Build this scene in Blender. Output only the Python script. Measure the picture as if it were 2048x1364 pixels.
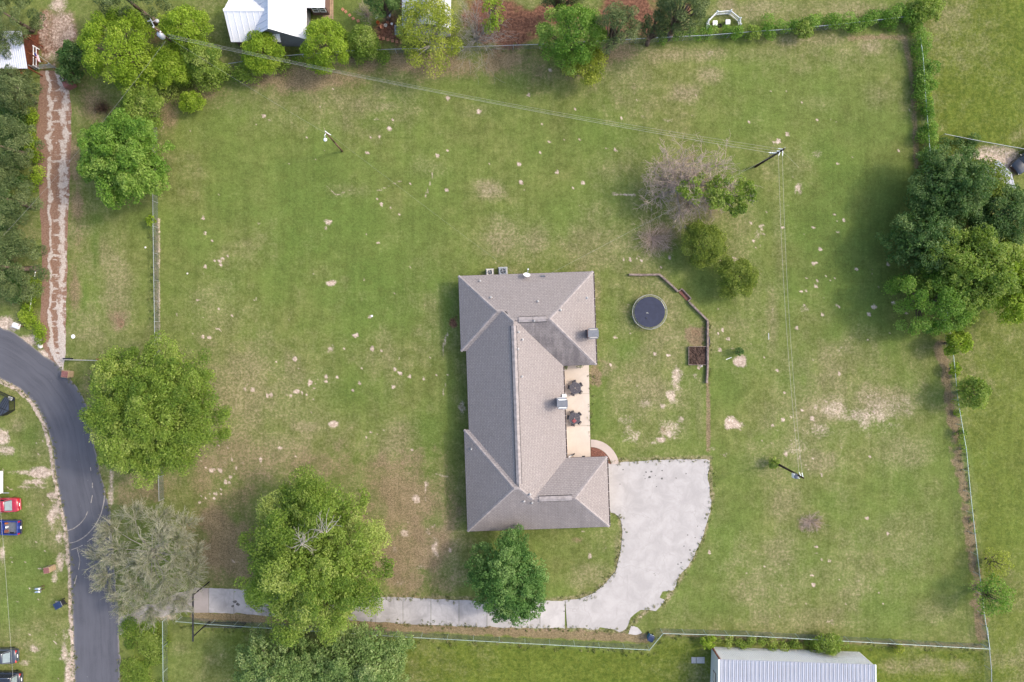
import bpy, bmesh, math, random
import numpy as np
from mathutils import Vector, Matrix

for _o in list(bpy.data.objects):
    bpy.data.objects.remove(_o, do_unlink=True)
SC = bpy.context.scene
COL = SC.collection
R = math.radians

# ------------------------------------------------------------------ camera, sky, sun, exposure
CAM_H = 85.0            # metres above the lawn
MPP = 0.062             # metres on the ground per photograph pixel
cam_d = bpy.data.cameras.new('camera')
cam = bpy.data.objects.new('camera', cam_d)
COL.objects.link(cam)
cam.location = (0, 0, CAM_H)
cam.rotation_euler = (0, 0, 0)
cam_d.sensor_fit = 'HORIZONTAL'
cam_d.angle = 2 * math.atan(1024 * MPP / CAM_H)
cam_d.clip_start = 0.5
cam_d.clip_end = 5000
SC.camera = cam

SUN_EL, SUN_AZ = R(43.0), R(77.0)      # azimuth clockwise from north (+Y)
world = bpy.data.worlds.new('World')
SC.world = world
world.use_nodes = True
_n = world.node_tree.nodes
_l = world.node_tree.links
_n.clear()
_sky = _n.new('ShaderNodeTexSky')
_sky.sky_type = 'NISHITA'
_sky.sun_disc = False
_sky.sun_elevation = SUN_EL
_sky.sun_rotation = SUN_AZ
_sky.air_density = 1.0
_sky.dust_density = 3.2
_sky.ozone_density = 0.0
_bg = _n.new('ShaderNodeBackground')
_bg.inputs['Strength'].default_value = 0.15
_wo = _n.new('ShaderNodeOutputWorld')
_l.new(_sky.outputs['Color'], _bg.inputs['Color'])
_l.new(_bg.outputs['Background'], _wo.inputs['Surface'])

sun_d = bpy.data.lights.new('sun', 'SUN')
sun_d.energy = 0.75
sun_d.angle = R(4.0)
sun_d.color = (1.0, 0.94, 0.86)
sun = bpy.data.objects.new('sun', sun_d)
COL.objects.link(sun)
_sd = Vector((math.sin(SUN_AZ) * math.cos(SUN_EL), math.cos(SUN_AZ) * math.cos(SUN_EL), math.sin(SUN_EL)))
sun.rotation_euler = (-_sd).to_track_quat('-Z', 'Y').to_euler()
sun.location = (60, 20, 60)

SC.view_settings.view_transform = 'Standard'
SC.view_settings.look = 'None'
SC.view_settings.exposure = 1.45
SC.view_settings.gamma = 1.0
SC.view_settings.use_curve_mapping = False
SC.cycles.max_bounces = 6
SC.cycles.diffuse_bounces = 3
SC.cycles.transmission_bounces = 4
SC.cycles.transparent_max_bounces = 8

# ------------------------------------------------------------------ helpers
def W(px, py, z=0.0):
    """World point at height z that stands at photograph pixel (px, py)."""
    k = MPP * (1.0 - z / CAM_H)
    return Vector(((px - 1024.0) * k, (682.0 - py) * k, z))

def link(o, parent=None):
    COL.objects.link(o)
    if parent is not None:
        o.parent = parent
    return o

def tag(o, label=None, cat=None, group=None, kind=None):
    if label: o['label'] = label
    if cat: o['category'] = cat
    if group: o['group'] = group
    if kind: o['kind'] = kind
    return o

def thing(name, label, cat, loc=(0, 0, 0), rz=0.0, group=None):
    o = bpy.data.objects.new(name, None)
    o.empty_display_size = 0.3
    COL.objects.link(o)
    o.location = loc
    o.rotation_euler = (0, 0, rz)
    return tag(o, label, cat, group)

def copy_thing(root, loc, rz=None, label=None):
    def cp(o, parent):
        c = o.copy()
        COL.objects.link(c)
        c.parent = parent
        for ch in list(o.children):
            cp(ch, c)
        return c
    c = cp(root, None)
    c.location = loc
    if rz is not None: c.rotation_euler = (0, 0, rz)
    if label: c['label'] = label
    return c

class MB:
    """Collects simple solids, builds them as one mesh object."""
    def __init__(self):
        self.v, self.f = [], []
    def add(self, vs, fs):
        b = len(self.v)
        self.v += [tuple(p) for p in vs]
        self.f += [tuple(i + b for i in q) for q in fs]
        return self
    def box(self, c, s, rz=0.0, rx=0.0, ry=0.0):
        """c = centre, s = full size"""
        M = Matrix.Translation(c) @ Matrix.Rotation(rz, 4, 'Z') @ Matrix.Rotation(ry, 4, 'Y') @ Matrix.Rotation(rx, 4, 'X')
        vs = [M @ Vector((x * s[0] / 2, y * s[1] / 2, z * s[2] / 2)) for z in (-1, 1) for x, y in ((-1, -1), (1, -1), (1, 1), (-1, 1))]
        return self.add(vs, [(3, 2, 1, 0), (4, 5, 6, 7), (0, 1, 5, 4), (1, 2, 6, 5), (2, 3, 7, 6), (3, 0, 4, 7)])
    def prism(self, poly, z0, z1):
        """poly counter-clockwise list of (x, y)"""
        a = sum(poly[i][0] * poly[(i + 1) % len(poly)][1] - poly[(i + 1) % len(poly)][0] * poly[i][1] for i in range(len(poly)))
        if a < 0: poly = poly[::-1]
        n = len(poly)
        vs = [(x, y, z0) for x, y in poly] + [(x, y, z1) for x, y in poly]
        fs = [tuple(range(n))[::-1], tuple(range(n, 2 * n))] + [(i, (i + 1) % n, n + (i + 1) % n, n + i) for i in range(n)]
        return self.add(vs, fs)
    def tube(self, p0, p1, r0, r1=None, n=8, caps=True):
        r1 = r0 if r1 is None else r1
        p0, p1 = Vector(p0), Vector(p1)
        d = (p1 - p0)
        if d.length < 1e-6: return self
        d.normalize()
        a = d.orthogonal().normalized()
        b = d.cross(a)
        vs = []
        for p, r in ((p0, r0), (p1, r1)):
            for i in range(n):
                t = 2 * math.pi * i / n
                vs.append(p + a * math.cos(t) * r + b * math.sin(t) * r)
        fs = [(i, (i + 1) % n, n + (i + 1) % n, n + i) for i in range(n)]
        if caps: fs += [tuple(range(n))[::-1], tuple(range(n, 2 * n))]
        return self.add(vs, fs)
    def path(self, pts, r, n=6):
        for a, b in zip(pts[:-1], pts[1:]):
            self.tube(a, b, r, r, n)
        return self
    def lathe(self, prof, c=(0, 0, 0), n=20):
        """prof: list of (r, z)"""
        vs, fs = [], []
        for r, z in prof:
            for i in range(n):
                t = 2 * math.pi * i / n
                vs.append((c[0] + r * math.cos(t), c[1] + r * math.sin(t), c[2] + z))
        for k in range(len(prof) - 1):
            for i in range(n):
                j = (i + 1) % n
                fs.append((k * n + i, k * n + j, (k + 1) * n + j, (k + 1) * n + i))
        fs.append(tuple(range(n))[::-1])
        fs.append(tuple((len(prof) - 1) * n + i for i in range(n)))
        return self.add(vs, fs)
    def torus(self, c, Rr, r, n=48, m=6):
        vs, fs = [], []
        for i in range(n):
            t = 2 * math.pi * i / n
            for j in range(m):
                u = 2 * math.pi * j / m
                q = Rr + r * math.cos(u)
                vs.append((c[0] + q * math.cos(t), c[1] + q * math.sin(t), c[2] + r * math.sin(u)))
        for i in range(n):
            for j in range(m):
                fs.append((i * m + j, ((i + 1) % n) * m + j, ((i + 1) % n) * m + (j + 1) % m, i * m + (j + 1) % m))
        return self.add(vs, fs)
    def loft(self, rings, caps=True):
        n = len(rings[0])
        vs = [p for r in rings for p in r]
        fs = []
        for k in range(len(rings) - 1):
            for i in range(n):
                j = (i + 1) % n
                fs.append((k * n + i, k * n + j, (k + 1) * n + j, (k + 1) * n + i))
        if caps:
            fs.append(tuple(range(n))[::-1])
            fs.append(tuple((len(rings) - 1) * n + i for i in range(n)))
        return self.add(vs, fs)
    def build(self, name, material, parent=None, smooth=False, bevel=0.0):
        me = bpy.data.meshes.new(name)
        me.from_pydata(self.v, [], self.f)
        bm = bmesh.new()
        bm.from_mesh(me)
        bmesh.ops.recalc_face_normals(bm, faces=bm.faces)
        if bevel:
            bmesh.ops.bevel(bm, geom=list(bm.edges), offset=bevel, segments=1, affect='EDGES', clamp_overlap=True)
        bm.to_mesh(me)
        bm.free()
        if smooth:
            me.polygons.foreach_set('use_smooth', [True] * len(me.polygons))
        me.materials.append(material)
        return link(bpy.data.objects.new(name, me), parent)

def np_mesh(name, V, F, material, parent=None, attrs=None, smooth=False):
    """V (n,3), F (m,k) arrays -> object; attrs = {name: (type, domain, flat array)}"""
    V = np.ascontiguousarray(V, dtype=np.float32)
    F = np.ascontiguousarray(F, dtype=np.int32)
    me = bpy.data.meshes.new(name)
    me.vertices.add(len(V))
    me.vertices.foreach_set('co', V.ravel())
    k = F.shape[1]
    me.loops.add(F.size)
    me.loops.foreach_set('vertex_index', F.ravel())
    me.polygons.add(len(F))
    me.polygons.foreach_set('loop_start', np.arange(0, F.size, k, dtype=np.int32))
    try:
        me.polygons.foreach_set('loop_total', np.full(len(F), k, dtype=np.int32))
    except Exception:
        pass
    if smooth:
        me.polygons.foreach_set('use_smooth', np.ones(len(F), dtype=bool))
    me.update(calc_edges=True)
    for an, (ty, dom, arr) in (attrs or {}).items():
        at = me.attributes.new(an, ty, dom)
        at.data.foreach_set('color' if ty == 'FLOAT_COLOR' else 'value', np.ascontiguousarray(arr, dtype=np.float32).ravel())
    me.materials.append(material)
    return link(bpy.data.objects.new(name, me), parent)

def np_tubes(P0, P1, R0, R1, sides=3):
    """arrays of segments -> (V, F) of open tubes"""
    P0, P1 = np.asarray(P0, float), np.asarray(P1, float)
    R0, R1 = np.asarray(R0, float), np.asarray(R1, float)
    d = P1 - P0
    L = np.linalg.norm(d, axis=1, keepdims=True)
    d = d / np.maximum(L, 1e-9)
    ref = np.where(np.abs(d[:, 2:3]) < 0.9, np.array([[0, 0, 1.0]]), np.array([[1.0, 0, 0]]))
    a = np.cross(d, ref)
    a /= np.maximum(np.linalg.norm(a, axis=1, keepdims=True), 1e-9)
    b = np.cross(d, a)
    n = len(P0)
    V = np.zeros((n, 2 * sides, 3))
    for i in range(sides):
        t = 2 * math.pi * i / sides
        o = a * math.cos(t) + b * math.sin(t)
        V[:, i] = P0 + o * R0[:, None]
        V[:, sides + i] = P1 + o * R1[:, None]
    F = np.zeros((n, sides, 4), dtype=np.int64)
    for i in range(sides):
        j = (i + 1) % sides
        F[:, i] = np.array([i, j, sides + j, sides + i])
    F = F + (np.arange(n) * 2 * sides)[:, None, None]
    return V.reshape(-1, 3), F.reshape(-1, 4)

# ------------------------------------------------------------------ materials
def _mat(name):
    m = bpy.data.materials.new(name)
    m.use_nodes = True
    nt = m.node_tree
    nt.nodes.clear()
    out = nt.nodes.new('ShaderNodeOutputMaterial')
    p = nt.nodes.new('ShaderNodeBsdfPrincipled')
    nt.links.new(p.outputs[0], out.inputs['Surface'])
    return m, nt, p, out

class NG:
    """tiny node-graph helper"""
    def __init__(self, nt):
        self.nt = nt
    def _in(self, sock, v):
        if v is None: return
        if hasattr(v, 'is_output') or isinstance(v, bpy.types.NodeSocket):
            self.nt.links.new(v, sock)
        else:
            sock.default_value = v
    def math(self, op, a, b=None, c=None, clamp=False):
        n = self.nt.nodes.new('ShaderNodeMath')
        n.operation = op
        n.use_clamp = clamp
        self._in(n.inputs[0], a); self._in(n.inputs[1], b)
        if c is not None: self._in(n.inputs[2], c)
        return n.outputs[0]
    def noise(self, vec, scale, detail=4.0, rough=0.55, dist=0.0, dims='3D'):
        n = self.nt.nodes.new('ShaderNodeTexNoise')
        n.noise_dimensions = dims
        self._in(n.inputs['Vector'], vec)
        n.inputs['Scale'].default_value = scale
        n.inputs['Detail'].default_value = detail
        n.inputs['Roughness'].default_value = rough
        n.inputs['Distortion'].default_value = dist
        return n.outputs['Fac']
    def vor(self, vec, scale, feature='F1', out='Distance', rnd=1.0):
        n = self.nt.nodes.new('ShaderNodeTexVoronoi')
        n.feature = feature
        self._in(n.inputs['Vector'], vec)
        n.inputs['Scale'].default_value = scale
        n.inputs['Randomness'].default_value = rnd
        return n.outputs[out]
    def mix(self, fac, a, b, mode='MIX'):
        n = self.nt.nodes.new('ShaderNodeMix')
        n.data_type = 'RGBA'
        n.blend_type = mode
        self._in(n.inputs[0], fac)
        self._in(n.inputs[6], (*a, 1) if isinstance(a, tuple) and len(a) == 3 else a)
        self._in(n.inputs[7], (*b, 1) if isinstance(b, tuple) and len(b) == 3 else b)
        return n.outputs[2]
    def step(self, x, lo, hi, a=0.0, b=1.0):
        n = self.nt.nodes.new('ShaderNodeMapRange')
        n.interpolation_type = 'SMOOTHSTEP'
        self._in(n.inputs[0], x)
        n.inputs[1].default_value = lo; n.inputs[2].default_value = hi
        n.inputs[3].default_value = a; n.inputs[4].default_value = b
        return n.outputs[0]
    def coord(self, which='Object'):
        return self.nt.nodes.new('ShaderNodeTexCoord').outputs[which]
    def attr(self, name):
        n = self.nt.nodes.new('ShaderNodeAttribute')
        n.attribute_name = name
        return n
    def mapping(self, vec, scale=(1, 1, 1), loc=(0, 0, 0), rot=(0, 0, 0)):
        n = self.nt.nodes.new('ShaderNodeMapping')
        self._in(n.inputs[0], vec)
        n.inputs['Location'].default_value = loc
        n.inputs['Rotation'].default_value = rot
        n.inputs['Scale'].default_value = scale
        return n.outputs[0]
    def sep(self, v):
        n = self.nt.nodes.new('ShaderNodeSeparateXYZ')
        self._in(n.inputs[0], v)
        return n.outputs
    def sepc(self, v):
        n = self.nt.nodes.new('ShaderNodeSeparateColor')
        self._in(n.inputs[0], v)
        return n.outputs
    def bump(self, h, strength=0.3, dist=0.02):
        n = self.nt.nodes.new('ShaderNodeBump')
        self._in(n.inputs['Height'], h)
        n.inputs['Strength'].default_value = strength
        n.inputs['Distance'].default_value = dist
        return n.outputs[0]
    def rand(self):
        return self.nt.nodes.new('ShaderNodeObjectInfo').outputs['Random']
    def pos(self):
        return self.nt.nodes.new('ShaderNodeNewGeometry').outputs['Position']

def simple(name, col, rough=0.7, spec=0.3, metal=0.0, var=0.15, scale=6.0, bump=0.15, coat=0.0):
    m, nt, p, _ = _mat(name)
    g = NG(nt)
    c = g.coord()
    n1 = g.noise(c, scale, 4, 0.6)
    k = g.step(n1, 0.25, 0.75, 1 - var, 1 + var)
    cc = g.mix(1.0, col, (1, 1, 1), 'MULTIPLY')
    vm = nt.nodes.new('ShaderNodeVectorMath'); vm.operation = 'SCALE'
    nt.links.new(cc, vm.inputs[0]); nt.links.new(k, vm.inputs['Scale'])
    nt.links.new(vm.outputs[0], p.inputs['Base Color'])
    p.inputs['Roughness'].default_value = rough
    p.inputs['Specular IOR Level'].default_value = spec
    p.inputs['Metallic'].default_value = metal
    p.inputs['Coat Weight'].default_value = coat
    if bump:
        nt.links.new(g.bump(g.noise(c, scale * 5, 3), bump, 0.02), p.inputs['Normal'])
    return m

def leaf_mat(name, c0, c1, c2, trans=0.3):
    """leaf colour runs c0..c2 with the per-leaf value 'tint'"""
    m = bpy.data.materials.new(name)
    m.use_nodes = True
    nt = m.node_tree
    nt.nodes.clear()
    g = NG(nt)
    out = nt.nodes.new('ShaderNodeOutputMaterial')
    t = g.attr('tint').outputs['Fac']
    ca = g.mix(g.step(t, 0.0, 0.5), c0, c1)
    cb = g.mix(g.step(t, 0.5, 1.0), ca, c2)
    p = nt.nodes.new('ShaderNodeBsdfPrincipled')
    nt.links.new(cb, p.inputs['Base Color'])
    p.inputs['Roughness'].default_value = 0.55
    p.inputs['Specular IOR Level'].default_value = 0.25
    tr = nt.nodes.new('ShaderNodeBsdfTranslucent')
    nt.links.new(g.mix(1.0, cb, (1.0, 1.05, 0.6), 'MULTIPLY'), tr.inputs['Color'])
    mx = nt.nodes.new('ShaderNodeMixShader')
    mx.inputs[0].default_value = trans
    nt.links.new(p.outputs[0], mx.inputs[1]); nt.links.new(tr.outputs[0], mx.inputs[2])
    nt.links.new(mx.outputs[0], out.inputs['Surface'])
    return m

M = {}
M['bark'] = simple('bark', (0.12, 0.09, 0.07), 0.9, 0.1, var=0.35, scale=5, bump=0.6)
M['bark_grey'] = simple('bark_grey', (0.27, 0.25, 0.22), 0.9, 0.1, var=0.3, scale=5, bump=0.5)
M['twig_grey'] = simple('twig_grey', (0.31, 0.30, 0.215), 0.9, 0.1, var=0.25, scale=1.5, bump=0)
M['twig_brown'] = simple('twig_brown', (0.38, 0.30, 0.25), 0.9, 0.1, var=0.25, scale=1.5, bump=0)
M['white_paint'] = simple('white_paint', (0.78, 0.78, 0.77), 0.5, 0.4, var=0.06, scale=3, bump=0.05)
M['black_metal'] = simple('black_metal', (0.012, 0.012, 0.014), 0.45, 0.4, var=0.2, bump=0.05)
M['galv'] = simple('galvanised', (0.33, 0.35, 0.36), 0.45, 0.5, metal=0.4, var=0.12, scale=8, bump=0.05)
M['green_rail'] = simple('weathered_rail', (0.34, 0.42, 0.38), 0.5, 0.4, metal=0.2, var=0.15, scale=5, bump=0.05)
M['wire_link'] = simple('fence_wire', (0.16, 0.19, 0.19), 0.5, 0.4, metal=0.3, var=0.15, bump=0)
M['cable'] = simple('cable', (0.34, 0.34, 0.30), 0.45, 0.5, metal=0.3, var=0.05, bump=0)
M['pole_wood'] = simple('pole_wood', (0.045, 0.03, 0.022), 0.85, 0.15, var=0.35, scale=4, bump=0.4)
M['pole_brown'] = simple('pole_brown', (0.11, 0.07, 0.045), 0.85, 0.15, var=0.35, scale=4, bump=0.4)
M['old_timber'] = simple('old_timber', (0.20, 0.155, 0.13), 0.9, 0.1, var=0.4, scale=3, bump=0.5)
M['deck_wood'] = simple('deck_wood', (0.30, 0.21, 0.13), 0.8, 0.2, var=0.3, scale=3, bump=0.3)
M['red_wood'] = simple('red_wood', (0.13, 0.042, 0.02), 0.8, 0.2, var=0.35, scale=3, bump=0.3)
M['rust'] = simple('rust', (0.20, 0.075, 0.045), 0.85, 0.2, var=0.35, scale=6, bump=0.3)
M['glass'] = simple('glass', (0.03, 0.035, 0.04), 0.08, 0.6, var=0.05, bump=0)
M['tyre'] = simple('tyre', (0.015, 0.015, 0.015), 0.85, 0.2, var=0.2, bump=0.2)
M['rim'] = simple('rim', (0.5, 0.5, 0.52), 0.3, 0.5, metal=0.8, var=0.05, bump=0)
M['red_lamp'] = simple('red_lamp', (0.45, 0.01, 0.01), 0.25, 0.5, var=0.05, bump=0)
M['plate'] = simple('plate_white', (0.7, 0.7, 0.68), 0.5, 0.3, var=0.1, bump=0)
M['car_red'] = simple('car_red', (0.30, 0.012, 0.03), 0.3, 0.5, var=0.05, scale=2, bump=0, coat=0.6)
M['car_blue'] = simple('car_blue', (0.01, 0.03, 0.20), 0.3, 0.5, var=0.08, scale=2, bump=0, coat=0.5)
M['car_dark'] = simple('car_dark', (0.035, 0.042, 0.055), 0.3, 0.5, var=0.05, scale=2, bump=0, coat=0.6)
M['car_black'] = simple('car_black', (0.015, 0.018, 0.025), 0.28, 0.5, var=0.05, scale=2, bump=0, coat=0.6)
M['chrome'] = simple('chrome', (0.65, 0.66, 0.68), 0.2, 0.5, metal=0.9, var=0.04, bump=0)
M['dark_plastic'] = simple('dark_plastic', (0.02, 0.022, 0.028), 0.55, 0.4, var=0.15, bump=0.05)
M['navy_plastic'] = simple('navy_plastic', (0.012, 0.025, 0.07), 0.5, 0.4, var=0.15, bump=0.05)
M['blue_plastic'] = simple('blue_plastic', (0.02, 0.12, 0.22), 0.5, 0.4, var=0.15, bump=0.05)
M['brick_red'] = simple('brick_red', (0.19, 0.085, 0.075), 0.85, 0.2, var=0.25, scale=8, bump=0.3)
M['brick_tan'] = simple('brick_tan', (0.33, 0.24, 0.15), 0.85, 0.2, var=0.25, scale=8, bump=0.3)
M['terracotta'] = simple('terracotta', (0.36, 0.17, 0.10), 0.85, 0.2, var=0.25, scale=5, bump=0.2)
M['orange'] = simple('orange_plastic', (0.45, 0.13, 0.03), 0.6, 0.3, var=0.1, bump=0)
M['mat_navy'] = simple('mat_navy', (0.030, 0.034, 0.056), 0.8, 0.25, var=0.12, scale=2, bump=0.05)
M['rim_cream'] = simple('rim_cream', (0.30, 0.30, 0.25), 0.5, 0.4, var=0.15, bump=0.05)
M['slate_metal'] = simple('slate_metal', (0.15, 0.157, 0.17), 0.5, 0.4, metal=0.3, var=0.15, scale=4, bump=0.05)
M['patio_metal'] = simple('patio_metal', (0.055, 0.05, 0.058), 0.6, 0.4, var=0.2, scale=8, bump=0.1)
M['red_cloth'] = simple('red_cloth', (0.24, 0.07, 0.075), 0.9, 0.1, var=0.15, bump=0.1)
M['fascia'] = simple('fascia_brown', (0.06, 0.045, 0.042), 0.6, 0.3, var=0.1, bump=0.05)
M['soil'] = simple('bed_soil', (0.055, 0.036, 0.028), 0.95, 0.05, var=0.6, scale=3.5, bump=0.8)
M['mulch'] = simple('mulch', (0.16, 0.075, 0.055), 0.95, 0.05, var=0.6, scale=9, bump=0.9)
M['grey_siding'] = simple('grey_siding', (0.16, 0.16, 0.165), 0.8, 0.2, var=0.12, scale=3, bump=0.1)
M['brown_wall'] = simple('brown_wall', (0.14, 0.085, 0.07), 0.85, 0.2, var=0.15, scale=4, bump=0.1)
M['cream_wall'] = simple('cream_wall', (0.55, 0.52, 0.46), 0.75, 0.2, var=0.1, scale=3, bump=0.1)
M['concrete_pot'] = simple('concrete_grey', (0.34, 0.33, 0.32), 0.9, 0.1, var=0.15, scale=6, bump=0.2)
M['asphalt_line'] = simple('dust_mark', (0.26, 0.23, 0.20), 0.9, 0.1, var=0.35, scale=2.5, bump=0.1)
M['flag_red'] = simple('flag_red', (0.40, 0.03, 0.04), 0.85, 0.1, var=0.08, bump=0)
M['flag_blue'] = simple('flag_blue', (0.03, 0.05, 0.18), 0.85, 0.1, var=0.08, bump=0)

M['leaf_bright'] = leaf_mat('leaf_bright', (0.125, 0.205, 0.014), (0.235, 0.345, 0.026), (0.37, 0.46, 0.065), 0.45)
M['leaf_mid'] = leaf_mat('leaf_mid', (0.095, 0.170, 0.022), (0.195, 0.285, 0.040), (0.35, 0.41, 0.110), 0.44)
M['leaf_vivid'] = leaf_mat('leaf_vivid', (0.070, 0.165, 0.018), (0.145, 0.270, 0.034), (0.27, 0.38, 0.080), 0.44)
M['leaf_olive'] = leaf_mat('leaf_olive', (0.090, 0.145, 0.016), (0.165, 0.220, 0.028), (0.26, 0.31, 0.065), 0.40)
M['leaf_deep'] = leaf_mat('leaf_deep', (0.038, 0.095, 0.020), (0.085, 0.160, 0.038), (0.17, 0.245, 0.080), 0.38)
M['leaf_pine'] = leaf_mat('leaf_pine', (0.052, 0.086, 0.028), (0.105, 0.145, 0.048), (0.18, 0.22, 0.088), 0.30)
M['leaf_fresh'] = leaf_mat('leaf_fresh', (0.052, 0.135, 0.026), (0.115, 0.225, 0.050), (0.22, 0.33, 0.105), 0.40)
M['leaf_silver'] = leaf_mat('leaf_silver', (0.095, 0.175, 0.045), (0.195, 0.285, 0.085), (0.34, 0.41, 0.170), 0.42)
M['leaf_yellow'] = leaf_mat('leaf_yellow', (0.15, 0.205, 0.02), (0.26, 0.31, 0.035), (0.40, 0.42, 0.085), 0.42)
M['leaf_sage'] = leaf_mat('leaf_sage', (0.10, 0.125, 0.050), (0.155, 0.180, 0.085), (0.25, 0.26, 0.15), 0.28)
M['blade'] = leaf_mat('blade', (0.11, 0.15, 0.035), (0.17, 0.19, 0.06), (0.30, 0.26, 0.13), 0.4)
# ------------------------------------------------------------------ ground sheet, painted with what grows or lies where
rng = np.random.default_rng(7)

def vnoise(X, Y, cell, seed, octaves=4, gain=0.55):
    """value noise 0..1 at pixel coordinates"""
    out = np.zeros_like(X, dtype=np.float64)
    amp, tot = 1.0, 0.0
    for o in range(octaves):
        r = np.random.default_rng(seed * 101 + o)
        T = r.random((128, 128))
        ra = 0.6 + 1.1 * o + seed
        fx, fy = (X * math.cos(ra) + Y * math.sin(ra)) / cell + 31.7 * o + 200, (Y * math.cos(ra) - X * math.sin(ra)) / cell + 17.3 * o + 200
        ix, iy = np.floor(fx).astype(int), np.floor(fy).astype(int)
        tx, ty = fx - ix, fy - iy
        tx, ty = tx * tx * (3 - 2 * tx), ty * ty * (3 - 2 * ty)
        a, b = T[iy % 128, ix % 128], T[iy % 128, (ix + 1) % 128]
        c, d = T[(iy + 1) % 128, ix % 128], T[(iy + 1) % 128, (ix + 1) % 128]
        out += amp * ((a * (1 - tx) + b * tx) * (1 - ty) + (c * (1 - tx) + d * tx) * ty)
        tot += amp
        amp *= gain
        cell = cell / 2.03
    return out / tot

STEP = 4.4
gx = np.arange(-64, 2112 + 1, STEP)
gy = np.arange(-64, 1428 + 1, STEP)
nx_, ny_ = len(gx), len(gy)
PX, PY = np.meshgrid(gx, gy)
nA = vnoise(PX, PY, 160, 1, 5)
nB = vnoise(PX, PY, 42, 2, 5)
nC = vnoise(PX, PY, 16, 3, 4)
dry = np.zeros_like(PX); bare = np.zeros_like(PX); litter = np.zeros_like(PX)
lush = np.zeros_like(PX); red = np.zeros_like(PX); tall = np.zeros_like(PX)

def sm(x, a, b):
    t = np.clip((x - a) / (b - a), 0, 1)
    return t * t * (3 - 2 * t)

def blob(mk, cx, cy, rx, ry, amp=1.0, rot=0.0, soft=0.6, wob=0.5):
    m = max(rx, ry) * (1 + wob)
    i0, i1 = np.searchsorted(gx, [cx - m, cx + m]); j0, j1 = np.searchsorted(gy, [cy - m, cy + m])
    if i1 <= i0 or j1 <= j0: return
    s = np.s_[j0:j1, i0:i1]
    x, y = PX[s] - cx, PY[s] - cy
    c, n = math.cos(R(rot)), math.sin(R(rot))
    d = np.sqrt(((x * c + y * n) / rx) ** 2 + ((-x * n + y * c) / ry) ** 2)
    nn = nC[s] if max(rx, ry) < 30 else nB[s]
    d = d + (nn - 0.5) * 2 * wob
    mk[s] = np.maximum(mk[s], amp * (1 - sm(d, 1 - soft, 1 + soft * 0.25)))

def trail(mk, pts, w, amp=1.0, soft=0.6, wob=0.5):
    for (x0, y0), (x1, y1) in zip(pts[:-1], pts[1:]):
        n = max(1, int(math.hypot(x1 - x0, y1 - y0) / (w * 0.6)))
        for k in range(n + 1):
            t = k / n
            blob(mk, x0 + (x1 - x0) * t, y0 + (y1 - y0) * t, w, w, amp, 0, soft, wob)

# dry, straw-coloured grass
dry += sm(nA * 0.55 + nB * 0.25 + nC * 0.2, 0.40, 0.80) * 0.50 + 0.05
for a in [(470, 800, 190, 210, .62), (440, 640, 120, 120, .42), (560, 900, 150, 110, .6), (230, 560, 60, 140, .55), (240, 640, 28, 34, .75),
          (620, 770, 120, 90, .35), (780, 890, 90, 70, .6), (600, 855, 60, 24, .7), (980, 380, 48, 30, .75), (1010, 480, 110, 62, .62),
          (1062, 485, 70, 60, .6), (700, 380, 70, 26, .45), (860, 330, 60, 40, .35), (770, 212, 90, 20, .55), (960, 220, 60, 25, .4),
          (1275, 172, 70, 26, .7), (1360, 186, 60, 34, .75), (1410, 148, 60, 26, .7), (1340, 108, 150, 30, .72), (1540, 110, 120, 30, .4), (1610, 82, 130, 22, .6),
          (1740, 94, 50, 28, .72), (1640, 205, 60, 30, .35), (1762, 190, 60, 40, .45), (1600, 330, 50, 60, .4), (1560, 480, 25, 200, .42), (1545, 640, 20, 120, .5), (1640, 820, 120, 60, .7), (1740, 800, 130, 60, .72),
          (1800, 900, 90, 60, .55), (1640, 920, 70, 40, .6), (1570, 1000, 60, 60, .5), (1560, 1110, 80, 60, .55), (1800, 1080, 120, 90, .45), (1700, 1140, 110, 70, .4), (1640, 1240, 150, 40, .45),
          (1880, 1230, 120, 40, .4), (1440, 1020, 30, 60, .3), (1330, 1265, 30, 14, .6), (1290, 790, 110, 100, .6), (1215, 740, 26, 28, .75), (1255, 757, 20, 16, .7),
          (1180, 1150, 70, 40, .5), (1235, 1090, 12, 60, .6), (880, 1100, 90, 120, .75), (560, 830, 200, 120, .45), (470, 900, 160, 120, .6), (1255, 640, 40, 60, .35), (1195, 590, 14, 50, .6),
          (1520, 20, 130, 30, .6), (1700, 20, 120, 30, .55), (1460, 10, 30, 26, .8), (1360, 40, 40, 40, .5), (60, 1290, 60, 20, .5), (60, 990, 50, 50, .3), (30, 850, 30, 40, .6), (1350, 850, 70, 60, .35), (1400, 840, 20, 120, .4), (1480, 500, 60, 60, .4), (1500, 560, 40, 120, .35), (1480, 690, 60, 20, .3), (1850, 1330, 120, 30, .7), (430, 1320, 40, 30, .45), (360, 1300, 30, 24, .4), (1380, 420, 120, 60, .5), (1480, 440, 60, 60, .45)]:
    blob(dry, a[0], a[1], a[2], a[3], a[4], 0, 0.95, 0.6)
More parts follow.
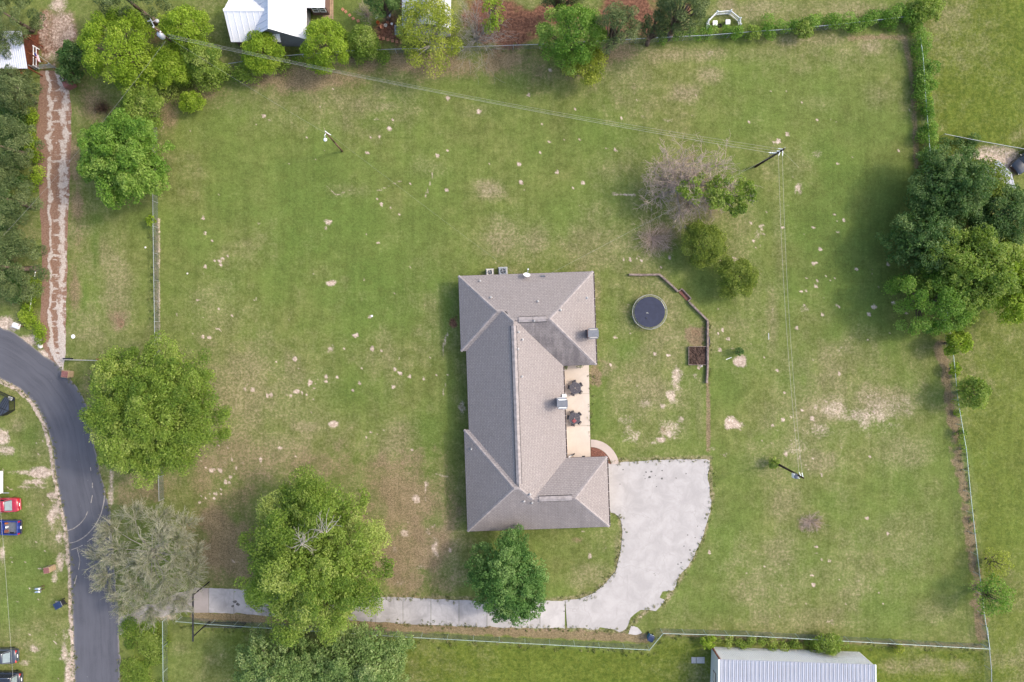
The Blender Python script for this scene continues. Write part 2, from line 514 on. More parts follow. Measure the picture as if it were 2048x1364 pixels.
# lush green; broad blobs at the right also paint in lens darkening
for a in [(620, 440, 230, 190, .8), (720, 560, 170, 130, .9), (850, 480, 110, 160, .6), (690, 790, 90, 60, .7), (860, 860, 50, 60, .8), (1130, 440, 120, 60, .6), (640, 280, 120, 60, .35), (1200, 280, 160, 60, .5), (1680, 460, 170, 260, .85), (1740, 250, 120, 120, .6), (1560, 200, 200, 90, .4), (1840, 1000, 110, 200, .5), (1660, 1130, 160, 110, .4), (1450, 1060, 80, 120, .5),
          (1220, 600, 40, 60, .5), (1250, 700, 40, 24, .7), (1190, 830, 26, 50, .6), (1420, 560, 50, 60, .5), (1460, 780, 40, 60, .5), (1600, 740, 60, 60, .4), (1420, 1130, 60, 90, .5), (1440, 1220, 120, 36, .4), (1640, 1000, 60, 40, .4), (1760, 1220, 100, 40, .4),
          (60, 880, 40, 40, .7), (70, 1110, 60, 60, .6), (30, 1200, 50, 60, .6), (110, 1310, 30, 60, .6), (190, 520, 10, 110, .9), (170, 590, 10, 50, .8), (195, 445, 24, 20, .8), (900, 1010, 14, 140, .6), (900, 780, 14, 140, .7), (895, 620, 16, 60, .8), (1000, 1090, 40, 20, .5), (1110, 1100, 60, 40, .4), (690, 30, 40, 40, .7), (440, 160, 60, 40, .4)]:
    blob(lush, a[0], a[1], a[2], a[3], a[4], 0, 0.95, 0.6)
# rank, unmown grass next door
tall = np.maximum(tall, sm(PX - (1846 + (PY - 60) * 0.10), 0, 14) * sm(306 - PY + (PX - 1960) * 0.17, -8, 8))
tall = np.maximum(tall, sm(PX - np.interp(PY, [600, 700, 930, 1300, 1400], [1900, 1906, 1942, 1981, 1985]), 0, 10) * sm(PY, 560, 640) * 0.62)
tall = np.maximum(tall, sm(PY - np.interp(PX, [400, 490, 790, 1300, 1325, 1978], [1250, 1258, 1275, 1302, 1270, 1300]), 0, 8) * sm(PX, 400, 520) * 0.95)
for a in [(285, 1300, 50, 60, .95), (300, 1260, 40, 24, .8), (110, 640, 40, 26, .9), (70, 600, 30, 40, .9), (390, 160, 60, 50, .5), (1870, 330, 60, 60, .8)]:
    blob(tall, a[0], a[1], a[2], a[3], a[4], 0, 0.7, 0.6)
# dropped leaves, pine straw, thatch
for a in [(440, 1090, 80, 130, .82), (400, 960, 70, 60, .55), (330, 970, 90, 40, .6), (480, 1000, 90, 90, .5), (800, 1000, 120, 120, .68), (820, 1110, 100, 110, .78), (720, 940, 130, 50, .5), (900, 1040, 26, 40, .5), (600, 930, 170, 50, .45), (480, 940, 140, 80, .42),
          (860, 128, 200, 34, .85), (720, 120, 70, 22, .75), (1000, 120, 120, 40, .8), (620, 160, 120, 30, .75), (520, 155, 60, 24, .8), (1240, 105, 60, 30, .7), (1100, 150, 90, 40, .55), (420, 190, 60, 40, .6), (340, 230, 24, 40, .7),
          (1190, 748, 16, 26, .95), (1390, 672, 24, 20, .9), (1325, 862, 12, 10, .9), (1466, 846, 13, 8, .8), (1620, 1044, 26, 20, .8), (155, 420, 18, 120, .7), (150, 560, 16, 90, .6), (150, 330, 20, 90, .8), (120, 50, 46, 70, .8), (200, 300, 40, 60, .5), (190, 200, 50, 50, .6),
          (235, 640, 24, 30, .6), (200, 770, 40, 36, .55), (1310, 475, 45, 40, .6), (1385, 370, 80, 70, .55), (250, 990, 40, 30, .5), (1155, 1080, 16, 8, .5)]:
    blob(litter, a[0], a[1], a[2] * 1.12, a[3] * 1.12, a[4], 0, 1.0, 0.8)
trail(litter, [(390, 1233), (500, 1236), (620, 1244), (745, 1252), (900, 1258), (1060, 1266), (1200, 1272), (1290, 1276)], 11, .95)
trail(litter, [(1880, 690), (1898, 790), (1912, 880), (1925, 960), (1938, 1060), (1952, 1160), (1962, 1270)], 13, .95, .9, 1.0)
trail(litter, [(1700, 76), (1810, 74), (1824, 160), (1830, 260), (1834, 330)], 8, .6)
trail(litter, [(1415, 765), (1417, 830), (1416, 900)], 5, .8)
trail(litter, [(1330, 1268), (1500, 1276), (1700, 1284), (1960, 1294)], 7, .55)
# red clay and pine straw north of the back fence
for a in [(1010, 50, 90, 70, .9), (1250, 30, 90, 60, .9), (1110, 20, 60, 40, .9), (780, 60, 60, 40, .75), (840, 20, 60, 40, .8), (960, 20, 60, 50, .9), (1290, 60, 50, 30, .8), (1310, 20, 60, 50, .6), (470, 60, 40, 70, .4), (330, 70, 80, 40, .5),
          (907, 648, 14, 18, .9), (240, 640, 22, 26, .5), (190, 210, 30, 20, .4), (118, 60, 44, 70, .72), (88, 70, 24, 80, .75), (105, 125, 20, 20, .5), (75, 60, 40, 60, .4), (120, 400, 60, 300, .0), (1375, 12, 18, 26, .7), (1349, 12, 16, 20, .4), (1320, 50, 30, 26, .4)]:
    blob(red, a[0], a[1], a[2], a[3], a[4], 0, 0.8, 0.6)
# bare sandy soil
for a in [(122, 50, 38, 66, .72), (118, 8, 34, 28, .9), (100, 112, 26, 26, .66), (92, 60, 22, 60, .6), (1960, 320, 60, 22, .9), (2020, 330, 40, 40, .9), (1985, 300, 50, 14, .7), (1870, 330, 40, 20, .4), (660, 60, 24, 60, .3), (735, 45, 16, 40, .5), (470, 40, 20, 60, .6)]:
    blob(bare, a[0], a[1], a[2], a[3], a[4], 0, 0.7, 0.6)
trail(bare, [(0, 762), (38, 780), (66, 808), (88, 850), (101, 900), (108, 950), (118, 1000), (128, 1040), (136, 1100), (140, 1180), (144, 1260), (148, 1364)], 6, 1.0, 0.5, 0.4)
for a in [(85, 946, 34, 12, 1.0), (70, 965, 34, 7, .95), (50, 945, 40, 6, .8), (60, 975, 50, 8, .8), (104, 990, 14, 8, .9), (112, 1020, 16, 36, .95), (104, 1040, 18, 22, 1.0), (118, 1070, 18, 30, 1.0), (122, 1130, 12, 26, .8), (128, 1290, 13, 60, 1.0), (136, 1350, 12, 40, 1.0), (66, 1298, 20, 10, .95), (52, 1325, 18, 8, .7), (4, 1110, 8, 34, .9), (3, 880, 16, 24, .9), (10, 900, 30, 14, .8), (70, 845, 10, 10, .5), (110, 1150, 8, 26, .7),
          (20, 650, 40, 16, .9), (60, 680, 40, 14, .9), (100, 708, 26, 12, .9), (222, 975, 8, 60, .8), (240, 1230, 16, 30, .6), (252, 1250, 30, 14, .9), (300, 1232, 60, 12, .8), (1590, 902, 22, 12, .7)]:
    blob(bare, a[0], a[1], a[2] * 1.15, a[3] * 1.15, a[4], 0, 0.9, 0.8)
trail(bare, [(318, 440), (318, 520), (318, 600), (320, 684)], 4.4, .8, .9, .9); trail(litter, [(314, 440), (314, 684)], 7, .6, .9, .6)
trail(bare, [(328, 240), (318, 300), (312, 330)], 4, .5)
for a in [(1711, 830, 84, 32, .74), (1765, 816, 66, 36, .58), (1640, 862, 66, 28, .58), (1710, 795, 80, 30, .46), (1600, 890, 48, 24, .5), (1740, 850, 90, 30, .44), (1744, 790, 28, 15, .5), (1790, 850, 24, 9, .6), (1352, 752, 16, 30, .85), (1342, 797, 15, 18, .85), (1290, 808, 34, 20, .65), (1268, 872, 40, 22, .55), (1330, 860, 40, 26, .6), (1262, 838, 40, 24, .5), (1300, 830, 70, 50, .36), (1325, 812, 8, 6, .9), (1362, 837, 9, 9, .8), (1350, 850, 9, 10, .9), (1338, 866, 12, 10, 1.0), (1322, 878, 13, 8, 1.0), (1305, 885, 12, 7, .8), (1274, 878, 9, 14, .9), (1255, 855, 12, 10, .6), (1244, 842, 14, 10, .6), (1390, 752, 9, 9, .8), (1466, 846, 21, 14, 1.0), (1480, 722, 15, 12, 1.2),
          (659, 444, 11, 9, 1.0), (652, 457, 5, 4, 1.0), (661, 566, 12, 6, 1.1), (660, 699, 13, 9, 1.1), (664, 849, 13, 8, 1.1), (923, 817, 9, 18, .8), (907, 648, 10, 14, .5), (833, 993, 10, 16, .85), (808, 1067, 12, 10, .85), (868, 1095, 9, 26, .85), (858, 1067, 5, 8, .8), (788, 1100, 13, 10, .7), (840, 1135, 10, 6, .7), (800, 1165, 24, 10, .55), (853, 965, 6, 6, .9), (1180, 1112, 7, 13, 1.0), (1613, 1045, 20, 14, .7), (1596, 378, 10, 13, .95), (1634, 308, 14, 10, .6), (1656, 1242, 15, 8, .7), (1716, 1162, 9, 6, .6), (1465, 518, 11, 6, .95), (1514, 470, 12, 22, .55), (1520, 452, 9, 6, .8), (1520, 490, 6, 10, .7), (752, 238, 9, 6, .6), (751, 264, 7, 5, .7), (1290, 233, 12, 7, .6), (1335, 240, 20, 7, .6), (1357, 185, 30, 16, .45), (1422, 107, 12, 9, .6), (1741, 92, 20, 14, .5), (1809, 75, 10, 8, .5), (1260, 667, 6, 4, 1.0), (1230, 674, 5, 4, .9), (1608, 617, 14, 9, .6), (1310, 475, 36, 36, .4), (1385, 372, 70, 40, .3), (990, 382, 30, 12, .45), (1450, 908, 18, 6, .6), (1420, 897, 12, 6, .6)]:
    blob(bare, a[0], a[1], a[2] * 1.15, a[3] * 1.15, a[4] * .95, 0, 0.9, 0.8)
for p in [[(865, 346), (860, 369), (850, 394)], [(653, 371), (672, 390), (703, 379)], [(755, 382), (800, 362)], [(1225, 387), (1250, 390), (1268, 391)], [(907, 648), (890, 676), (884, 720)], [(893, 761), (885, 790)], [(858, 945), (895, 953)], [(870, 1050), (850, 1062)], [(1362, 837), (1324, 877)], [(893, 750), (912, 752)], [(850, 965), (850, 1000)]]:
    trail(bare, p, 2.8, .75, .8, .8)
for p in [[(1417, 920), (1424, 1000), (1404, 1082), (1362, 1152), (1332, 1204), (1284, 1228), (1252, 1262)], [(1132, 1258), (1252, 1264)], [(745, 1246), (900, 1253), (1130, 1260)], [(745, 1191), (900, 1197), (1130, 1199), (1190, 1186), (1232, 1142), (1246, 1070), (1240, 1032)], [(1216, 922), (1340, 917), (1418, 917)]]:
    trail(dry, p, 7, .8, .9, .7)
    trail(bare, p, 3.4, .42, .9, .9)
trail(bare, [(1404, 1082), (1384, 1118), (1355, 1160), (1335, 1196), (1300, 1222), (1262, 1246)], 8, .55, .9, .9)
blob(litter, 1390, 672, 26, 22, 1.0, 0, .4, .5); blob(red, 1390, 672, 24, 20, .42, 0, .5, .5)
SPOTS = [(406,437),(410,466),(423,483),(430,520),(437,522),(445,518),(441,529),(453,532),(456,511),(410,533),(395,600),(439,619),(353,629),(464,630),(435,658),(405,674),(418,675),(756,486),(799,429),(781,414),(763,408),(754,397),(819,533),(820,367),(893,381),(711,671),(739,634),(1041,364),(1114,345),(1126,414),(1145,376),(1166,366),(1251,390),(1267,391),(1248,519),(1260,520),(1283,521),(1340,515),(1322,534),(1232,514),(1440,520),(1501,445),(1523,458),(1508,482),(1527,470),(1512,495),(1438,617),(1425,655),(1627,455),(1668,430),(1676,441),(1688,441),(1566,455),(1606,496),(1640,498),(1614,555),(1634,562),(1632,572),(1650,553),(1713,538),(1603,583),(1612,581),(1710,594),(1672,611),(1609,637),(1620,643),(1645,629),(1593,656),(1738,628),(1748,614),(1757,576),(1776,529),(1812,626),(1787,606),(1627,527),(496,770),(489,778),(505,780),(437,891),(456,896),(464,919),(449,924),(484,928),(472,937),(483,938),(470,947),(461,954),(451,964),(460,965),(441,978),(420,989),(431,988),(443,988),(428,996),(412,995),(402,993),(399,1004),(412,934),(424,940),(440,940),(688,698),(744,698),(763,701),(590,718),(598,737),(622,763),(630,766),(637,757),(652,753),(674,754),(652,762),(618,768),(629,777),(572,783),(590,783),(595,783),(605,787),(614,788),(572,791),(581,792),(534,792),(543,790),(706,781),(724,737),(719,766),(790,738),(801,747),(819,753),(872,750),(848,758),(787,773),(743,865),(753,870),(733,875),(769,862),(561,895),(590,914),(521,920),(824,900),(1221,730),(1337,711),(1310,708),(1566,840),(1544,850),(1572,909),(1611,929),(1740,914),(1644,950),(1632,806),(1632,814),(1604,820),(1625,837),(1569,785),(1555,741),(1679,747),(1681,695),(1749,826),(1776,1067),(1632,1094),(1632,1106),(1644,1118),(1659,1122),(1624,1150),(1626,1170),(1734,1036),(1211,1095),(1166,1064),(1418,1104),(900,1101),(786,239),(779,257),(759,273),(741,276),(734,306),(895,301),(875,311),(640,215),(667,179),(528,232),(537,240),(957,223),(895,196),(1150,219),(1242,237),(1382,230),(1098,283),(1080,304),(1159,278),(1231,299),(1499,244),(1038,328),(1100,140),(1057,190),(1634,240),(1797,302),(1676,327),(1819,220),(1604,205),(1548,285),(1557,283),(1575,268),(88,694),(1446,660),(1436,668),(1456,678),(1440,700),(1400,730),(1397,735)]
for i, (x, y) in enumerate(SPOTS):
    r_ = 2.6 + 2.6 * rng.random()
    blob(bare, x, y, r_ * (0.9 + 0.6 * rng.random()), r_ * 1.1, 1.25, rng.random() * 180, .8, .6)
for i in range(850):                      # the smaller worm casts and ant heaps all over the lawn
    x, y = rng.uniform(330, 1830), rng.uniform(180, 1240)
    p = 0.25 + 0.7 * (1500 < x < 1700) + 0.3 * (1240 < x < 1420) + 0.3 * (400 < x < 640)
    if rng.random() < p:
        blob(bare, x, y, 1.8 + 2.2 * rng.random(), 1.8 + 1.6 * rng.random(), .55 + .5 * rng.random(), 0, .8, .5)
for i in range(60):
    x, y = rng.uniform(0, 130), rng.uniform(840, 1364)
    blob(bare, x, y, 2 + 2 * rng.random(), 1.6 + 1.6 * rng.random(), .9, 0, .5, .4)
dry = np.clip(dry - lush * 0.15, 0, 1)

# grid -> one sheet, stretched to the horizon outside the frame
ext = np.array([40, 120, 400, 1500, 6000, 30000.0])
fx = np.concatenate([gx[0] - ext[::-1], gx, gx[-1] + ext])
fy = np.concatenate([gy[0] - ext[::-1], gy, gy[-1] + ext])
E = len(ext)
FX, FY = np.meshgrid(fx, fy)
GV = np.stack([(FX - 1024) * MPP, (682 - FY) * MPP, np.zeros_like(FX)], -1).reshape(-1, 3)
NX, NY = len(fx), len(fy)
ii = (np.arange(NY - 1)[:, None] * NX + np.arange(NX - 1)[None, :]).ravel()
GF = np.stack([ii, ii + NX, ii + NX + 1, ii + 1], 1)
def padm(m): return np.pad(m, E, mode='edge')
colA = np.stack([padm(dry), padm(bare), padm(litter), padm(lush)], -1)
colB = np.stack([padm(red), padm(tall), padm(nA), np.ones((NY, NX))], -1)

def ground_material():
    m, nt, p, out = _mat('grass_ground')
    g = NG(nt)
    P = g.pos()
    a = g.attr('cover_a'); b = g.attr('cover_b')
    ca = g.sepc(a.outputs['Color']); cb = g.sepc(b.outputs['Color'])
    f_dry, f_bare, f_lit, f_lush = ca[0], ca[1], ca[2], a.outputs['Alpha']
    f_red, f_tall = cb[0], cb[1]
    nL = g.noise(P, 0.12, 5, 0.6)
    nM = g.noise(P, 0.9, 6, 0.65)
    nS = g.noise(P, 3.2, 5, 0.7)
    nF = g.noise(P, 11.0, 3, 0.7)
    nV = g.noise(g.mapping(P, (1.6, 0.09, 1)), 1.0, 3, 0.6)          # mowing lanes
    gr = g.mix(g.step(nM, 0.3, 0.7), (0.102, 0.124, 0.030), (0.136, 0.148, 0.045))
    gr = g.mix(g.step(nL, 0.35, 0.65), gr, (0.106, 0.140, 0.032))
    gr = g.mix(g.math('MULTIPLY', f_lush, g.step(nM, 0.15, 0.6)), gr, (0.086, 0.128, 0.027))
    # unmown grass: clumpier, yellower green
    cl = g.step(g.noise(P, 1.7, 4, 0.75), 0.3, 0.7)
    tg = g.mix(cl, (0.058, 0.088, 0.011), (0.115, 0.138, 0.022))
    gr = g.mix(f_tall, gr, tg)
    # straw
    fd = g.step(g.math('ADD', f_dry, g.math('MULTIPLY_ADD', nS, 0.9, g.math('MULTIPLY_ADD', nM, 0.38, -0.62))), 0.05, 0.98)
    straw = g.mix(g.step(nS, 0.3, 0.7), (0.160, 0.138, 0.070), (0.265, 0.215, 0.135))
    gr = g.mix(g.math('MULTIPLY', fd, 0.85), gr, straw)
    # litter
    fl = g.step(g.math('ADD', f_lit, g.math('MULTIPLY_ADD', nS, 0.9, g.math('MULTIPLY_ADD', nM, 0.5, -0.70))), 0.10, 0.75)
    lt = g.mix(g.step(g.noise(P, 6.0, 3, 0.8), 0.35, 0.65), (0.125, 0.090, 0.052), (0.255, 0.185, 0.115))
    gr = g.mix(g.math('MULTIPLY', fl, 0.85), gr, lt)
    # red clay
    fr = g.step(g.math('ADD', f_red, g.math('MULTIPLY_ADD', nM, 0.8, -0.4)), 0.3, 0.75)
    rd = g.mix(g.step(nS, 0.3, 0.7), (0.085, 0.040, 0.026), (0.19, 0.095, 0.060))
    gr = g.mix(fr, gr, rd)
    # bare sandy soil
    nG = g.noise(P, 4.2, 4, 0.75)
    fb = g.step(g.math('ADD', f_bare, g.math('MULTIPLY_ADD', nG, 1.25, g.math('MULTIPLY_ADD', nM, 0.5, -0.88))), 0.35, 0.95)
    sd = g.mix(g.step(nS, 0.3, 0.75), (0.33, 0.250, 0.185), (0.50, 0.410, 0.335))
    gr = g.mix(fb, gr, sd)
    # blade-scale mottling
    k = g.math('MULTIPLY', g.step(nF, 0.25, 0.75, 0.70, 1.30), g.step(nS, 0.25, 0.75, 0.80, 1.20))
    k = g.math('MULTIPLY', k, g.step(nM, 0.2, 0.8, 0.86, 1.14))
    k = g.math('MULTIPLY', k, g.step(g.noise(P, 0.28, 4, 0.6), 0.3, 0.7, 0.90, 1.08))
    k = g.math('MULTIPLY', k, g.step(nV, 0.3, 0.7, 0.93, 1.06))
    vm = nt.nodes.new('ShaderNodeVectorMath'); vm.operation = 'SCALE'
    nt.links.new(gr, vm.inputs[0]); nt.links.new(k, vm.inputs['Scale'])
    nt.links.new(vm.outputs[0], p.inputs['Base Color'])
    p.inputs['Roughness'].default_value = 0.95
    p.inputs['Specular IOR Level'].default_value = 0.08
    h = g.math('ADD', g.math('MULTIPLY', nF, 0.6), nS)
    nt.links.new(g.bump(h, 0.55, 0.10), p.inputs['Normal'])
    return m

ground = np_mesh('ground', GV, GF, ground_material(), None,
                 {'cover_a': ('FLOAT_COLOR', 'POINT', colA), 'cover_b': ('FLOAT_COLOR', 'POINT', colB)})
tag(ground, kind='structure')

# ------------------------------------------------------------------ roads and paving
def resample(pts, n):
    pts = np.array(pts, float)
    d = np.concatenate([[0], np.cumsum(np.hypot(*np.diff(pts, axis=0).T))])
    t = np.linspace(0, d[-1], n)
    return np.stack([np.interp(t, d, pts[:, 0]), np.interp(t, d, pts[:, 1])], 1)

def smooth(p, k=3):
    for _ in range(k):
        q = p.copy()
        q[1:-1] = (p[:-2] + 2 * p[1:-1] + p[2:]) / 4
        p = q
    return p

def strip(name, left, right, n, z, material, parent=None, jag=(0, 0), seed=1, across=10):
    """sheet between two pixel polylines; uv.x across 0..1, uv.y along in metres"""
    r = np.random.default_rng(seed)
    L, Rr = smooth(resample(left, n), 4), smooth(resample(right, n), 4)
    def jit(P, a, s):
        if not a: return P
        w = vnoise(np.arange(n) * 1.0, np.zeros(n), 7, s, 3) - 0.5
        t = np.gradient(P, axis=0); t /= np.maximum(np.hypot(t[:, 0], t[:, 1]), 1e-6)[:, None]
        return P + np.stack([-t[:, 1], t[:, 0]], 1) * (w * 2 * a)[:, None]
    L, Rr = jit(L, jag[0], seed), jit(Rr, jag[1], seed + 5)
    u = np.linspace(0, 1, across + 1)
    P = L[:, None] * (1 - u[None, :, None]) + Rr[:, None] * u[None, :, None]
    V = np.stack([(P[..., 0] - 1024) * MPP, (682 - P[..., 1]) * MPP, np.full(P.shape[:2], z)], -1).reshape(-1, 3)
    A = across + 1
    k = (np.arange(n - 1)[:, None] * A + np.arange(across)[None, :]).ravel()
    F = np.stack([k, k + A, k + A + 1, k + 1], 1)
    if np.cross(V[F[0, 1]] - V[F[0, 0]], V[F[0, 3]] - V[F[0, 0]])[2] < 0:
        F = F[:, ::-1]
    mid = (L + Rr) / 2
    s = np.concatenate([[0], np.cumsum(np.hypot(*np.diff(mid, axis=0).T))]) * MPP
    uv = np.stack([np.broadcast_to(u[None, :], (n, A)), np.broadcast_to(s[:, None], (n, A)), np.zeros((n, A))], -1).reshape(-1, 3)
    o = np_mesh(name, V, F, material, parent)
    at = o.data.attributes.new('lane', 'FLOAT_VECTOR', 'POINT')
    at.data.foreach_set('vector', uv.astype(np.float32).ravel())
    return o

def asphalt_material():
    m, nt, p, out = _mat('asphalt')
    g = NG(nt)
    P = g.pos()
    uv = g.attr('lane').outputs['Vector']
    u = g.sep(uv)[0]
    n1 = g.noise(P, 0.35, 5, 0.6)
    n2 = g.noise(P, 14, 3, 0.75)
    ln = g.noise(g.mapping(uv, (9, 0.16, 1)), 1.0, 4, 0.6)
    c = g.mix(g.step(n1, 0.3, 0.7), (0.052, 0.053, 0.063), (0.078, 0.079, 0.092))
    c = g.mix(g.step(ln, 0.35, 0.7), c, (0.092, 0.093, 0.106))
    # seam between the two paving passes, wavering along the road
    wob = g.math('MULTIPLY_ADD', g.noise(g.mapping(uv, (0, 0.2, 0)), 1.0, 2), 0.05, -0.025)
    for at, w, col in ((0.60, 0.010, (0.033, 0.034, 0.042)), (0.635, 0.006, (0.105, 0.105, 0.118)), (0.30, 0.03, (0.085, 0.086, 0.100)), (0.80, 0.03, (0.044, 0.045, 0.055))):
        d = g.math('ABSOLUTE', g.math('SUBTRACT', g.math('ADD', u, wob), at))
        c = g.mix(g.math('MULTIPLY', g.step(d, w, 0.0), 0.6), c, col)
    # grit at the edges
    e = g.math('MINIMUM', u, g.math('SUBTRACT', 1.0, u))
    c = g.mix(g.step(g.math('ADD', e, g.math('MULTIPLY_ADD', n2, 0.06, g.math('MULTIPLY', n1, 0.05))), 0.10, 0.045), c, (0.26, 0.225, 0.19))
    sp = g.step(g.vor(P, 1.6), 0.075, 0.04)
    c = g.mix(g.math('MULTIPLY', sp, g.step(g.noise(P, 0.5, 2), 0.55, 0.65)), c, (0.33, 0.33, 0.32))
    c = g.mix(g.step(n2, 0.3, 0.75), c, (0.088, 0.088, 0.10))
    nt.links.new(c, p.inputs['Base Color'])
    p.inputs['Roughness'].default_value = 0.85
    p.inputs['Specular IOR Level'].default_value = 0.25
    nt.links.new(g.bump(n2, 0.3, 0.02), p.inputs['Normal'])
    return m

road = strip('road',
    [(-160, 690), (-60, 722), (0, 757), (40, 776), (70, 806), (93, 850), (107, 900), (112, 950), (121, 1000), (131, 1040), (137, 1080), (141, 1150), (146, 1250), (150, 1364), (153, 1460), (156, 1560)],
    [(-160, 600), (-60, 632), (0, 654), (30, 665), (60, 690), (88, 712), (110, 724), (132, 748), (150, 768), (166, 795), (178, 822), (186, 870), (196, 930), (208, 970), (218, 1010), (226, 1080), (232, 1180), (237, 1230), (240, 1300), (241, 1364), (242, 1460), (243, 1560)],
    420, 0.010, asphalt_material(), jag=(1.2, 3.2), seed=11, across=12)
tag(road, kind='structure')

def clay_drive_material():
    m, nt, p, out = _mat('broken_concrete_over_clay')
    g = NG(nt)
    P = g.pos()
    uv = g.attr('lane').outputs['Vector']
    s = g.sep(uv)
    u, v = s[0], s[1]
    n1 = g.noise(P, 1.1, 5, 0.65)
    n2 = g.noise(P, 5.0, 4, 0.7)
    nx = g.noise(g.mapping(P, (0.35, 2.4, 1)), 1.0, 4, 0.6)          # ribs across the drive
    clay = g.mix(g.step(n2, 0.3, 0.7), (0.150, 0.086, 0.058), (0.25, 0.158, 0.112))
    conc = g.mix(g.step(n2, 0.3, 0.7), (0.30, 0.25, 0.21), (0.47, 0.415, 0.365))
    u = g.math('ADD', u, g.math('MULTIPLY_ADD', g.noise(P, 0.45, 4, 0.6), 0.5, -0.25))
    d1 = g.math('MULTIPLY', g.step(g.math('ABSOLUTE', g.math('SUBTRACT', u, 0.80)), 0.26, 0.02), 0.84)
    d2 = g.step(g.math('ABSOLUTE', g.math('SUBTRACT', u, 0.36)), 0.13, 0.02)
    band = g.math('MAXIMUM', d1, g.math('MULTIPLY', d2, 0.85))
    mid = g.math('MULTIPLY', g.step(u, 0.3, 0.45), g.step(nx, 0.45, 0.62))
    band = g.math('MAXIMUM', band, g.math('MULTIPLY', mid, 0.68))
    low = g.step(v, 4, 26)                                            # sandier towards the road (v = 0 at the north end)
    endv = g.step(v, 29, 36)
    f = g.math('ADD', band, g.math('MULTIPLY_ADD', n1, 2.6, -1.62))
    f = g.math('ADD', f, g.math('MULTIPLY_ADD', endv, 0.55, g.math('MULTIPLY', g.step(v, 0, 8), -0.02)))
    c = g.mix(g.step(f, 0.12, 0.52), clay, conc)
    nt.links.new(c, p.inputs['Base Color'])
    p.inputs['Roughness'].default_value = 0.95
    p.inputs['Specular IOR Level'].default_value = 0.1
    nt.links.new(g.bump(g.math('ADD', f, n2), 0.5, 0.05), p.inputs['Normal'])
    return m

lane = strip('dirt_lane',
    [(80, 141), (80, 170), (74, 230), (73, 300), (78, 380), (82, 470), (84, 560), (80, 640), (86, 690), (100, 722), (122, 742)],
    [(116, 141), (136, 160), (143, 220), (142, 300), (138, 400), (135, 500), (133, 600), (132, 680), (130, 720), (126, 738), (127, 743)],
    240, 0.006, clay_drive_material(), jag=(2.5, 2.0), seed=21, across=10)
tag(lane, kind='structure')

def concrete_material(name, base, var, crack=0.5, stain=0.3):
    m, nt, p, out = _mat(name)
    g = NG(nt)
    P = g.pos()
    n1 = g.noise(P, 0.55, 6, 0.65, 0.6)
    n2 = g.noise(P, 4.5, 5, 0.7)
    n3 = g.noise(g.mapping(P, (0.8, 0.25, 1)), 1.0, 5, 0.65, 0.8)
    lo = tuple(c * (1 - var) for c in base); hi = tuple(min(0.75, c * (1 + var)) for c in base)
    c = g.mix(g.step(n1, 0.3, 0.7), lo, hi)
    c = g.mix(g.math('MULTIPLY', g.step(n3, 0.55, 0.75), stain), c, tuple(c_ * 0.62 for c_ in base))
    c = g.mix(g.math('MULTIPLY', g.step(n2, 0.45, 0.75), 0.25), c, tuple(c_ * 0.75 for c_ in base))
    r = g.rand()
    k = g.step(r, 0.0, 1.0, 0.90, 1.08)
    if crack:
        dv = nt.nodes.new('ShaderNodeVectorMath'); dv.operation = 'ADD'
        nz = nt.nodes.new('ShaderNodeTexNoise'); nz.inputs['Scale'].default_value = 0.6; nz.inputs['Detail'].default_value = 4
        nt.links.new(P, nz.inputs['Vector'])
        sc = nt.nodes.new('ShaderNodeVectorMath'); sc.operation = 'SCALE'; sc.inputs['Scale'].default_value = 2.2
        nt.links.new(nz.outputs['Color'], sc.inputs[0])
        nt.links.new(P, dv.inputs[0]); nt.links.new(sc.outputs[0], dv.inputs[1])
        cr = g.step(g.vor(dv.outputs[0], 0.16, 'DISTANCE_TO_EDGE'), 0.010, 0.002)
        cr = g.math('MULTIPLY', cr, g.step(n1, 0.42, 0.58))
        c = g.mix(g.math('MULTIPLY', cr, crack), c, tuple(c_ * 0.35 for c_ in base))
    vm = nt.nodes.new('ShaderNodeVectorMath'); vm.operation = 'SCALE'
    nt.links.new(c, vm.inputs[0]); nt.links.new(k, vm.inputs['Scale'])
    nt.links.new(vm.outputs[0], p.inputs['Base Color'])
    p.inputs['Roughness'].default_value = 0.9
    p.inputs['Specular IOR Level'].default_value = 0.2
    nt.links.new(g.bump(n2, 0.2, 0.02), p.inputs['Normal'])
    return m

M['drive'] = concrete_material('drive_concrete', (0.385, 0.360, 0.338), 0.11, 0.18, 0.30)
M['drive_old'] = concrete_material('drive_concrete_old', (0.300, 0.283, 0.275), 0.20, 0.25, 0.6)
M['apron'] = concrete_material('apron_concrete', (0.30, 0.26, 0.235), 0.08, 0.2, 0.2)
M['patio'] = concrete_material('patio_concrete', (0.49, 0.420, 0.345), 0.06, 0.1, 0.12)
M['walk'] = concrete_material('walk_concrete', (0.44, 0.365, 0.315), 0.07, 0.15, 0.15)
M['gravel'] = concrete_material('gravel_grey', (0.27, 0.24, 0.21), 0.35, 0, 0.5)

def slab(name, poly_px, z1, material, parent, z0=-0.05):
    return MB().prism([tuple(W(x, y)[:2]) for x, y in poly_px], z0, z1).build(name, material, parent)

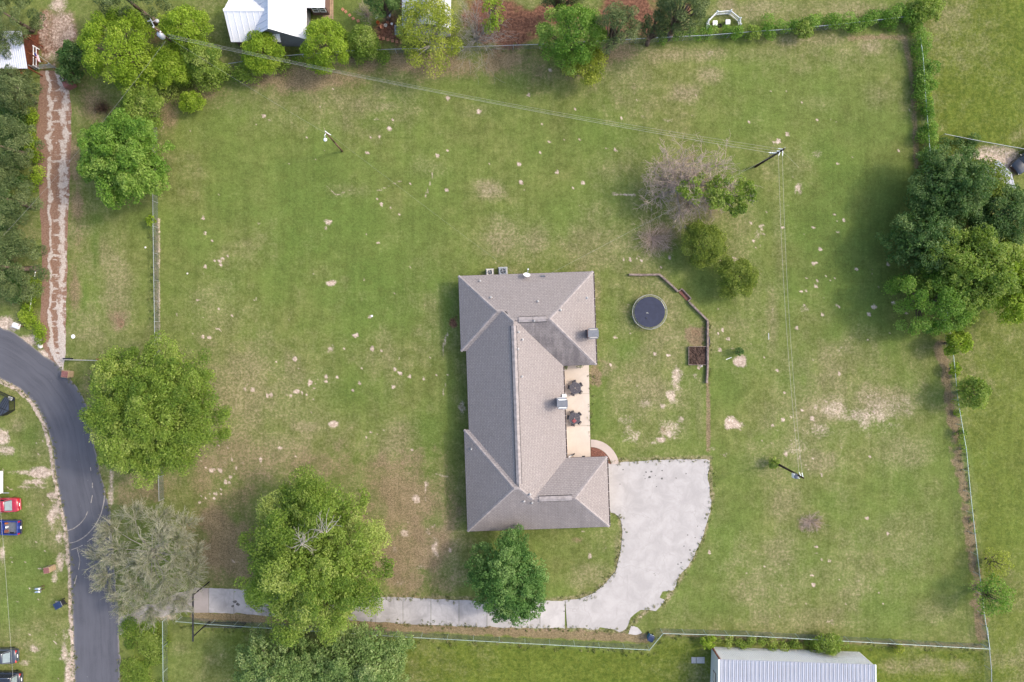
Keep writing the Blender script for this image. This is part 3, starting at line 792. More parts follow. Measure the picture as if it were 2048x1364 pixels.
drive = bpy.data.objects.new('driveway', None); link(drive); tag(drive, kind='structure')
def ragged(pts, amp, seed, step=5):
    pts = np.array(pts, float)
    L = np.hypot(*np.diff(pts, axis=0).T).sum()
    q = resample(pts, max(2, int(L / step)))
    r = np.random.default_rng(seed)
    t = np.gradient(q, axis=0); t /= np.maximum(np.hypot(t[:, 0], t[:, 1]), 1e-6)[:, None]
    w = r.normal(0, 1, len(q)); w = np.convolve(np.pad(w, 2, mode='edge'), [.2, .3, .3, .2], 'same')[2:-2] * amp
    w[0] = w[-1] = 0
    return [tuple(p) for p in (q + np.stack([-t[:, 1], t[:, 0]], 1) * w[:, None])]
topx = [388, 418, 490, 600, 745, 800, 900, 1000, 1130]
topy = [1175, 1176, 1179, 1186, 1192, 1195, 1199, 1203, 1200]
boty = [1225, 1225, 1228, 1236, 1243, 1247, 1251, 1254, 1257]
cuts = [388, 418, 468, 524, 582, 640, 696, 752, 806, 862, 918, 974, 1030, 1080, 1130]
for k, (x0, x1) in enumerate(zip(cuts[:-1], cuts[1:])):
    g0, g1 = x0 + 0.35, x1 - 0.35
    xs = np.linspace(g0, g1, 9)
    t = [(x, float(np.interp(x, topx, topy))) for x in xs]
    b = [(x, float(np.interp(x, topx, boty))) for x in xs]
    am = 0.2 if k == 0 else 1.1
    t, b = ragged(t, am, 50 + k, 4), ragged(b, am * 1.3, 90 + k, 4)
    slab('concrete_slab', t + b[::-1], 0.045, M['apron'] if k == 0 else (M['drive_old'] if k < 11 else M['drive']), drive)
pad_r = [(1216, 925), (1290, 922), (1340, 919), (1418, 919)]
pad_e = [(1420, 922), (1416, 960), (1423, 1000), (1416, 1040), (1403, 1080), (1384, 1120), (1360, 1150), (1347, 1180), (1325, 1182), (1318, 1195), (1330, 1200), (1312, 1222), (1280, 1218), (1262, 1235), (1250, 1256), (1238, 1263), (1215, 1256), (1200, 1254), (1196, 1260), (1170, 1256), (1130.4, 1257)]
pad_l = [(1130.4, 1200), (1158, 1198), (1188, 1186), (1212, 1166), (1232, 1142), (1242, 1100), (1245, 1062), (1242, 1040), (1232, 1028), (1217, 1024), (1216, 925)]
pad = ragged(pad_r, 1.0, 5, 5)[:-1] + ragged(pad_e, 1.7, 6, 4)[:-1] + ragged(pad_l, 0.5, 7, 5)[:-1]
slab('concrete_pad', pad, 0.047, M['drive'], drive)
slab('concrete_fragment', ragged([(1262, 1252), (1275, 1256), (1284, 1266), (1272, 1271), (1256, 1268), (1262, 1252)], 1, 8, 4), 0.03, M['drive'], drive)
# gravel apron between the road and the first slab, under the grey tree
ap = MB().prism([tuple(W(x, y)[:2]) for x, y in ragged([(236, 1238), (290, 1212), (340, 1190), (387.6, 1177), (387.6, 1223), (350, 1226), (300, 1236), (272, 1248), (252, 1262), (240, 1270)], 4, 9, 6)], -0.03, 0.02).build('gravel_apron', M['gravel'])
tag(ap, kind='structure')

pat = bpy.data.objects.new('patio', None); link(pat); tag(pat, kind='structure')
pc = [(1120, 722), (1177.5, 722), (1181, 916), (1124, 916)]
for k in range(3):
    t0, t1 = k / 3, (k + 1) / 3
    def lp(a, b, t): return (a[0] + (b[0] - a[0]) * t, a[1] + (b[1] - a[1]) * t)
    e = 0.0012
    slab('concrete_slab', [lp(pc[0], pc[3], t0 + e), lp(pc[1], pc[2], t0 + e), lp(pc[1], pc[2], t1 - e), lp(pc[0], pc[3], t1 - e)], 0.10, M['patio'], pat)
cx, cy = 1181.5, 936.0
outer = [(cx + 57 * math.cos(a), cy - 57 * math.sin(a)) for a in np.linspace(R(8), R(90), 22)]
inner = [(cx + 42 * math.cos(a), cy - 42 * math.sin(a)) for a in np.linspace(R(90), R(12), 22)]
wk = slab('walkway', outer + inner, 0.085, M['walk'], None); tag(wk, kind='structure')
bed = [(cx + 41.6 * math.cos(a), cy - 41.6 * math.sin(a)) for a in np.linspace(R(10), R(90), 18)] + [(1181.5, 920), (1215, 918), (1216, 926)]
mb_ = slab('mulch_bed', bed, 0.06, M['mulch'], None); tag(mb_, kind='structure')

# pale arcs dusted on the asphalt by turning tyres
def arc_strip(mb, pts, w):
    q = smooth(resample(pts, 26), 2)
    t = np.gradient(q, axis=0); t /= np.maximum(np.hypot(t[:, 0], t[:, 1]), 1e-6)[:, None]
    nn = np.stack([-t[:, 1], t[:, 0]], 1)
    ww = w * (0.6 + 0.6 * np.random.default_rng(len(mb.v)).random(len(q)))
    ww[0] = ww[-1] = 0.1
    for k in range(len(q) - 1):
        a, b = q[k] + nn[k] * ww[k], q[k] - nn[k] * ww[k]
        c, d = q[k + 1] - nn[k + 1] * ww[k + 1], q[k + 1] + nn[k + 1] * ww[k + 1]
        mb.add([W(x, y) + Vector((0, 0, 0.014)) for x, y in (a, b, c, d)], [(0, 1, 2, 3)])
tm = MB()
for pts, w in [([(132, 1062), (146, 1058), (160, 1048), (170, 1036), (176, 1022)], 1.0), ([(134, 1087), (152, 1084), (172, 1072), (190, 1052), (202, 1030), (209, 1000), (210, 972)], 1.0),
               ([(142, 1100), (158, 1094), (166, 1090)], .9), ([(174, 1084), (188, 1074)], .8), ([(157, 1140), (160, 1120), (154, 1096)], .7), ([(149, 1168), (154, 1150)], .9), ([(185, 965), (185, 976)], .9), ([(182, 1006), (185, 990)], 1.0), ([(181, 934), (182, 942)], .7)]:
    arc_strip(tm, pts, w)
tag(tm.build('tyre_mark', M['asphalt_line']), kind='stuff')

# dark leaf and oil spots on the parking pad
om = MB(); r_ = random.Random(12)
for (x, y, s) in [(1292, 944, .22), (1303, 943, .30), (1299, 954, .34), (1290, 957, .15), (1311, 951, .14), (1288, 951, .12), (1324, 941, .2), (1324, 957, .28), (1352, 956, .16), (1372, 947, .2), (1246, 939, .2), (1240, 968, .14), (1313, 973, .15), (1128, 1222, .18), (1308, 1147, .14), (1310, 1150, .12), (1375, 1070, .18), (1380, 1100, .22), (1362, 1125, .2), (1395, 1052, .15), (1368, 1092, .18), (1390, 1075, .14), (1356, 1128, .2), (470, 1203, .5), (476, 1208, .5), (466, 1212, .35)]:
    c = W(x, y); n = 9
    pts = [(c.x + s * .62 * r_.uniform(.5, 1.1) * math.cos(2 * math.pi * k / n), c.y + s * .5 * r_.uniform(.5, 1.1) * math.sin(2 * math.pi * k / n), .0505) for k in range(n)]
    om.add(pts, [tuple(range(n))])
M['oil'] = simple('oil_stain', (0.10, 0.092, 0.085), 0.8, 0.2, var=0.4, scale=4, bump=0)
tag(om.build('oil_stain', M['oil']), kind='stuff')
# ------------------------------------------------------------------ the house: hip roofs in its own grid (u right, v down, photograph pixels at eave height)
EAVE, PITCH = 2.6, 0.66
KE = MPP * (1 - EAVE / CAM_H)
TH = R(1.95)
def HV(u, v, h=0.0):
    """roof point: h = height above the eave in grid units times the pitch"""
    x = (u * math.cos(TH) + v * math.sin(TH)) * KE
    y = -(-u * math.sin(TH) + v * math.cos(TH)) * KE
    return Vector((x, y, EAVE + h * KE * PITCH))
def HZ(u, v, z):
    p = HV(u, v); p.z = z
    return p

def shingle_material():
    m, nt, p, out = _mat('roof_shingle')
    g = NG(nt)
    uv = g.attr('slope').outputs['Vector']
    s = g.sep(uv)
    P = g.pos()
    br = nt.nodes.new('ShaderNodeTexBrick')
    br.offset = 0.37; br.squash = 1.0
    nt.links.new(uv, br.inputs['Vector'])
    br.inputs['Color1'].default_value = (0.236, 0.209, 0.197, 1)
    br.inputs['Color2'].default_value = (0.266, 0.237, 0.224, 1)
    br.inputs['Mortar'].default_value = (0.172, 0.150, 0.145, 1)
    br.inputs['Scale'].default_value = 1.0
    br.inputs['Mortar Size'].default_value = 0.03
    br.inputs['Mortar Smooth'].default_value = 0.3
    br.inputs['Brick Width'].default_value = 0.40
    br.inputs['Row Height'].default_value = 0.22
    n1 = g.noise(P, 0.5, 5, 0.65)
    n2 = g.noise(P, 9, 3, 0.7)
    c = g.mix(g.step(n1, 0.3, 0.7, 0.0, 0.2), br.outputs['Color'], (0.245, 0.219, 0.213))
    # algae streaks running down the slopes
    st = g.noise(g.mapping(uv, (1.1, 0.16, 1)), 1.0, 5, 0.65, 0.5)
    st2 = g.noise(P, 0.28, 4, 0.6)
    w = g.attr('stain').outputs['Fac']
    f = g.math('MULTIPLY', w, g.step(g.math('MULTIPLY_ADD', st, 0.55, g.math('MULTIPLY', st2, 0.45)), 0.36, 0.62))
    c = g.mix(f, c, (0.095, 0.085, 0.087))
    k = g.step(n2, 0.25, 0.75, 0.80, 1.18)
    vm = nt.nodes.new('ShaderNodeVectorMath'); vm.operation = 'SCALE'
    nt.links.new(c, vm.inputs[0]); nt.links.new(k, vm.inputs['Scale'])
    nt.links.new(vm.outputs[0], p.inputs['Base Color'])
    p.inputs['Roughness'].default_value = 0.95
    p.inputs['Specular IOR Level'].default_value = 0.15
    nt.links.new(g.bump(g.math('ADD', br.outputs['Fac'], g.math('MULTIPLY', n2, -0.6)), 0.5, -0.03), p.inputs['Normal'])
    return m
M['shingle'] = shingle_material()
M['ridge_cap'] = simple('ridge_cap', (0.262, 0.234, 0.225), 0.95, 0.15, var=0.2, scale=2.5, bump=0.3)
M['vent_base'] = simple('vent_base', (0.03, 0.027, 0.028), 0.8, 0.2, bump=0)

def brick_wall_material():
    m, nt, p, out = _mat('brick_wall')
    g = NG(nt)
    c = g.coord('Object')
    s = g.sep(c)
    cm = nt.nodes.new('ShaderNodeCombineXYZ')
    nt.links.new(g.math('ADD', s[0], s[1]), cm.inputs[0]); nt.links.new(s[2], cm.inputs[1])
    br = nt.nodes.new('ShaderNodeTexBrick')
    nt.links.new(cm.outputs[0], br.inputs['Vector'])
    br.inputs['Color1'].default_value = (0.25, 0.13, 0.10, 1); br.inputs['Color2'].default_value = (0.33, 0.19, 0.15, 1)
    br.inputs['Mortar'].default_value = (0.38, 0.35, 0.32, 1)
    br.inputs['Scale'].default_value = 1; br.inputs['Brick Width'].default_value = 0.21; br.inputs['Row Height'].default_value = 0.075; br.inputs['Mortar Size'].default_value = 0.008
    nt.links.new(br.outputs['Color'], p.inputs['Base Color'])
    p.inputs['Roughness'].default_value = 0.9
    return m
M['brick_wall'] = brick_wall_material()

Wn, Wm, Ws, Em, En, Es = -102.8, -92.3, -102.0, 100.6, 167.0, 182.0
Nv, Nl, Nr, Sl, Sr, Sb = -133.8, 16.8, 53.2, 174.2, 237.3, 377.8
RU = (Wm + Em) / 2; RH = (Em - Wm) / 2
hNl, hNr, hSr = (Nl - Nv) / 2, (Nr - Nv) / 2, (Sb - Sr) / 2
vS = Sb - RH
aN, aNr = (Wn + hNl, (Nv + Nl) / 2, hNl), (En - hNr, (Nv + Nr) / 2, hNr)
aS, aSr = (Ws + RH, vS, RH), (Es - hSr, (Sr + Sb) / 2, hSr)

house = thing('house', 'long single storey house with taupe grey shingled hip roof beside the concrete patio', 'house', (0, 0, 0))
ROOF = {  # name -> (points, direction up the slope in (u, v), stain)
    'n': ([(Wn, Nv, 0), (En, Nv, 0), aNr, (2, aNr[1], hNr), (-10, aN[1], hNl), aN], (0, 1), 0.06),
    'nw': ([(Wn, Nv, 0), aN, (Wn, Nl, 0)], (1, 0), 0.06),
    'nl': ([(Wn, Nl, 0), aN, (-10, aN[1], hNl), (RU - 4, Nl, 0)], (0, -1), 0.15),
    'ne': ([(En, Nv, 0), (En, Nr, 0), aNr], (-1, 0), 0.05),
    'ns': ([(En, Nr, 0), (40, Nr, 0), (2, aNr[1], hNr), aNr], (0, -1), 0.8),
    'w': ([(Wm, Nv + (Wm - Wm), 0), (RU, Nv + RH, RH), (RU, vS, RH), (Wm, vS, 0)], (1, 0), 0.06),
    'e': ([(Em, -36, 0), (Em, aSr[1], 0), (RU + RH - hSr, aSr[1], hSr), (RU, vS, RH), (RU, Nv + RH, RH)], (-1, 0), 0.04),
    'sl': ([(Ws, Sl, 0), (-60, Sl, 0), (RU, vS, RH), aS], (0, 1), 0.05),
    'sw': ([(Ws, Sl, 0), aS, (Ws, Sb, 0)], (1, 0), 0.06),
    's': ([(Ws, Sb, 0), aS, (RU, vS, RH), (RU + RH - hSr, aSr[1], hSr), aSr, (Es, Sb, 0)], (0, -1), 0.28),
    'se': ([(Es, Sb, 0), aSr, (Es, Sr, 0)], (-1, 0), 0.05),
    'sn': ([(Es, Sr, 0), aSr, (RU + RH - hSr, aSr[1], hSr), (60, Sr, 0)], (0, 1), 0.10),
}
def build_roof():
    vs, fs, uv, st = [], [], [], []
    for nm, (pts, up, stain) in ROOF.items():
        b = len(vs)
        P3 = [HV(*p) for p in pts]
        nrm = (P3[1] - P3[0]).cross(P3[2] - P3[0])
        if nrm.z < 0:
            pts = pts[::-1]; P3 = P3[::-1]
        vs += P3
        fs.append(tuple(range(b, b + len(pts))))
        for (u, v, h) in pts:
            along = (v if up[0] else u) * KE
            uv.append((along, h * KE * math.sqrt(1 + PITCH ** 2), 0)); st.append(stain)
    me = bpy.data.meshes.new('roof')
    me.from_pydata(vs, [], fs)
    at = me.attributes.new('slope', 'FLOAT_VECTOR', 'POINT'); at.data.foreach_set('vector', np.array(uv, np.float32).ravel())
    at = me.attributes.new('stain', 'FLOAT', 'POINT'); at.data.foreach_set('value', np.array(st, np.float32))
    me.materials.append(M['shingle'])
    return link(bpy.data.objects.new('roof', me), house)
roof = build_roof()

# hip and ridge caps: overlapping cap shingles, one object per run
def cap_run(a, b, w=0.17, parent=roof, lift=0.02, name='ridge_cap'):
    a, b = HV(*a), HV(*b)
    L = (b - a).length
    n = max(2, int(L / 0.3))
    d = (b - a).normalized()
    side = d.cross(Vector((0, 0, 1))).normalized()
    up = side.cross(d).normalized()
    mb = MB()
    for k in range(n):
        p = a + d * (L * k / n); q = a + d * (L * (k + 1.12) / n)
        l0, l1 = lift + 0.012, lift
        vs = []
        for pt, l in ((p, l0), (q, l1)):
            vs += [pt + side * w + up * (l - w * 0.5), pt + up * l, pt - side * w + up * (l - w * 0.5)]
        mb.add(vs, [(0, 1, 4, 3), (1, 2, 5, 4)])
    return mb.build(name, M['ridge_cap'], parent)
for a, b in [((Wn, Nv, 0), aN), ((Wn, Nl, 0), aN), ((En, Nv, 0), aNr), ((En, Nr, 0), aNr), (aN, (aN[0] + 10.5, aN[1], hNl)), ((aN[0] + 10.5, aN[1], hNl), (RU, Nv + RH, RH)),
             ((Ws, Sl, 0), aS), ((Ws, Sb, 0), aS), (aS, (RU, vS, RH)), ((RU, vS, RH), (RU + RH - hSr, aSr[1], hSr)), ((Es, Sb, 0), aSr), ((Es, Sr, 0), aSr)]:
    cap_run(a, b)
# raised ridge vents with dark slots on both sides
def ridge_vent(a, b):
    base = HV(*a), HV(*b)
    d = (base[1] - base[0]).normalized(); side = d.cross(Vector((0, 0, 1))).normalized()
    mb = MB()
    vs = []
    for p in base:
        vs += [p + side * 0.36 + Vector((0, 0, -0.28)), p + side * 0.36 + Vector((0, 0, -0.15)), p - side * 0.36 + Vector((0, 0, -0.15)), p - side * 0.36 + Vector((0, 0, -0.28))]
    mb.add(vs, [(0, 1, 5, 4), (1, 2, 6, 5), (2, 3, 7, 6), (3, 2, 1, 0), (4, 5, 6, 7)])
    o = mb.build('ridge_vent', M['vent_base'], roof)
    n = max(2, int((base[1] - base[0]).length / 1.2))
    for k in range(n):
        p = base[0].lerp(base[1], k / n); q = base[0].lerp(base[1], (k + 0.985) / n)
        m2 = MB(); vs = []
        for pt in (p, q):
            vs += [pt + side * 0.30 + Vector((0, 0, -0.09)), pt + Vector((0, 0, 0.06)), pt - side * 0.30 + Vector((0, 0, -0.09)), pt - side * 0.30 + Vector((0, 0, -0.14)), pt + side * 0.30 + Vector((0, 0, -0.14))]
        m2.add(vs, [(0, 1, 6, 5), (1, 2, 7, 6), (2, 3, 8, 7), (4, 0, 5, 9), (3, 4, 9, 8), (4, 3, 2, 1, 0), (5, 6, 7, 8, 9)])
        m2.build('ridge_cap', M['ridge_cap'], roof)
ridge_vent((RU, Nv + RH + 8, RH), (RU, vS - 8, RH))
ridge_vent((14, aNr[1], hNr), (aNr[0] - 6, aNr[1], hNr))
ridge_vent((42, aSr[1], hSr), (aSr[0] - 6, aSr[1], hSr))

outline = [(Wn, Nv), (En, Nv), (En, Nr), (Em, Nr), (Em, Sr), (Es, Sr), (Es, Sb), (Ws, Sb), (Ws, Sl), (Wm, Sl), (Wm, Nl), (Wn, Nl)]
def inset(poly, d):
    n = len(poly); out_ = []
    for i in range(n):
        p0, p1, p2 = poly[i - 1], poly[i], poly[(i + 1) % n]
        d1 = Vector((p1[0] - p0[0], p1[1] - p0[1])).normalized(); d2 = Vector((p2[0] - p1[0], p2[1] - p1[1])).normalized()
        n1 = Vector((-d1.y, d1.x)); n2 = Vector((-d2.y, d2.x))
        out_.append((p1[0] + (n1.x + n2.x) * d, p1[1] + (n1.y + n2.y) * d))
    return out_
WALL = inset(outline, 8.0)
mbw = MB(); mbw.prism([tuple(HV(u, v)[:2]) for u, v in WALL], 0.0, EAVE - 0.06)
mbw.build('wall', M['brick_wall'], house)
mbs = MB(); n_ = len(outline); OI = inset(outline, 0.6)
mbs.prism([tuple(HV(u, v)[:2]) for u, v in OI], EAVE - 0.05, EAVE - 0.035)
mbs.build('soffit', M['cream_wall'], house)
mbf = MB()
OO = inset(outline, -0.35)
for i in range(n_):
    j = (i + 1) % n_
    a, b, c, d = OI[i], OI[j], OO[j], OO[i]
    vs = [HZ(*a, EAVE - 0.16), HZ(*b, EAVE - 0.16), HZ(*c, EAVE - 0.16), HZ(*d, EAVE - 0.16), HZ(*a, EAVE - 0.0), HZ(*b, EAVE - 0.0), HZ(*c, EAVE - 0.012), HZ(*d, EAVE - 0.012)]
    mbf.add(vs, [(0, 1, 2, 3), (7, 6, 5, 4), (3, 2, 6, 7), (1, 0, 4, 5)])
mbf.build('fascia', M['fascia'], house)
# half-round gutters along the east eaves, held by pale straps
def gutter(u, v0, v1):
    g_ = MB()
    a, b = HZ(u + 1.5, v0, EAVE - 0.10), HZ(u + 1.5, v1, EAVE - 0.10)
    g_.tube(a, b, 0.065, n=8)
    o = g_.build('gutter', M['fascia'], house, smooth=True)
    for t in np.linspace(0.04, 0.96, max(3, int(abs(v1 - v0) / 15))):
        s_ = MB(); s_.box(HZ(u + 1.4, v0 + (v1 - v0) * t, EAVE - 0.03), (0.17, 0.05, 0.03), rz=TH)
        s_.build('gutter_strap', M['concrete_pot'], o)
gutter(En, Nv, Nr); gutter(Em, Nr + 2, Sr - 2); gutter(Es, Sr, Sb)

# windows and doors under the eaves
def opening(name, u, v, axis, w, z0, z1, material, frame=0.07):
    """axis 'u': wall runs along u (normal +-v); 'v': wall runs along v"""
    c = HZ(u, v, (z0 + z1) / 2)
    rz = -TH if False else TH
    sz = (w, 0.10, z1 - z0) if axis == 'u' else (0.10, w, z1 - z0)
    f = MB()
    t = frame
    for sx in (-1, 1):
        off = Vector((sx * (w / 2 - t / 2), 0, 0)) if axis == 'u' else Vector((0, sx * (w / 2 - t / 2), 0))
        f.box(c + Matrix.Rotation(TH, 3, 'Z') @ off, ((t, 0.12, z1 - z0) if axis == 'u' else (0.12, t, z1 - z0)), rz=TH)
    for z in (z0 + t / 2, z1 - t / 2, (z0 + z1) / 2):
        f.box(Vector((c.x, c.y, z)), ((w - 2 * t, 0.11, t) if axis == 'u' else (0.11, w - 2 * t, t)), rz=TH)
    fo = f.build(name, M['white_paint'], house)
    p = MB(); p.box(c, ((w - 2 * t, 0.05, z1 - z0 - 2 * t) if axis == 'u' else (0.05, w - 2 * t, z1 - z0 - 2 * t)), rz=TH)
    p.build('pane' if name == 'window' else 'panel', material, fo)
for v in (-95, -25, 40, 85, 130, 215, 270, 330):
    u = (Wn if v < 16 else Wm if v < 170 else Ws) + 8
    opening('window', u, v, 'v', 1.1, 0.9, 2.1, M['glass'])
for u in (-60, 20, 100): opening('window', u, Nv + 8, 'u', 1.1, 0.9, 2.1, M['glass'])
for v in (75, 180): opening('window', Em - 8, v, 'v', 1.2, 0.9, 2.1, M['glass'])
opening('door', Em - 8, 150, 'v', 0.95, 0.02, 2.1, M['brown_wall'])
opening('garage_door', Es - 8, 285, 'v', 2.7, 0.02, 2.2, M['cream_wall'], 0.09)
opening('garage_door', Es - 8, 340, 'v', 2.7, 0.02, 2.2, M['cream_wall'], 0.09)
for u in (-40, 40, 120): opening('window', u, Sb - 8, 'u', 1.1, 0.9, 2.1, M['glass'])

def roof_height(u, v):
    hs = [min(u - Wm, Em - u) if -40 < v < vS else -1]
    hs.append(min(u - Wn, v - Nv, Nl - v)); hs.append(min(En - u, v - Nv, Nr - v))
    hs.append(min(u - Ws, v - Sl, Sb - v)); hs.append(min(Es - u, v - Sr, Sb - v))
    return max(hs)
def px_to_uv(px, py, z):
    k = (1 - z / CAM_H) / (1 - EAVE / CAM_H)
    x, y = (px - 1024) * k, (py - 682) * k
    return x * math.cos(TH) - y * math.sin(TH), x * math.sin(TH) + y * math.cos(TH)
def on_roof(px, py):
    z = 4.0
    for _ in range(6):
        u, v = px_to_uv(px, py, z)
        z = EAVE + roof_height(u, v) * KE * PITCH
    return Vector((*W(px, py, z)[:2], z))
# plumbing vents and small hood vents
for px, py in [(960, 562), (982, 595), (1076, 603), (1174, 596), (1121, 620), (1069, 641), (1037, 664), (1045, 679), (1036, 698), (1044, 753), (943, 898), (1060, 989), (1048, 1002), (1064, 1005)]:
    p = on_roof(px, py)
    v_ = MB(); v_.tube(p - Vector((0, 0, 0.12)), p + Vector((0, 0, 0.32)), 0.075, n=8)
    v_.lathe([(0.17, 0.02), (0.15, 0.05), (0.09, 0.10), (0.09, 0.12)], p - Vector((0, 0, 0.03)), 10)
    v_.build('roof_vent', M['concrete_pot'], house)

# chimneys: brick stack, white clad side, raised metal cap with folded flaps
def chimney(px, py, clad):
    zt = 5.6
    c = W(px, py, zt)
    st = MB(); st.box((c.x, c.y, zt / 2 + 0.4), (1.02, 1.05, zt - 0.9), rz=TH)
    o = st.build('chimney', M['brick_wall'] if not clad else M['white_paint'], house)
    cp = MB()
    cp.box((c.x, c.y, zt - 0.02), (1.22, 0.80, 0.05), rz=TH)
    cp.build('chimney_cap', M['slate_metal'], o)
    for s in (-1, 1):
        fl = MB()
        q = Matrix.Rotation(TH, 3, 'Z') @ Vector((0, s * 0.52, 0))
        fl.box((c.x + q.x, c.y + q.y, zt - 0.14), (1.10, 0.22, 0.04), rz=TH, rx=-s * 0.5)
        fl.build('cap_flap', M['slate_metal'], o)
    lg = MB()
    for sx in (-1, 1):
        for sy in (-1, 1):
            q = Matrix.Rotation(TH, 3, 'Z') @ Vector((sx * 0.45, sy * 0.40, 0))
            lg.box((c.x + q.x, c.y + q.y, zt - 0.12), (0.10, 0.10, 0.22), rz=TH)
    lg.build('cap_leg', M['vent_base'], o)
    if clad:
        for s in (-1, 1):
            sh = MB()
            q = Matrix.Rotation(TH, 3, 'Z') @ Vector((0.42, s * 0.72, 0))
            sh.box((c.x + q.x, c.y + q.y, 2.9), (0.50, 0.34, 0.3), rz=TH)
            sh.build('chimney_shoulder', M['white_paint'], o)
chimney(1187, 667, False)
chimney(1125, 807.5, True)

# satellite dish on the north eave
d = on_roof(1054, 552)
dish = thing('satellite_dish', 'white satellite dish with its arm on the north edge of the house roof', 'satellite dish', d)
m_ = MB(); m_.tube((0, 0, -0.1), (0, 0, 0.5), 0.035, n=8); m_.tube((0, 0.02, 0.45), (0.12, 0.72, 0.75), 0.03, n=6); m_.build('mast', M['galv'], dish)
m_ = MB(); m_.lathe([(0.03, 0.0), (0.2, 0.025), (0.36, 0.09), (0.42, 0.13), (0.40, 0.13), (0.34, 0.10), (0.18, 0.045), (0.03, 0.02)], (0, 0, 0), 24)
rf = m_.build('reflector', M['white_paint'], dish, True); rf.location = (-0.05, 0, 0.52); rf.rotation_euler = (R(-48), R(12), 0)
m_ = MB(); m_.box((0.12, 0.74, 0.76), (0.16, 0.12, 0.12)); m_.build('receiver', M['white_paint'], dish)
sk = on_roof(1086, 553)
m_ = MB(); m_.box((sk.x, sk.y, sk.z + 0.06), (0.5, 0.28, 0.12), rx=R(33)); m_.build('roof_box_vent', M['slate_metal'], house)

# air conditioning units by the north wall
def ac_unit(name, label, loc, group=None, s=0.8, col='cream_wall'):
    t = thing(name, label, 'air conditioner', loc, TH, group)
    b = MB(); b.box((0, 0, 0.05), (s + 0.25, s + 0.25, 0.10)); b.build('concrete_base', M['concrete_pot'], t)
    b = MB()
    for x in (-1, 1):
        for y in (-1, 1): b.box((x * s / 2 * 0.94, y * s / 2 * 0.94, 0.45), (0.07, 0.07, 0.70))
    b.box((0, 0, 0.42), (s * 0.9, s * 0.9, 0.62)); b.build('casing', M[col], t)
    b = MB(); b.box((0, s * 0.45, 0.80), (s, s * 0.1, 0.05)); b.box((0, -s * 0.45, 0.80), (s, s * 0.1, 0.05)); b.box((s * 0.45, 0, 0.80), (s * 0.1, s * 0.8, 0.05)); b.box((-s * 0.45, 0, 0.80), (s * 0.1, s * 0.8, 0.05)); b.build('top_frame', M[col], t)
    b = MB(); b.lathe([(s * 0.38, 0.735), (s * 0.38, 0.75)], (0, 0, 0), 20); b.build('fan_well', M['dark_plastic'], t)
    b = MB()
    for k in range(4):
        a = k * math.pi / 2 + 0.3
        b.box((math.cos(a) * s * 0.18, math.sin(a) * s * 0.18, 0.775), (s * 0.34, 0.12, 0.015), rz=a, rx=0.3)
    b.build('fan_blade', M['slate_metal'], t)
    b = MB()
    for r_ in (0.12, 0.24, 0.36): b.torus((0, 0, 0.81), s * r_, 0.008, 20, 4)
    b.build('fan_guard', M['galv'], t)
    return t
ac_unit('air_conditioner', 'pale air conditioner by the north wall, further left from the dish', W(980, 545.5, 0), s=0.75)
ac_unit('air_conditioner', 'square air conditioner with a dark fan by the north wall, nearer the dish', W(1006, 543.2, 0), col='galv', s=0.9)

# ------------------------------------------------------------------ metal roofed buildings next door
def ribbed_material(name, base, dirt):
    m, nt, p, out = _mat(name)
    g = NG(nt)
    P = g.pos()
    n1 = g.noise(P, 0.6, 5, 0.65); n2 = g.noise(P, 3, 4, 0.7)
    c = g.mix(g.step(n1, 0.35, 0.75, 0, 0.5), base, dirt)
    c = g.mix(g.step(n2, 0.6, 0.8, 0, 0.35), c, dirt)
    nt.links.new(c, p.inputs['Base Color'])
    p.inputs['Roughness'].default_value = 0.42
    p.inputs['Specular IOR Level'].default_value = 0.4
    return m
M['white_sheet'] = ribbed_material('white_sheet', (0.66, 0.66, 0.67), (0.56, 0.55, 0.54))
M['grey_sheet'] = ribbed_material('grey_sheet', (0.325, 0.34, 0.385), (0.27, 0.275, 0.30))
M['skylit_wall_sheet'] = ribbed_material('skylit_wall_sheet', (0.76, 0.74, 0.73), (0.66, 0.63, 0.60))  # lighter copy for the north wall, sky brightness put into the colour
M['blue_or_shaded_sheet'] = ribbed_material('blue_or_shaded_sheet', (0.52, 0.54, 0.60), (0.44, 0.45, 0.49))

def sheet_panels(parent, corners, panel_w, rib, material, name='roof_panel', along=0, lift=0.0, ribs_per=2, gap=0.004):
    """corners a,b,c,d: a-b eave (or edge), d-c ridge; panels side by side from a to b, each with raised ribs running a->d"""
    a, b, c, d = [Vector(x) for x in corners]
    n = max(1, round((b - a).length / panel_w))
    nrm = (b - a).cross(d - a).normalized()
    if nrm.z < -1e-6: nrm = -nrm
    for k in range(n):
        t0, t1 = k / n, (k + 1) / n
        mb = MB()
        e = gap / max(1e-3, (b - a).length)
        p = [a.lerp(b, t0 + e), a.lerp(b, t1 - e), d.lerp(c, t1 - e), d.lerp(c, t0 + e)]
        th = nrm * 0.02
        mb.add([x - th for x in p] + [x for x in p], [(3, 2, 1, 0), (4, 5, 6, 7), (0, 1, 5, 4), (1, 2, 6, 5), (2, 3, 7, 6), (3, 0, 4, 7)])
        for j in range(ribs_per):
            t = (t0 + (t1 - t0) * (j + 0.5) / ribs_per)
            q, r_ = a.lerp(b, t), d.lerp(c, t)
            s = (b - a).normalized()
            w = rib
            vs = []
            for x in (q, r_):
                vs += [x + s * w + nrm * 0.001, x + s * w * 0.45 + nrm * rib * 0.9, x - s * w * 0.45 + nrm * rib * 0.9, x - s * w + nrm * 0.001]
            mb.add(vs, [(0, 1, 5, 4), (1, 2, 6, 5), (2, 3, 7, 6), (0, 3, 2, 1), (4, 5, 6, 7)])
        mb.build(name, material, parent)

def quad_box(mb, pts_low, z0, z1):
    mb.prism([tuple(p) for p in pts_low], z0, z1)

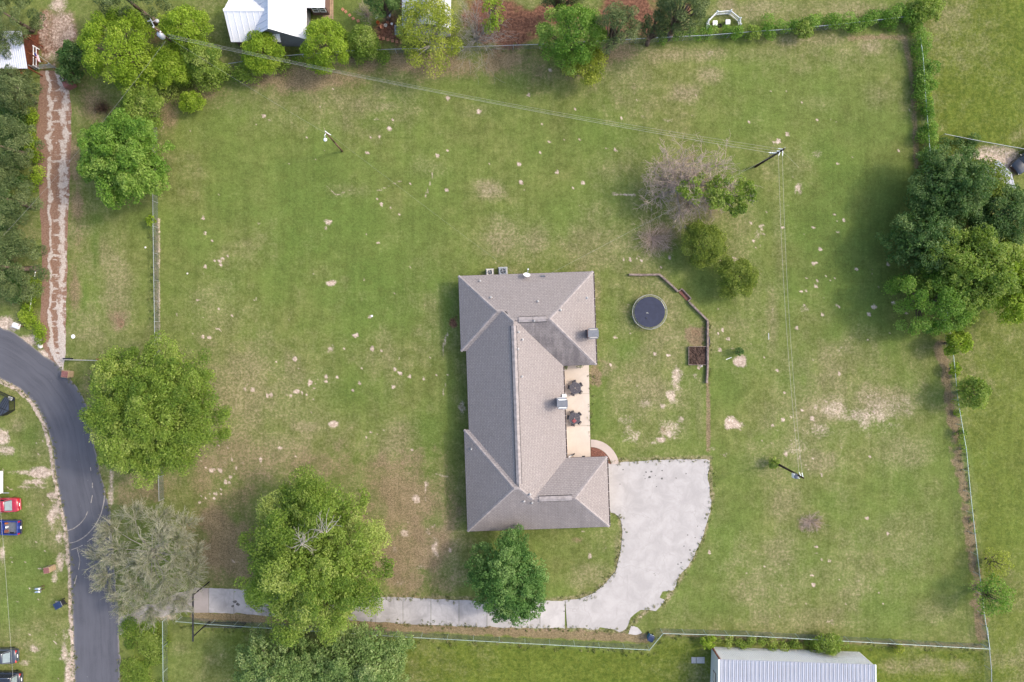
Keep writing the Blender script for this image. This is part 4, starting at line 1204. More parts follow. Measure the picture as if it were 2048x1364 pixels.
# north house with crossing gables
nh = thing('house', 'white metal roofed house with crossing gables behind the back hedge', 'house', W(530, 20, 0))
o0 = nh.location.copy()
def L(p): return Vector(p) - o0
Ay_e, Ax0 = W(462, 84, 2.8), W(462, 84, 2.8).x
A_sw = W(462, 84, 2.8); A_rw = W(451, 19.5, 5.0)
A_rw.x = A_sw.x; A_re = Vector((W(519, 18, 5.0).x + 1.2, A_rw.y, 5.0)); A_se = Vector((W(545, 84, 2.8).x, A_sw.y, 2.8))
A_nw = Vector((A_sw.x, A_rw.y + (A_rw.y - A_sw.y), 2.8)); A_ne = Vector((A_re.x + 3.0, A_nw.y, 2.8))
sheet_panels(nh, [L(A_sw), L(Vector((A_sw.x + 6.0, A_sw.y, 2.8))), L(Vector((A_rw.x + 6.0, A_rw.y, 5.0))), L(A_rw)], 0.75, 0.045, M['white_sheet'], ribs_per=1)
sheet_panels(nh, [L(Vector((A_nw.x + 6.0, A_nw.y, 2.8))), L(A_nw), L(A_rw), L(Vector((A_rw.x + 6.0, A_rw.y, 5.0)))], 0.75, 0.045, M['white_sheet'], ribs_per=1)
zr = 5.6
B_r = W(537, 57, zr); B_e = W(613, 73, 2.7)
ys = B_r.y
Bx, Ex = B_r.x, B_e.x
Wx = Bx - (Ex - Bx)
yn = ys + 16
sheet_panels(nh, [L((Ex, ys, 2.7)), L((Ex, yn, 2.7)), L((Bx, yn, zr)), L((Bx, ys, zr))], 0.75, 0.04, M['white_sheet'], ribs_per=1)
sheet_panels(nh, [L((Wx, yn, 2.7)), L((Wx, ys, 2.7)), L((Bx, ys, zr)), L((Bx, yn, zr))], 0.75, 0.05, M['blue_or_shaded_sheet'], ribs_per=1)  # west slope of the same white roof, its shade painted in as blue
rc = MB(); rc.add([L((Bx - 0.16, ys - 0.02, zr - 0.06)), L((Bx, ys - 0.02, zr + 0.06)), L((Bx + 0.16, ys - 0.02, zr - 0.06)), L((Bx - 0.16, yn, zr - 0.06)), L((Bx, yn, zr + 0.06)), L((Bx + 0.16, yn, zr - 0.06))], [(0, 1, 4, 3), (1, 2, 5, 4), (0, 2, 1), (3, 4, 5)])
rc.build('ridge_flashing', M['white_sheet'], nh)
rc = MB(); rc.add([L((A_rw.x - 0.02, A_rw.y - 0.18, 4.97)), L((A_rw.x - 0.02, A_rw.y, 5.07)), L((A_rw.x - 0.02, A_rw.y + 0.18, 4.97)), L((A_re.x, A_rw.y - 0.18, 4.97)), L((A_re.x, A_rw.y, 5.07)), L((A_re.x, A_rw.y + 0.18, 4.97))], [(0, 1, 4, 3), (1, 2, 5, 4), (0, 2, 1), (3, 4, 5)])
rc.build('ridge_flashing', M['white_sheet'], nh)
# walls: grey lap siding boards on the south gable
wl = MB(); wl.prism([tuple(L((x, y, 0))[:2]) for x, y in ((Wx + 0.3, ys + 0.35), (Ex - 0.3, ys + 0.35), (Ex - 0.3, yn - 0.3), (Wx + 0.3, yn - 0.3))], 0, 2.62); wl.build('wall', M['grey_siding'], nh)
wl = MB(); wl.prism([tuple(L((x, y, 0))[:2]) for x, y in ((A_sw.x + 0.3, A_sw.y + 0.3), (Wx + 0.28, A_sw.y + 0.3), (Wx + 0.28, A_nw.y - 0.3), (A_sw.x + 0.3, A_nw.y - 0.3))], 0, 2.70); wl.build('wall', M['brown_wall'], nh)
gb = MB(); gb.add([L((Wx + 0.3, ys + 0.36, 2.62)), L((Ex - 0.3, ys + 0.36, 2.62)), L((Bx, ys + 0.36, zr - 0.1)), L((Wx + 0.3, ys + 0.5, 2.62)), L((Ex - 0.3, ys + 0.5, 2.62)), L((Bx, ys + 0.5, zr - 0.1))], [(0, 1, 2), (5, 4, 3), (0, 2, 5, 3), (1, 4, 5, 2), (0, 3, 4, 1)]); gb.build('gable', M['grey_siding'], nh)
for k in range(13):
    z = 0.15 + k * 0.2
    sd_ = MB(); sd_.box(L(((Wx + Ex) / 2, ys + 0.33, z)), (Ex - Wx - 0.6, 0.035, 0.185), rx=R(-5)); sd_.build('siding_board', M['grey_siding'], nh)
# lean-to extension with two windows
ex = [W(615.5, 13, 2.5), W(649, 13, 2.5)]
x0, x1, y0 = ex[0].x, ex[1].x, ex[0].y
ew = MB(); ew.prism([tuple(L((x, y, 0))[:2]) for x, y in ((x0, y0 + 0.12), (x1, y0 + 0.12), (x1, y0 + 6), (x0, y0 + 6))], 0, 2.4); ew.build('extension_wall', M['brown_wall'], nh)
er = MB(); er.box(L(((x0 + x1) / 2 - 0.1, y0 + 3.0, 2.47)), (x1 - x0 + 0.3, 6.3, 0.10)); er.build('extension_roof', M['white_sheet'], nh)
for cx_ in (x0 + 0.62, x0 + 1.50):
    f = MB()
    for s in (-1, 1): f.box(L((cx_ + s * 0.33, y0 + 0.09, 1.55)), (0.09, 0.10, 1.15))
    for z in (1.0, 1.55, 2.1): f.box(L((cx_, y0 + 0.09, z)), (0.57, 0.09, 0.08))
    fo = f.build('window', M['white_paint'], nh)
    p_ = MB(); p_.box(L((cx_, y0 + 0.11, 1.55)), (0.56, 0.04, 1.0)); p_.build('pane', M['glass'], fo)
dk = thing('deck', 'weathered wooden deck boards beside the small white framed windows', 'deck', W(656, 12, 0))
for k in range(6):
    b = MB(); b.box((-0.5 + k * 0.22, 0.6, 0.12), (0.19, 4.6, 0.05)); b.build('deck_board', M['deck_wood'], dk)
stp = thing('stump_table', 'round cut log table top standing on the wooden deck', 'table', W(656, 20, 0))
m_ = MB(); m_.lathe([(0.2, 0.145), (0.21, 0.5), (0.28, 0.52), (0.28, 0.58), (0.26, 0.585)], (0, 0, 0), 16); m_.build('log', M['orange'] if False else M['deck_wood'], stp)

# second building behind the hedge, roof ribs running east-west
n2 = thing('house', 'pale blue ribbed metal roof partly hidden under the sparse yellow green tree', 'house', W(835, 20, 0))
o0 = n2.location.copy()
q_sw, q_nw = W(804, 57, 2.8), W(800, -60, 2.8)
q_re = W(850, 50, 4.2)
sheet_panels(n2, [L((q_sw.x, q_nw.y, 2.8)), L((q_sw.x, q_sw.y, 2.8)), L((q_re.x, q_sw.y, 4.2)), L((q_re.x, q_nw.y, 4.2))], 0.8, 0.04, M['blue_or_shaded_sheet'], ribs_per=2)
sheet_panels(n2, [L((2 * q_re.x - q_sw.x, q_sw.y, 2.8)), L((2 * q_re.x - q_sw.x, q_nw.y, 2.8)), L((q_re.x, q_nw.y, 4.2)), L((q_re.x, q_sw.y, 4.2))], 0.8, 0.04, M['blue_or_shaded_sheet'], ribs_per=2)
wl = MB(); wl.prism([tuple(L((x, y, 0))[:2]) for x, y in ((q_sw.x + .3, q_sw.y + .3), (2 * q_re.x - q_sw.x - .3, q_sw.y + .3), (2 * q_re.x - q_sw.x - .3, q_nw.y), (q_sw.x + .3, q_nw.y))], 0, 2.72); wl.build('wall', M['cream_wall'], n2)
ac_unit('air_conditioner', 'dark topped air conditioner beside the pale blue metal roof', W(797.5, 62, 0), s=0.75, col='galv')

# west shed under the pines, rib lines running north-south
n3 = thing('shed', 'pale blue corrugated roof half hidden under the pines by the red brown deck', 'shed', W(25, 100, 0))
o0 = n3.location.copy()
a, b = W(-40, 137, 2.9), W(55, 137, 2.9)
c = W(52, 62, 3.9)
sheet_panels(n3, [L((a.x, a.y, 2.9)), L((b.x, a.y, 2.9)), L((b.x, c.y, 3.9)), L((a.x, c.y, 3.9))], 0.5, 0.045, M['blue_or_shaded_sheet'], ribs_per=2)
wl = MB(); wl.prism([tuple(L((x, y, 0))[:2]) for x, y in ((a.x, a.y + .3), (b.x - 2.6, a.y + .3), (b.x - 2.6, c.y - .1), (a.x, c.y - .1))], 0, 2.85); wl.build('wall', M['red_wood'], n3)
for yy in (a.y + .2, (a.y + c.y) / 2, c.y - .2):
    m_ = MB(); q_ = L((b.x - .15, yy, 1.4)); m_.box(q_, (.12, .12, 2.8)); m_.build('porch_post', M['red_wood'], n3)
rd = thing('deck', 'dark red brown plank deck between the corrugated shed and the white rail', 'deck', W(64, 104, 0))
for k in range(9):
    b_ = MB(); b_.box((-0.95 + k * 0.215, 0, 0.10), (0.20, 4.2, 0.06)); b_.build('deck_board', M['red_wood'], rd)

# long metal building at the south edge
sb_ = thing('metal_building', 'long white ribbed metal building across the south fence', 'building', W(1580, 1340, 0))
o0 = sb_.location.copy()
zt = 3.4
t_w, t_e = W(1440, 1319.5, zt), W(1748, 1330, zt)
ang = math.atan2(t_e.y - t_w.y, t_e.x - t_w.x)
ux = Vector((math.cos(ang), math.sin(ang), 0)); uy = Vector((-math.sin(ang), math.cos(ang), 0))
Lw = (t_e - t_w).length
dep = 14.0
b_w = Vector((t_w.x, t_w.y, 0)); b_e = Vector((t_e.x, t_e.y, 0))
core = MB(); core.prism([tuple((L(p))[:2]) for p in (b_w - uy * 0.06 + ux * .05, b_e - uy * 0.06 - ux * .05, b_e - uy * dep - ux * .05, b_w - uy * dep + ux * .05)], 0, zt - 0.05); core.build('frame_wall', M['cream_wall'], sb_)
# corrugated north wall, sheets of ribbed cladding
def clad(p, q, z1, n, name, mat_):
    for k in range(n):
        a, b = p.lerp(q, k / n), p.lerp(q, (k + 0.995) / n)
        d = (b - a).normalized(); nn = Vector((d.y, -d.x, 0))
        mb = MB(); vs = []
        prof = []
        m = 4
        for j in range(m):
            for t, h in ((0.0, 0.0), (0.35, 0.0), (0.5, 0.05), (0.85, 0.05)):
                prof.append(((j + t) / m, h))
        prof.append((1.0, 0.0))
        for t, h in prof:
            pt = a.lerp(b, t) + nn * h
            vs += [(pt.x, pt.y, 0.0), (pt.x, pt.y, z1)]
        mb.add(vs, [(2 * i, 2 * i + 2, 2 * i + 3, 2 * i + 1) for i in range(len(prof) - 1)])
        mb.build(name, mat_, sb_)
clad(L(b_e + Vector((0, 0, 0))), L(b_w), zt - 0.02, 20, 'cladding_sheet', M['skylit_wall_sheet'])
M['cream_sheet'] = ribbed_material('cream_sheet', (0.60, 0.59, 0.56), (0.52, 0.50, 0.46))
clad(L(b_w), L(b_w - uy * dep), zt - 0.02, 12, 'cladding_sheet', M['cream_sheet'])
r_w, r_e = t_w - uy * (dep / 2), t_e - uy * (dep / 2)
r_w.z = r_e.z = zt + 0.55
sheet_panels(sb_, [L(t_e + ux * .08 + uy * .06), L(t_w - ux * .08 + uy * .06), L(r_w - ux * .08), L(r_e + ux * .08)], 0.46, 0.06, M['grey_sheet'], ribs_per=1, gap=0.03)
s_w, s_e = t_w - uy * dep, t_e - uy * dep
sheet_panels(sb_, [L(s_w - ux * .08), L(s_e + ux * .08), L(r_e + ux * .08), L(r_w - ux * .08)], 0.46, 0.06, M['grey_sheet'], ribs_per=1, gap=0.03)
for (e0, e1, s) in ((t_w, r_w, -1), (t_e, r_e, 1)):
    tr = MB(); a, b = L(e0 + ux * s * 0.14 + uy * .05), L(e1 + ux * s * 0.14)
    mid = (a + b) / 2; ln_ = (b - a).length
    tr.box((mid.x, mid.y, mid.z + 0.02), (0.16, ln_, 0.16), rz=ang, rx=-math.asin((b.z - a.z) / ln_)); tr.build('rake_trim', M['white_paint'], sb_)
tr = MB(); tr.box(L(b_w + ux * 0.0 + uy * 0.03 + Vector((0, 0, zt / 2))), (0.16, 0.16, zt)); tr.build('corner_trim', M['rust'], sb_)
dw = MB(); c_ = L(b_w - uy * 2.9 - ux * 0.09 + Vector((0, 0, 1.75)))
for z in (-0.45, 0.45): dw.box(c_ + Vector((0, 0, z)), (0.05, 1.3, 0.07), rz=ang)
for s in (-1, 1): dw.box(c_ + uy * s * 0.62, (0.05, 0.07, 0.83), rz=ang)
fo = dw.build('window', M['brown_wall'], sb_)
p_ = MB(); p_.box(c_ + ux * .01, (0.03, 1.17, 0.83), rz=ang); p_.build('pane', M['cream_wall'], fo)
pv = thing('concrete_step', 'two pale concrete pavers in the grass west of the metal building', 'paver', W(1394, 1320, 0))
for dx, w in ((-0.42, 0.55), (0.42, 1.0)):
    b_ = MB(); b_.box((dx, 0, 0.04), (w, 0.75, 0.09)); b_.build('paver', M['concrete_pot'], pv)

# east shed under the trees
es = thing('shed', 'small grey metal roofed shed with a red brown wall under the eastern trees', 'shed', W(1956, 376, 0), R(32))
for s in (-1, 1):
    a, b, c, d = [Vector(v) for v in ((-2.2 , s * 2.0, 2.4), (2.2, s * 2.0, 2.4), (2.2, 0, 3.1), (-2.2, 0, 3.1))]
    if s > 0: a, b, c, d = b, a, d, c
    sheet_panels(es, [a, b, c, d], 0.7, 0.03, M['grey_sheet'], ribs_per=2)
wl = MB(); wl.box((0, 0, 1.18), (4.0, 3.5, 2.36)); wl.build('wall', M['red_wood'], es)
# ------------------------------------------------------------------ trampoline
def P3(px, py, z=0.0): return W(px, py, z)
tr_c = W(1299.5, 624, 0.85); tr_c.z = 0
tramp = thing('trampoline', 'round trampoline with a dark navy mat and cream rim on the lawn', 'trampoline', tr_c)
RT = 2.12
m_ = MB(); m_.torus((0, 0, 0.85), RT, 0.032, 64, 6); m_.build('frame', M['rim_cream'], tramp, True)
m_ = MB(); m_.lathe([(0.05, 0.842), (1.86, 0.842), (1.87, 0.850), (1.86, 0.858), (0.05, 0.858)], (0, 0, 0), 48); m_.build('mat', M['mat_navy'], tramp)
m_ = MB()
for k in range(84):
    a = 2 * math.pi * k / 84
    m_.tube((1.86 * math.cos(a), 1.86 * math.sin(a), 0.85), (2.09 * math.cos(a), 2.09 * math.sin(a), 0.85), 0.010, n=4, caps=False)
s_ = m_.build('spring', M['galv'], tramp); s_['kind'] = 'stuff'
for k in range(4):
    a = 2 * math.pi * (k + 0.3) / 4
    m_ = MB()
    q = [Vector((RT * math.cos(a + d_), RT * math.sin(a + d_), z)) for d_, z in ((-0.25, 0.85), (-0.25, 0.03), (0.25, 0.03), (0.25, 0.85))]
    m_.path(q, 0.03, 6); m_.build('leg', M['galv'], tramp)
lf = MB()
for x, y in ((-0.42, -0.13), (-0.33, -0.1), (-0.36, -0.2), (-0.22, -0.17)):
    lf.add([(x, y, 0.862), (x + .10, y + .02, 0.875), (x + .07, y + .07, 0.862), (x - .02, y + .05, 0.87)], [(0, 1, 2, 3)])
tag(lf.build('dry_leaves', M['rim_cream']), 'few pale dry leaves lying on the trampoline mat', 'leaves').location = tr_c
bt = MB(); bt.lathe([(0.05, 0), (0.09, 0.02), (0.09, 0.06), (0.04, 0.09)], (0, 0, 0), 10)
tag(bt.build('ball', M['dark_plastic']), 'small dark ball lying on the trampoline mat', 'ball').location = tr_c + Vector((-0.4, -0.75, 0.86))

# ------------------------------------------------------------------ timber retaining edge and planting bed
wallp = [(1257, 549.5), (1284, 550), (1318, 549.5), (1337, 566), (1355, 583.5)]
wallq = [(1377, 604.5), (1392, 619), (1414, 641), (1414, 690), (1414.5, 728), (1412, 766)]
tw = thing('timber_wall', 'weathered grey brown timber retaining wall bending round the trampoline lawn', 'retaining wall', W(1380, 610, 0))
def timber(p, q, h=0.42, w=0.24, parent=tw, ext_=0.0):
    a, b = W(*p) - tw.location, W(*q) - tw.location
    L_ = (b - a).length; n = max(1, round(L_ / 2.3)); an = math.atan2(b.y - a.y, b.x - a.x)
    for k in range(n):
        for lv in range(2):
            t0, t1 = k / n, (k + 1) / n
            c = a.lerp(b, (t0 + t1) / 2)
            m_ = MB(); m_.box((c.x, c.y, h * (lv + 0.5) / 2), (L_ / n - 0.015, w * (1 - 0.06 * lv), h / 2 - 0.006), rz=an + random.uniform(-.012, .012))
            m_.build('timber', M['old_timber'], parent, bevel=0.012)
random.seed(3)
for a, b in zip(wallp[:-1], wallp[1:]): timber(a, b)
for a, b in zip(wallq[:-1], wallq[1:]): timber(a, b)
for a, b in (((1356, 583), (1363, 577.5)), ((1363, 578), (1381, 597)), ((1381, 597.5), (1374.5, 603))): timber(a, b, 0.38, 0.13)
sb2 = MB(); sb2.prism([tuple((W(x, y) - tw.location)[:2]) for x, y in ((1357, 585), (1363.5, 579), (1380, 597), (1374, 602))], 0, 0.10); sb2.build('soil_fill', M['mulch'], tw)
rb = thing('raised_bed', 'square raised garden bed of dark soil against the timber wall', 'garden bed', W(1394, 711.5, 0))
o0 = rb.location.copy()
def B(x, y): return W(x, y) - o0
for a, b in (((1376.5, 693.5), (1376.5, 729.5)), ((1412, 693), (1412, 729)), ((1377.2, 693), (1411.3, 693)), ((1377.2, 729.5), (1411.3, 729.5))):
    p, q = B(*a), B(*b); c = (p + q) / 2
    m_ = MB(); m_.box((c.x, c.y, 0.16), ((q - p).length, 0.06, 0.32), rz=math.atan2(q.y - p.y, q.x - p.x)); m_.build('bed_board', M['old_timber'], rb)
sg = MB(); r_ = random.Random(5); n = 14
gvs = [(*(B(1377.4 + 33.8 * i / n, 694 + 35 * j / n))[:2], 0.16 + r_.uniform(-.05, .07)) for j in range(n + 1) for i in range(n + 1)]
sg.add(gvs, [(j * (n + 1) + i, (j + 1) * (n + 1) + i, (j + 1) * (n + 1) + i + 1, j * (n + 1) + i + 1) for j in range(n) for i in range(n)])
sg.build('soil', M['soil'], rb)
pl = MB(); a, b = W(1417.2, 673), W(1418, 691)
pl.path([(a.x, a.y, 0.08), ((a.x + b.x) / 2 + .05, (a.y + b.y) / 2, 0.09), (b.x, b.y, 0.08)], 0.09, 8)
tag(pl.build('drain_pipe', M['dark_plastic']), 'short black pipe lying along the outside of the timber wall', 'pipe')
# small stakes, lids and litter lying in the grass
def stick(name, label, p, q, r, mat_, cat, z=None):
    m_ = MB(); z = r if z is None else z
    a, b = W(*p), W(*q); m_.tube((a.x, a.y, z), (b.x, b.y, z), r, n=6)
    return tag(m_.build(name, mat_), label, cat)
stick('stake', 'thin white stake lying beside the bare patch near the young shrub', (1452, 719), (1463, 714.5), 0.035, M['white_paint'], 'stake')
stick('stake', 'short pale stake', (1537, 666), (1537.4, 679), 0.03, M['white_paint'], 'stake')['label'] = 'short pale stake lying alone in the lawn between trampoline and power lines'
m_ = MB(); m_.lathe([(0.05, 0), (0.24, 0), (0.25, 0.03), (0.2, 0.05), (0.05, 0.055)], (0, 0, 0), 14)
o = tag(m_.build('white_disc', M['white_paint']), 'white round lid lying in the grass right of the broken lane', 'lid'); o.location = W(146.5, 673)
for (x, y, s, lb) in [(82, 692, .32, 'pale round stone at the corner of lane and road'), (375, 547, .12, 'small white stone in the lawn right of the west fence'), (291, 495, .13, 'small white stone in the grass left of the west fence rail'), (1403, 731.5, .14, 'white stone at the corner of the raised bed')]:
    bm = bmesh.new(); bmesh.ops.create_icosphere(bm, subdivisions=2, radius=s)
    rr = random.Random(int(x))
    for v in bm.verts: v.co *= rr.uniform(.85, 1.1); v.co.z *= .5
    me = bpy.data.meshes.new('stone'); bm.to_mesh(me); bm.free(); me.materials.append(M['cream_wall'])
    o = link(bpy.data.objects.new('stone', me)); o.location = W(x, y) + Vector((0, 0, s * .35)); tag(o, lb, 'stone')
m_ = MB(); m_.lathe([(0.13, 0.0), (0.13, 0.12), (0.11, 0.14)], (0, 0, 0), 10)
o = tag(m_.build('clean_out_cap', M['white_paint']), 'white pipe cap in a worn spot of the lawn left of the house', 'pipe cap'); o.location = W(744, 632)

# ------------------------------------------------------------------ patio furniture
def patio_chair():
    t = thing('patio_chair', '', 'chair')
    b = MB(); b.box((0, 0, 0.42), (0.46, 0.46, 0.03)); b.build('seat', M['patio_metal'], t)
    b = MB()
    for k in range(5): b.box((0.24, -0.19 + k * 0.095, 0.66), (0.02, 0.05, 0.44), ry=0.15)
    b.box((0.275, 0, 0.88), (0.035, 0.50, 0.05)); b.build('backrest', M['patio_metal'], t)
    for sx in (-1, 1):
        for sy in (-1, 1):
            b = MB(); b.tube((sx * 0.2, sy * 0.2, 0.42), (sx * 0.25, sy * 0.23, 0), 0.018, n=6); b.build('leg', M['patio_metal'], t)
    for sy in (-1, 1):
        b = MB(); b.path([(0.24, sy * 0.24, 0.62), (-0.18, sy * 0.26, 0.62), (-0.2, sy * 0.22, 0.42)], 0.018, 6); b.build('armrest', M['patio_metal'], t)
    return t
def patio_table(loc, label):
    t = thing('patio_table', label, 'table', loc, 0.3, 'round tables on the patio')
    for k in range(6):
        a0, a1 = k * math.pi / 3 + .02, (k + 1) * math.pi / 3 - .02
        pts = [(0.09 * math.cos(a0), 0.09 * math.sin(a0))] + [(0.68 * math.cos(a), 0.68 * math.sin(a)) for a in np.linspace(a0, a1, 6)] + [(0.09 * math.cos(a1), 0.09 * math.sin(a1))]
        b = MB(); b.prism(pts, 0.715, 0.735); b.build('top_segment', M['patio_metal'], t)
    b = MB(); b.torus((0, 0, 0.722), 0.69, 0.02, 32, 6); b.torus((0, 0, 0.722), 0.08, 0.015, 14, 6); b.build('rim', M['slate_metal'], t)
    for k in range(4):
        a = k * math.pi / 2 + .4
        b = MB(); b.path([(0.5 * math.cos(a), 0.5 * math.sin(a), 0.71), (0.2 * math.cos(a), 0.2 * math.sin(a), 0.4), (0.45 * math.cos(a), 0.45 * math.sin(a), 0.0)], 0.02, 6); b.build('leg', M['patio_metal'], t)
    return t
tb1 = W(1150.3, 776, 0.8); tb1.z = 0.10
tb2 = W(1149.0, 836.5, 0.8); tb2.z = 0.10
patio_table(tb1, 'round dark patio table nearer the north wing, no red cushion beside it')
patio_table(tb2, 'round dark patio table on the patio south of the clad chimney, red cushion beside it')
ch0 = patio_chair(); ch0['group'] = 'chairs round the patio tables'
first = True
names = {0: 'north east', 1: 'north', 2: 'west', 3: 'south', 4: 'south east'}
for tb, angs, nm in ((tb1, (30, 100, 172, 250, 322), 'upper'), (tb2, (38, 112, 172, 258, 318), 'lower')):
    for a, side in zip(angs, ('upper right', 'upper', 'left', 'lower', 'lower right')):
        r_ = 0.70 if side != 'left' else 0.66
        loc = tb + Vector((math.cos(R(a)) * r_, math.sin(R(a)) * r_, 0))
        lb = 'dark metal patio chair at the %s side of the %s round table' % (side, nm)
        if first:
            ch0.location = loc; ch0.rotation_euler = (0, 0, R(a)); ch0['label'] = lb; first = False
        else:
            copy_thing(ch0, loc, R(a), lb)
m_ = MB(); m_.box((0, 0, 0.04), (0.42, 0.40, 0.08)); 
o = m_.build('cushion', M['red_cloth'], bevel=0.03); tag(o, 'faded red cushion lying on the lower round patio table', 'cushion'); o.location = tb2 + Vector((-0.05, -0.32, 0.74)); o.rotation_euler = (0, 0, .7)

# small bicycle leaning by the inner corner of the patio
bk = thing('bicycle', 'small pale blue bicycle standing at the south west corner of the patio', 'bicycle', W(1140.5, 910.5, 0) + Vector((0, 0, 0.10)), R(28))
for x in (-0.38, 0.38):
    m_ = MB(); m_.torus((0, 0, 0), 0.22, 0.025, 20, 6); w_ = m_.build('wheel', M['tyre'], bk, True); w_.location = (x, 0, 0.245); w_.rotation_euler = (R(90), 0, 0)
m_ = MB(); bl = simple('pale_blue', (0.42, 0.56, 0.62), 0.4, 0.4, var=0.05, bump=0)
m_.path([(-0.38, 0, 0.245), (-0.15, 0, 0.5), (0.28, 0, 0.52), (0.38, 0, 0.245)], 0.03, 6); m_.path([(-0.15, 0, 0.5), (0.0, 0, 0.25), (0.28, 0, 0.52)], 0.025, 6); m_.path([(-0.38, 0, 0.245), (0.0, 0, 0.25)], 0.02, 6); m_.build('frame', bl, bk)
m_ = MB(); m_.box((-0.2, 0, 0.60), (0.26, 0.15, 0.06)); m_.build('saddle', M['white_paint'], bk, bevel=.02)
m_ = MB(); m_.path([(0.28, 0, 0.52), (0.25, 0, 0.72)], 0.02, 6); m_.tube((0.22, -0.26, 0.74), (0.22, 0.26, 0.74), 0.02, n=6); m_.build('handlebar', M['dark_plastic'], bk)
m_ = MB(); m_.box((0.43, 0, 0.46), (0.2, 0.16, 0.14)); m_.build('basket', M['dark_plastic'], bk)
dm = MB(); dm.prism([tuple(W(x, y)[:2]) for x, y in ((1164, 911.5), (1170, 911), (1170, 918), (1164, 918))], 0.101, 0.115)
tag(dm.build('doormat', M['dark_plastic']), 'dark doormat at the edge of the patio below the garage wing', 'mat')

# ------------------------------------------------------------------ cars by the road
def car(name, label, cat, px, py, heading, paint, L_=4.6, Wd=1.78, H_=1.45, rack=False, teal=False):
    """local +x is the tail; heading turns the tail direction"""
    t = thing(name, label, cat, W(px, py, 0), R(heading))
    hw = Wd / 2
    def ring(x, w, zl, zh):
        return [(x, -w * .93, zl), (x, -w, zl + .12), (x, -w, zh - .14), (x, -w * .90, zh), (x, w * .90, zh), (x, w, zh - .14), (x, w, zl + .12), (x, w * .93, zl)]
    xs = [(-L_ / 2, .72, .38, .62), (-L_ / 2 + .10, .86, .26, .72), (-L_ / 2 + .5, .97, .22, .82), (-L_ * .22, 1.0, .22, .92), (-.2, 1.0, .22, .95), (L_ * .22, 1.0, .22, .97), (L_ / 2 - .55, .985, .24, .97), (L_ / 2 - .2, .93, .28, .94), (L_ / 2 - .03, .82, .36, .84), (L_ / 2, .74, .42, .74)]
    b = MB(); b.loft([ring(x, hw * w, zl, zh) for x, w, zl, zh in xs]); b.build('body', paint, t, True)
    x0, x1, x2, x3 = -L_ * .24, -L_ * .06, L_ * .20, L_ * .36
    if rack: x2, x3 = L_ * .36, L_ * .44
    def cab(x, w, z0, z1): return [(x, -w, z0), (x, -w * .84, z1), (x, w * .84, z1), (x, w, z0)]
    g_ = MB()
    zb = .93
    g_.add([(x0, -hw * .88, zb), (x0, hw * .88, zb), (x1, hw * .70, H_ - .04), (x1, -hw * .70, H_ - .04), (x2, -hw * .70, H_ - .04), (x2, hw * .70, H_ - .04), (x3, hw * .84, zb), (x3, -hw * .84, zb)],
           [(0, 1, 2, 3), (4, 5, 6, 7), (0, 3, 4, 7), (1, 6, 5, 2), (3, 2, 5, 4), (0, 7, 6, 1)])
    gl = g_.build('cabin_glass', M['glass'], t)
    rf_ = MB(); rf_.loft([[(x, -hw * w, H_ - .07), (x, -hw * w * .9, H_ + dz), (x, hw * w * .9, H_ + dz), (x, hw * w, H_ - .07)] for x, w, dz in ((x1 - .05, .66, -.035), (x1 + .2, .72, .0), ((x1 + x2) / 2, .74, .03), (x2 - .2, .73, .0), (x2 + .04, .68, -.03))]); rf_.build('roof', paint, t, True)
    for sy in (-1, 1):
        for xa, xb in ((x0, x1), (x3, x2)):
            p_ = MB(); p_.tube((xa, sy * hw * .87, zb), (xb, sy * hw * .71, H_ - .04), .045, n=6); p_.build('pillar', paint, t)
        p_ = MB(); p_.tube(((x1 + x2) / 2, sy * hw * .88, zb), ((x1 + x2) / 2, sy * hw * .71, H_ - .04), .04, n=6); p_.build('pillar', paint, t)
        mr = MB(); mr.box((x0 + .35, sy * (hw + .10), .98), (.14, .20, .14)); mr.build('mirror', paint, t, bevel=.03)
        tl = MB(); tl.box((L_ / 2 - .13, sy * hw * .66, .82), (.22, .34, .13), rz=-sy * .28); tl.build('tail_light', M['red_lamp'], t, bevel=.02)
        hl = MB(); hl.box((-L_ / 2 + .18, sy * hw * .62, .62), (.22, .36, .13), rz=sy * .3); hl.build('headlight', M['chrome'], t, bevel=.02)
        hd = MB(); hd.box((x1 + .5, sy * (hw + .005), .80), (.2, .03, .04)); hd.box((x1 + 1.4, sy * (hw + .005), .80), (.2, .03, .04)); hd.build('door_handle', M['chrome'], t)
        for xw in (-L_ * .31, L_ * .29):
            w_ = MB(); w_.lathe([(.20, -.10), (.30, -.11), (.325, -.06), (.325, .06), (.30, .11), (.20, .10)], (0, 0, 0), 18)
            wo = w_.build('tyre', M['tyre'], t, True); wo.location = (xw, sy * (hw - .13), .325); wo.rotation_euler = (R(90), 0, 0)
            r2 = MB(); r2.lathe([(.02, -.085), (.20, -.09), (.21, 0), (.20, .09), (.02, .085)], (0, 0, 0), 14); r2.build('rim', M['rim'], wo)
        if rack:
            rk = MB(); rk.path([(x1 + .15, sy * hw * .66, H_ + .01), (x1 + .25, sy * hw * .66, H_ + .09), (x2 - .25, sy * hw * .66, H_ + .09), (x2 - .15, sy * hw * .66, H_ + .01)], .022, 6); rk.build('roof_rail', M['chrome'], t)
    bp = MB(); bp.box((L_ / 2 - .02, 0, .46), (.14, hw * 1.55, .2)); bp.build('bumper', paint, t, bevel=.04)
    pt = MB(); pt.box((L_ / 2 - .02, 0, .70), (.05, .36, .17), ry=-.5); pt.build('number_plate', M['plate'], t)
    sh_ = MB()
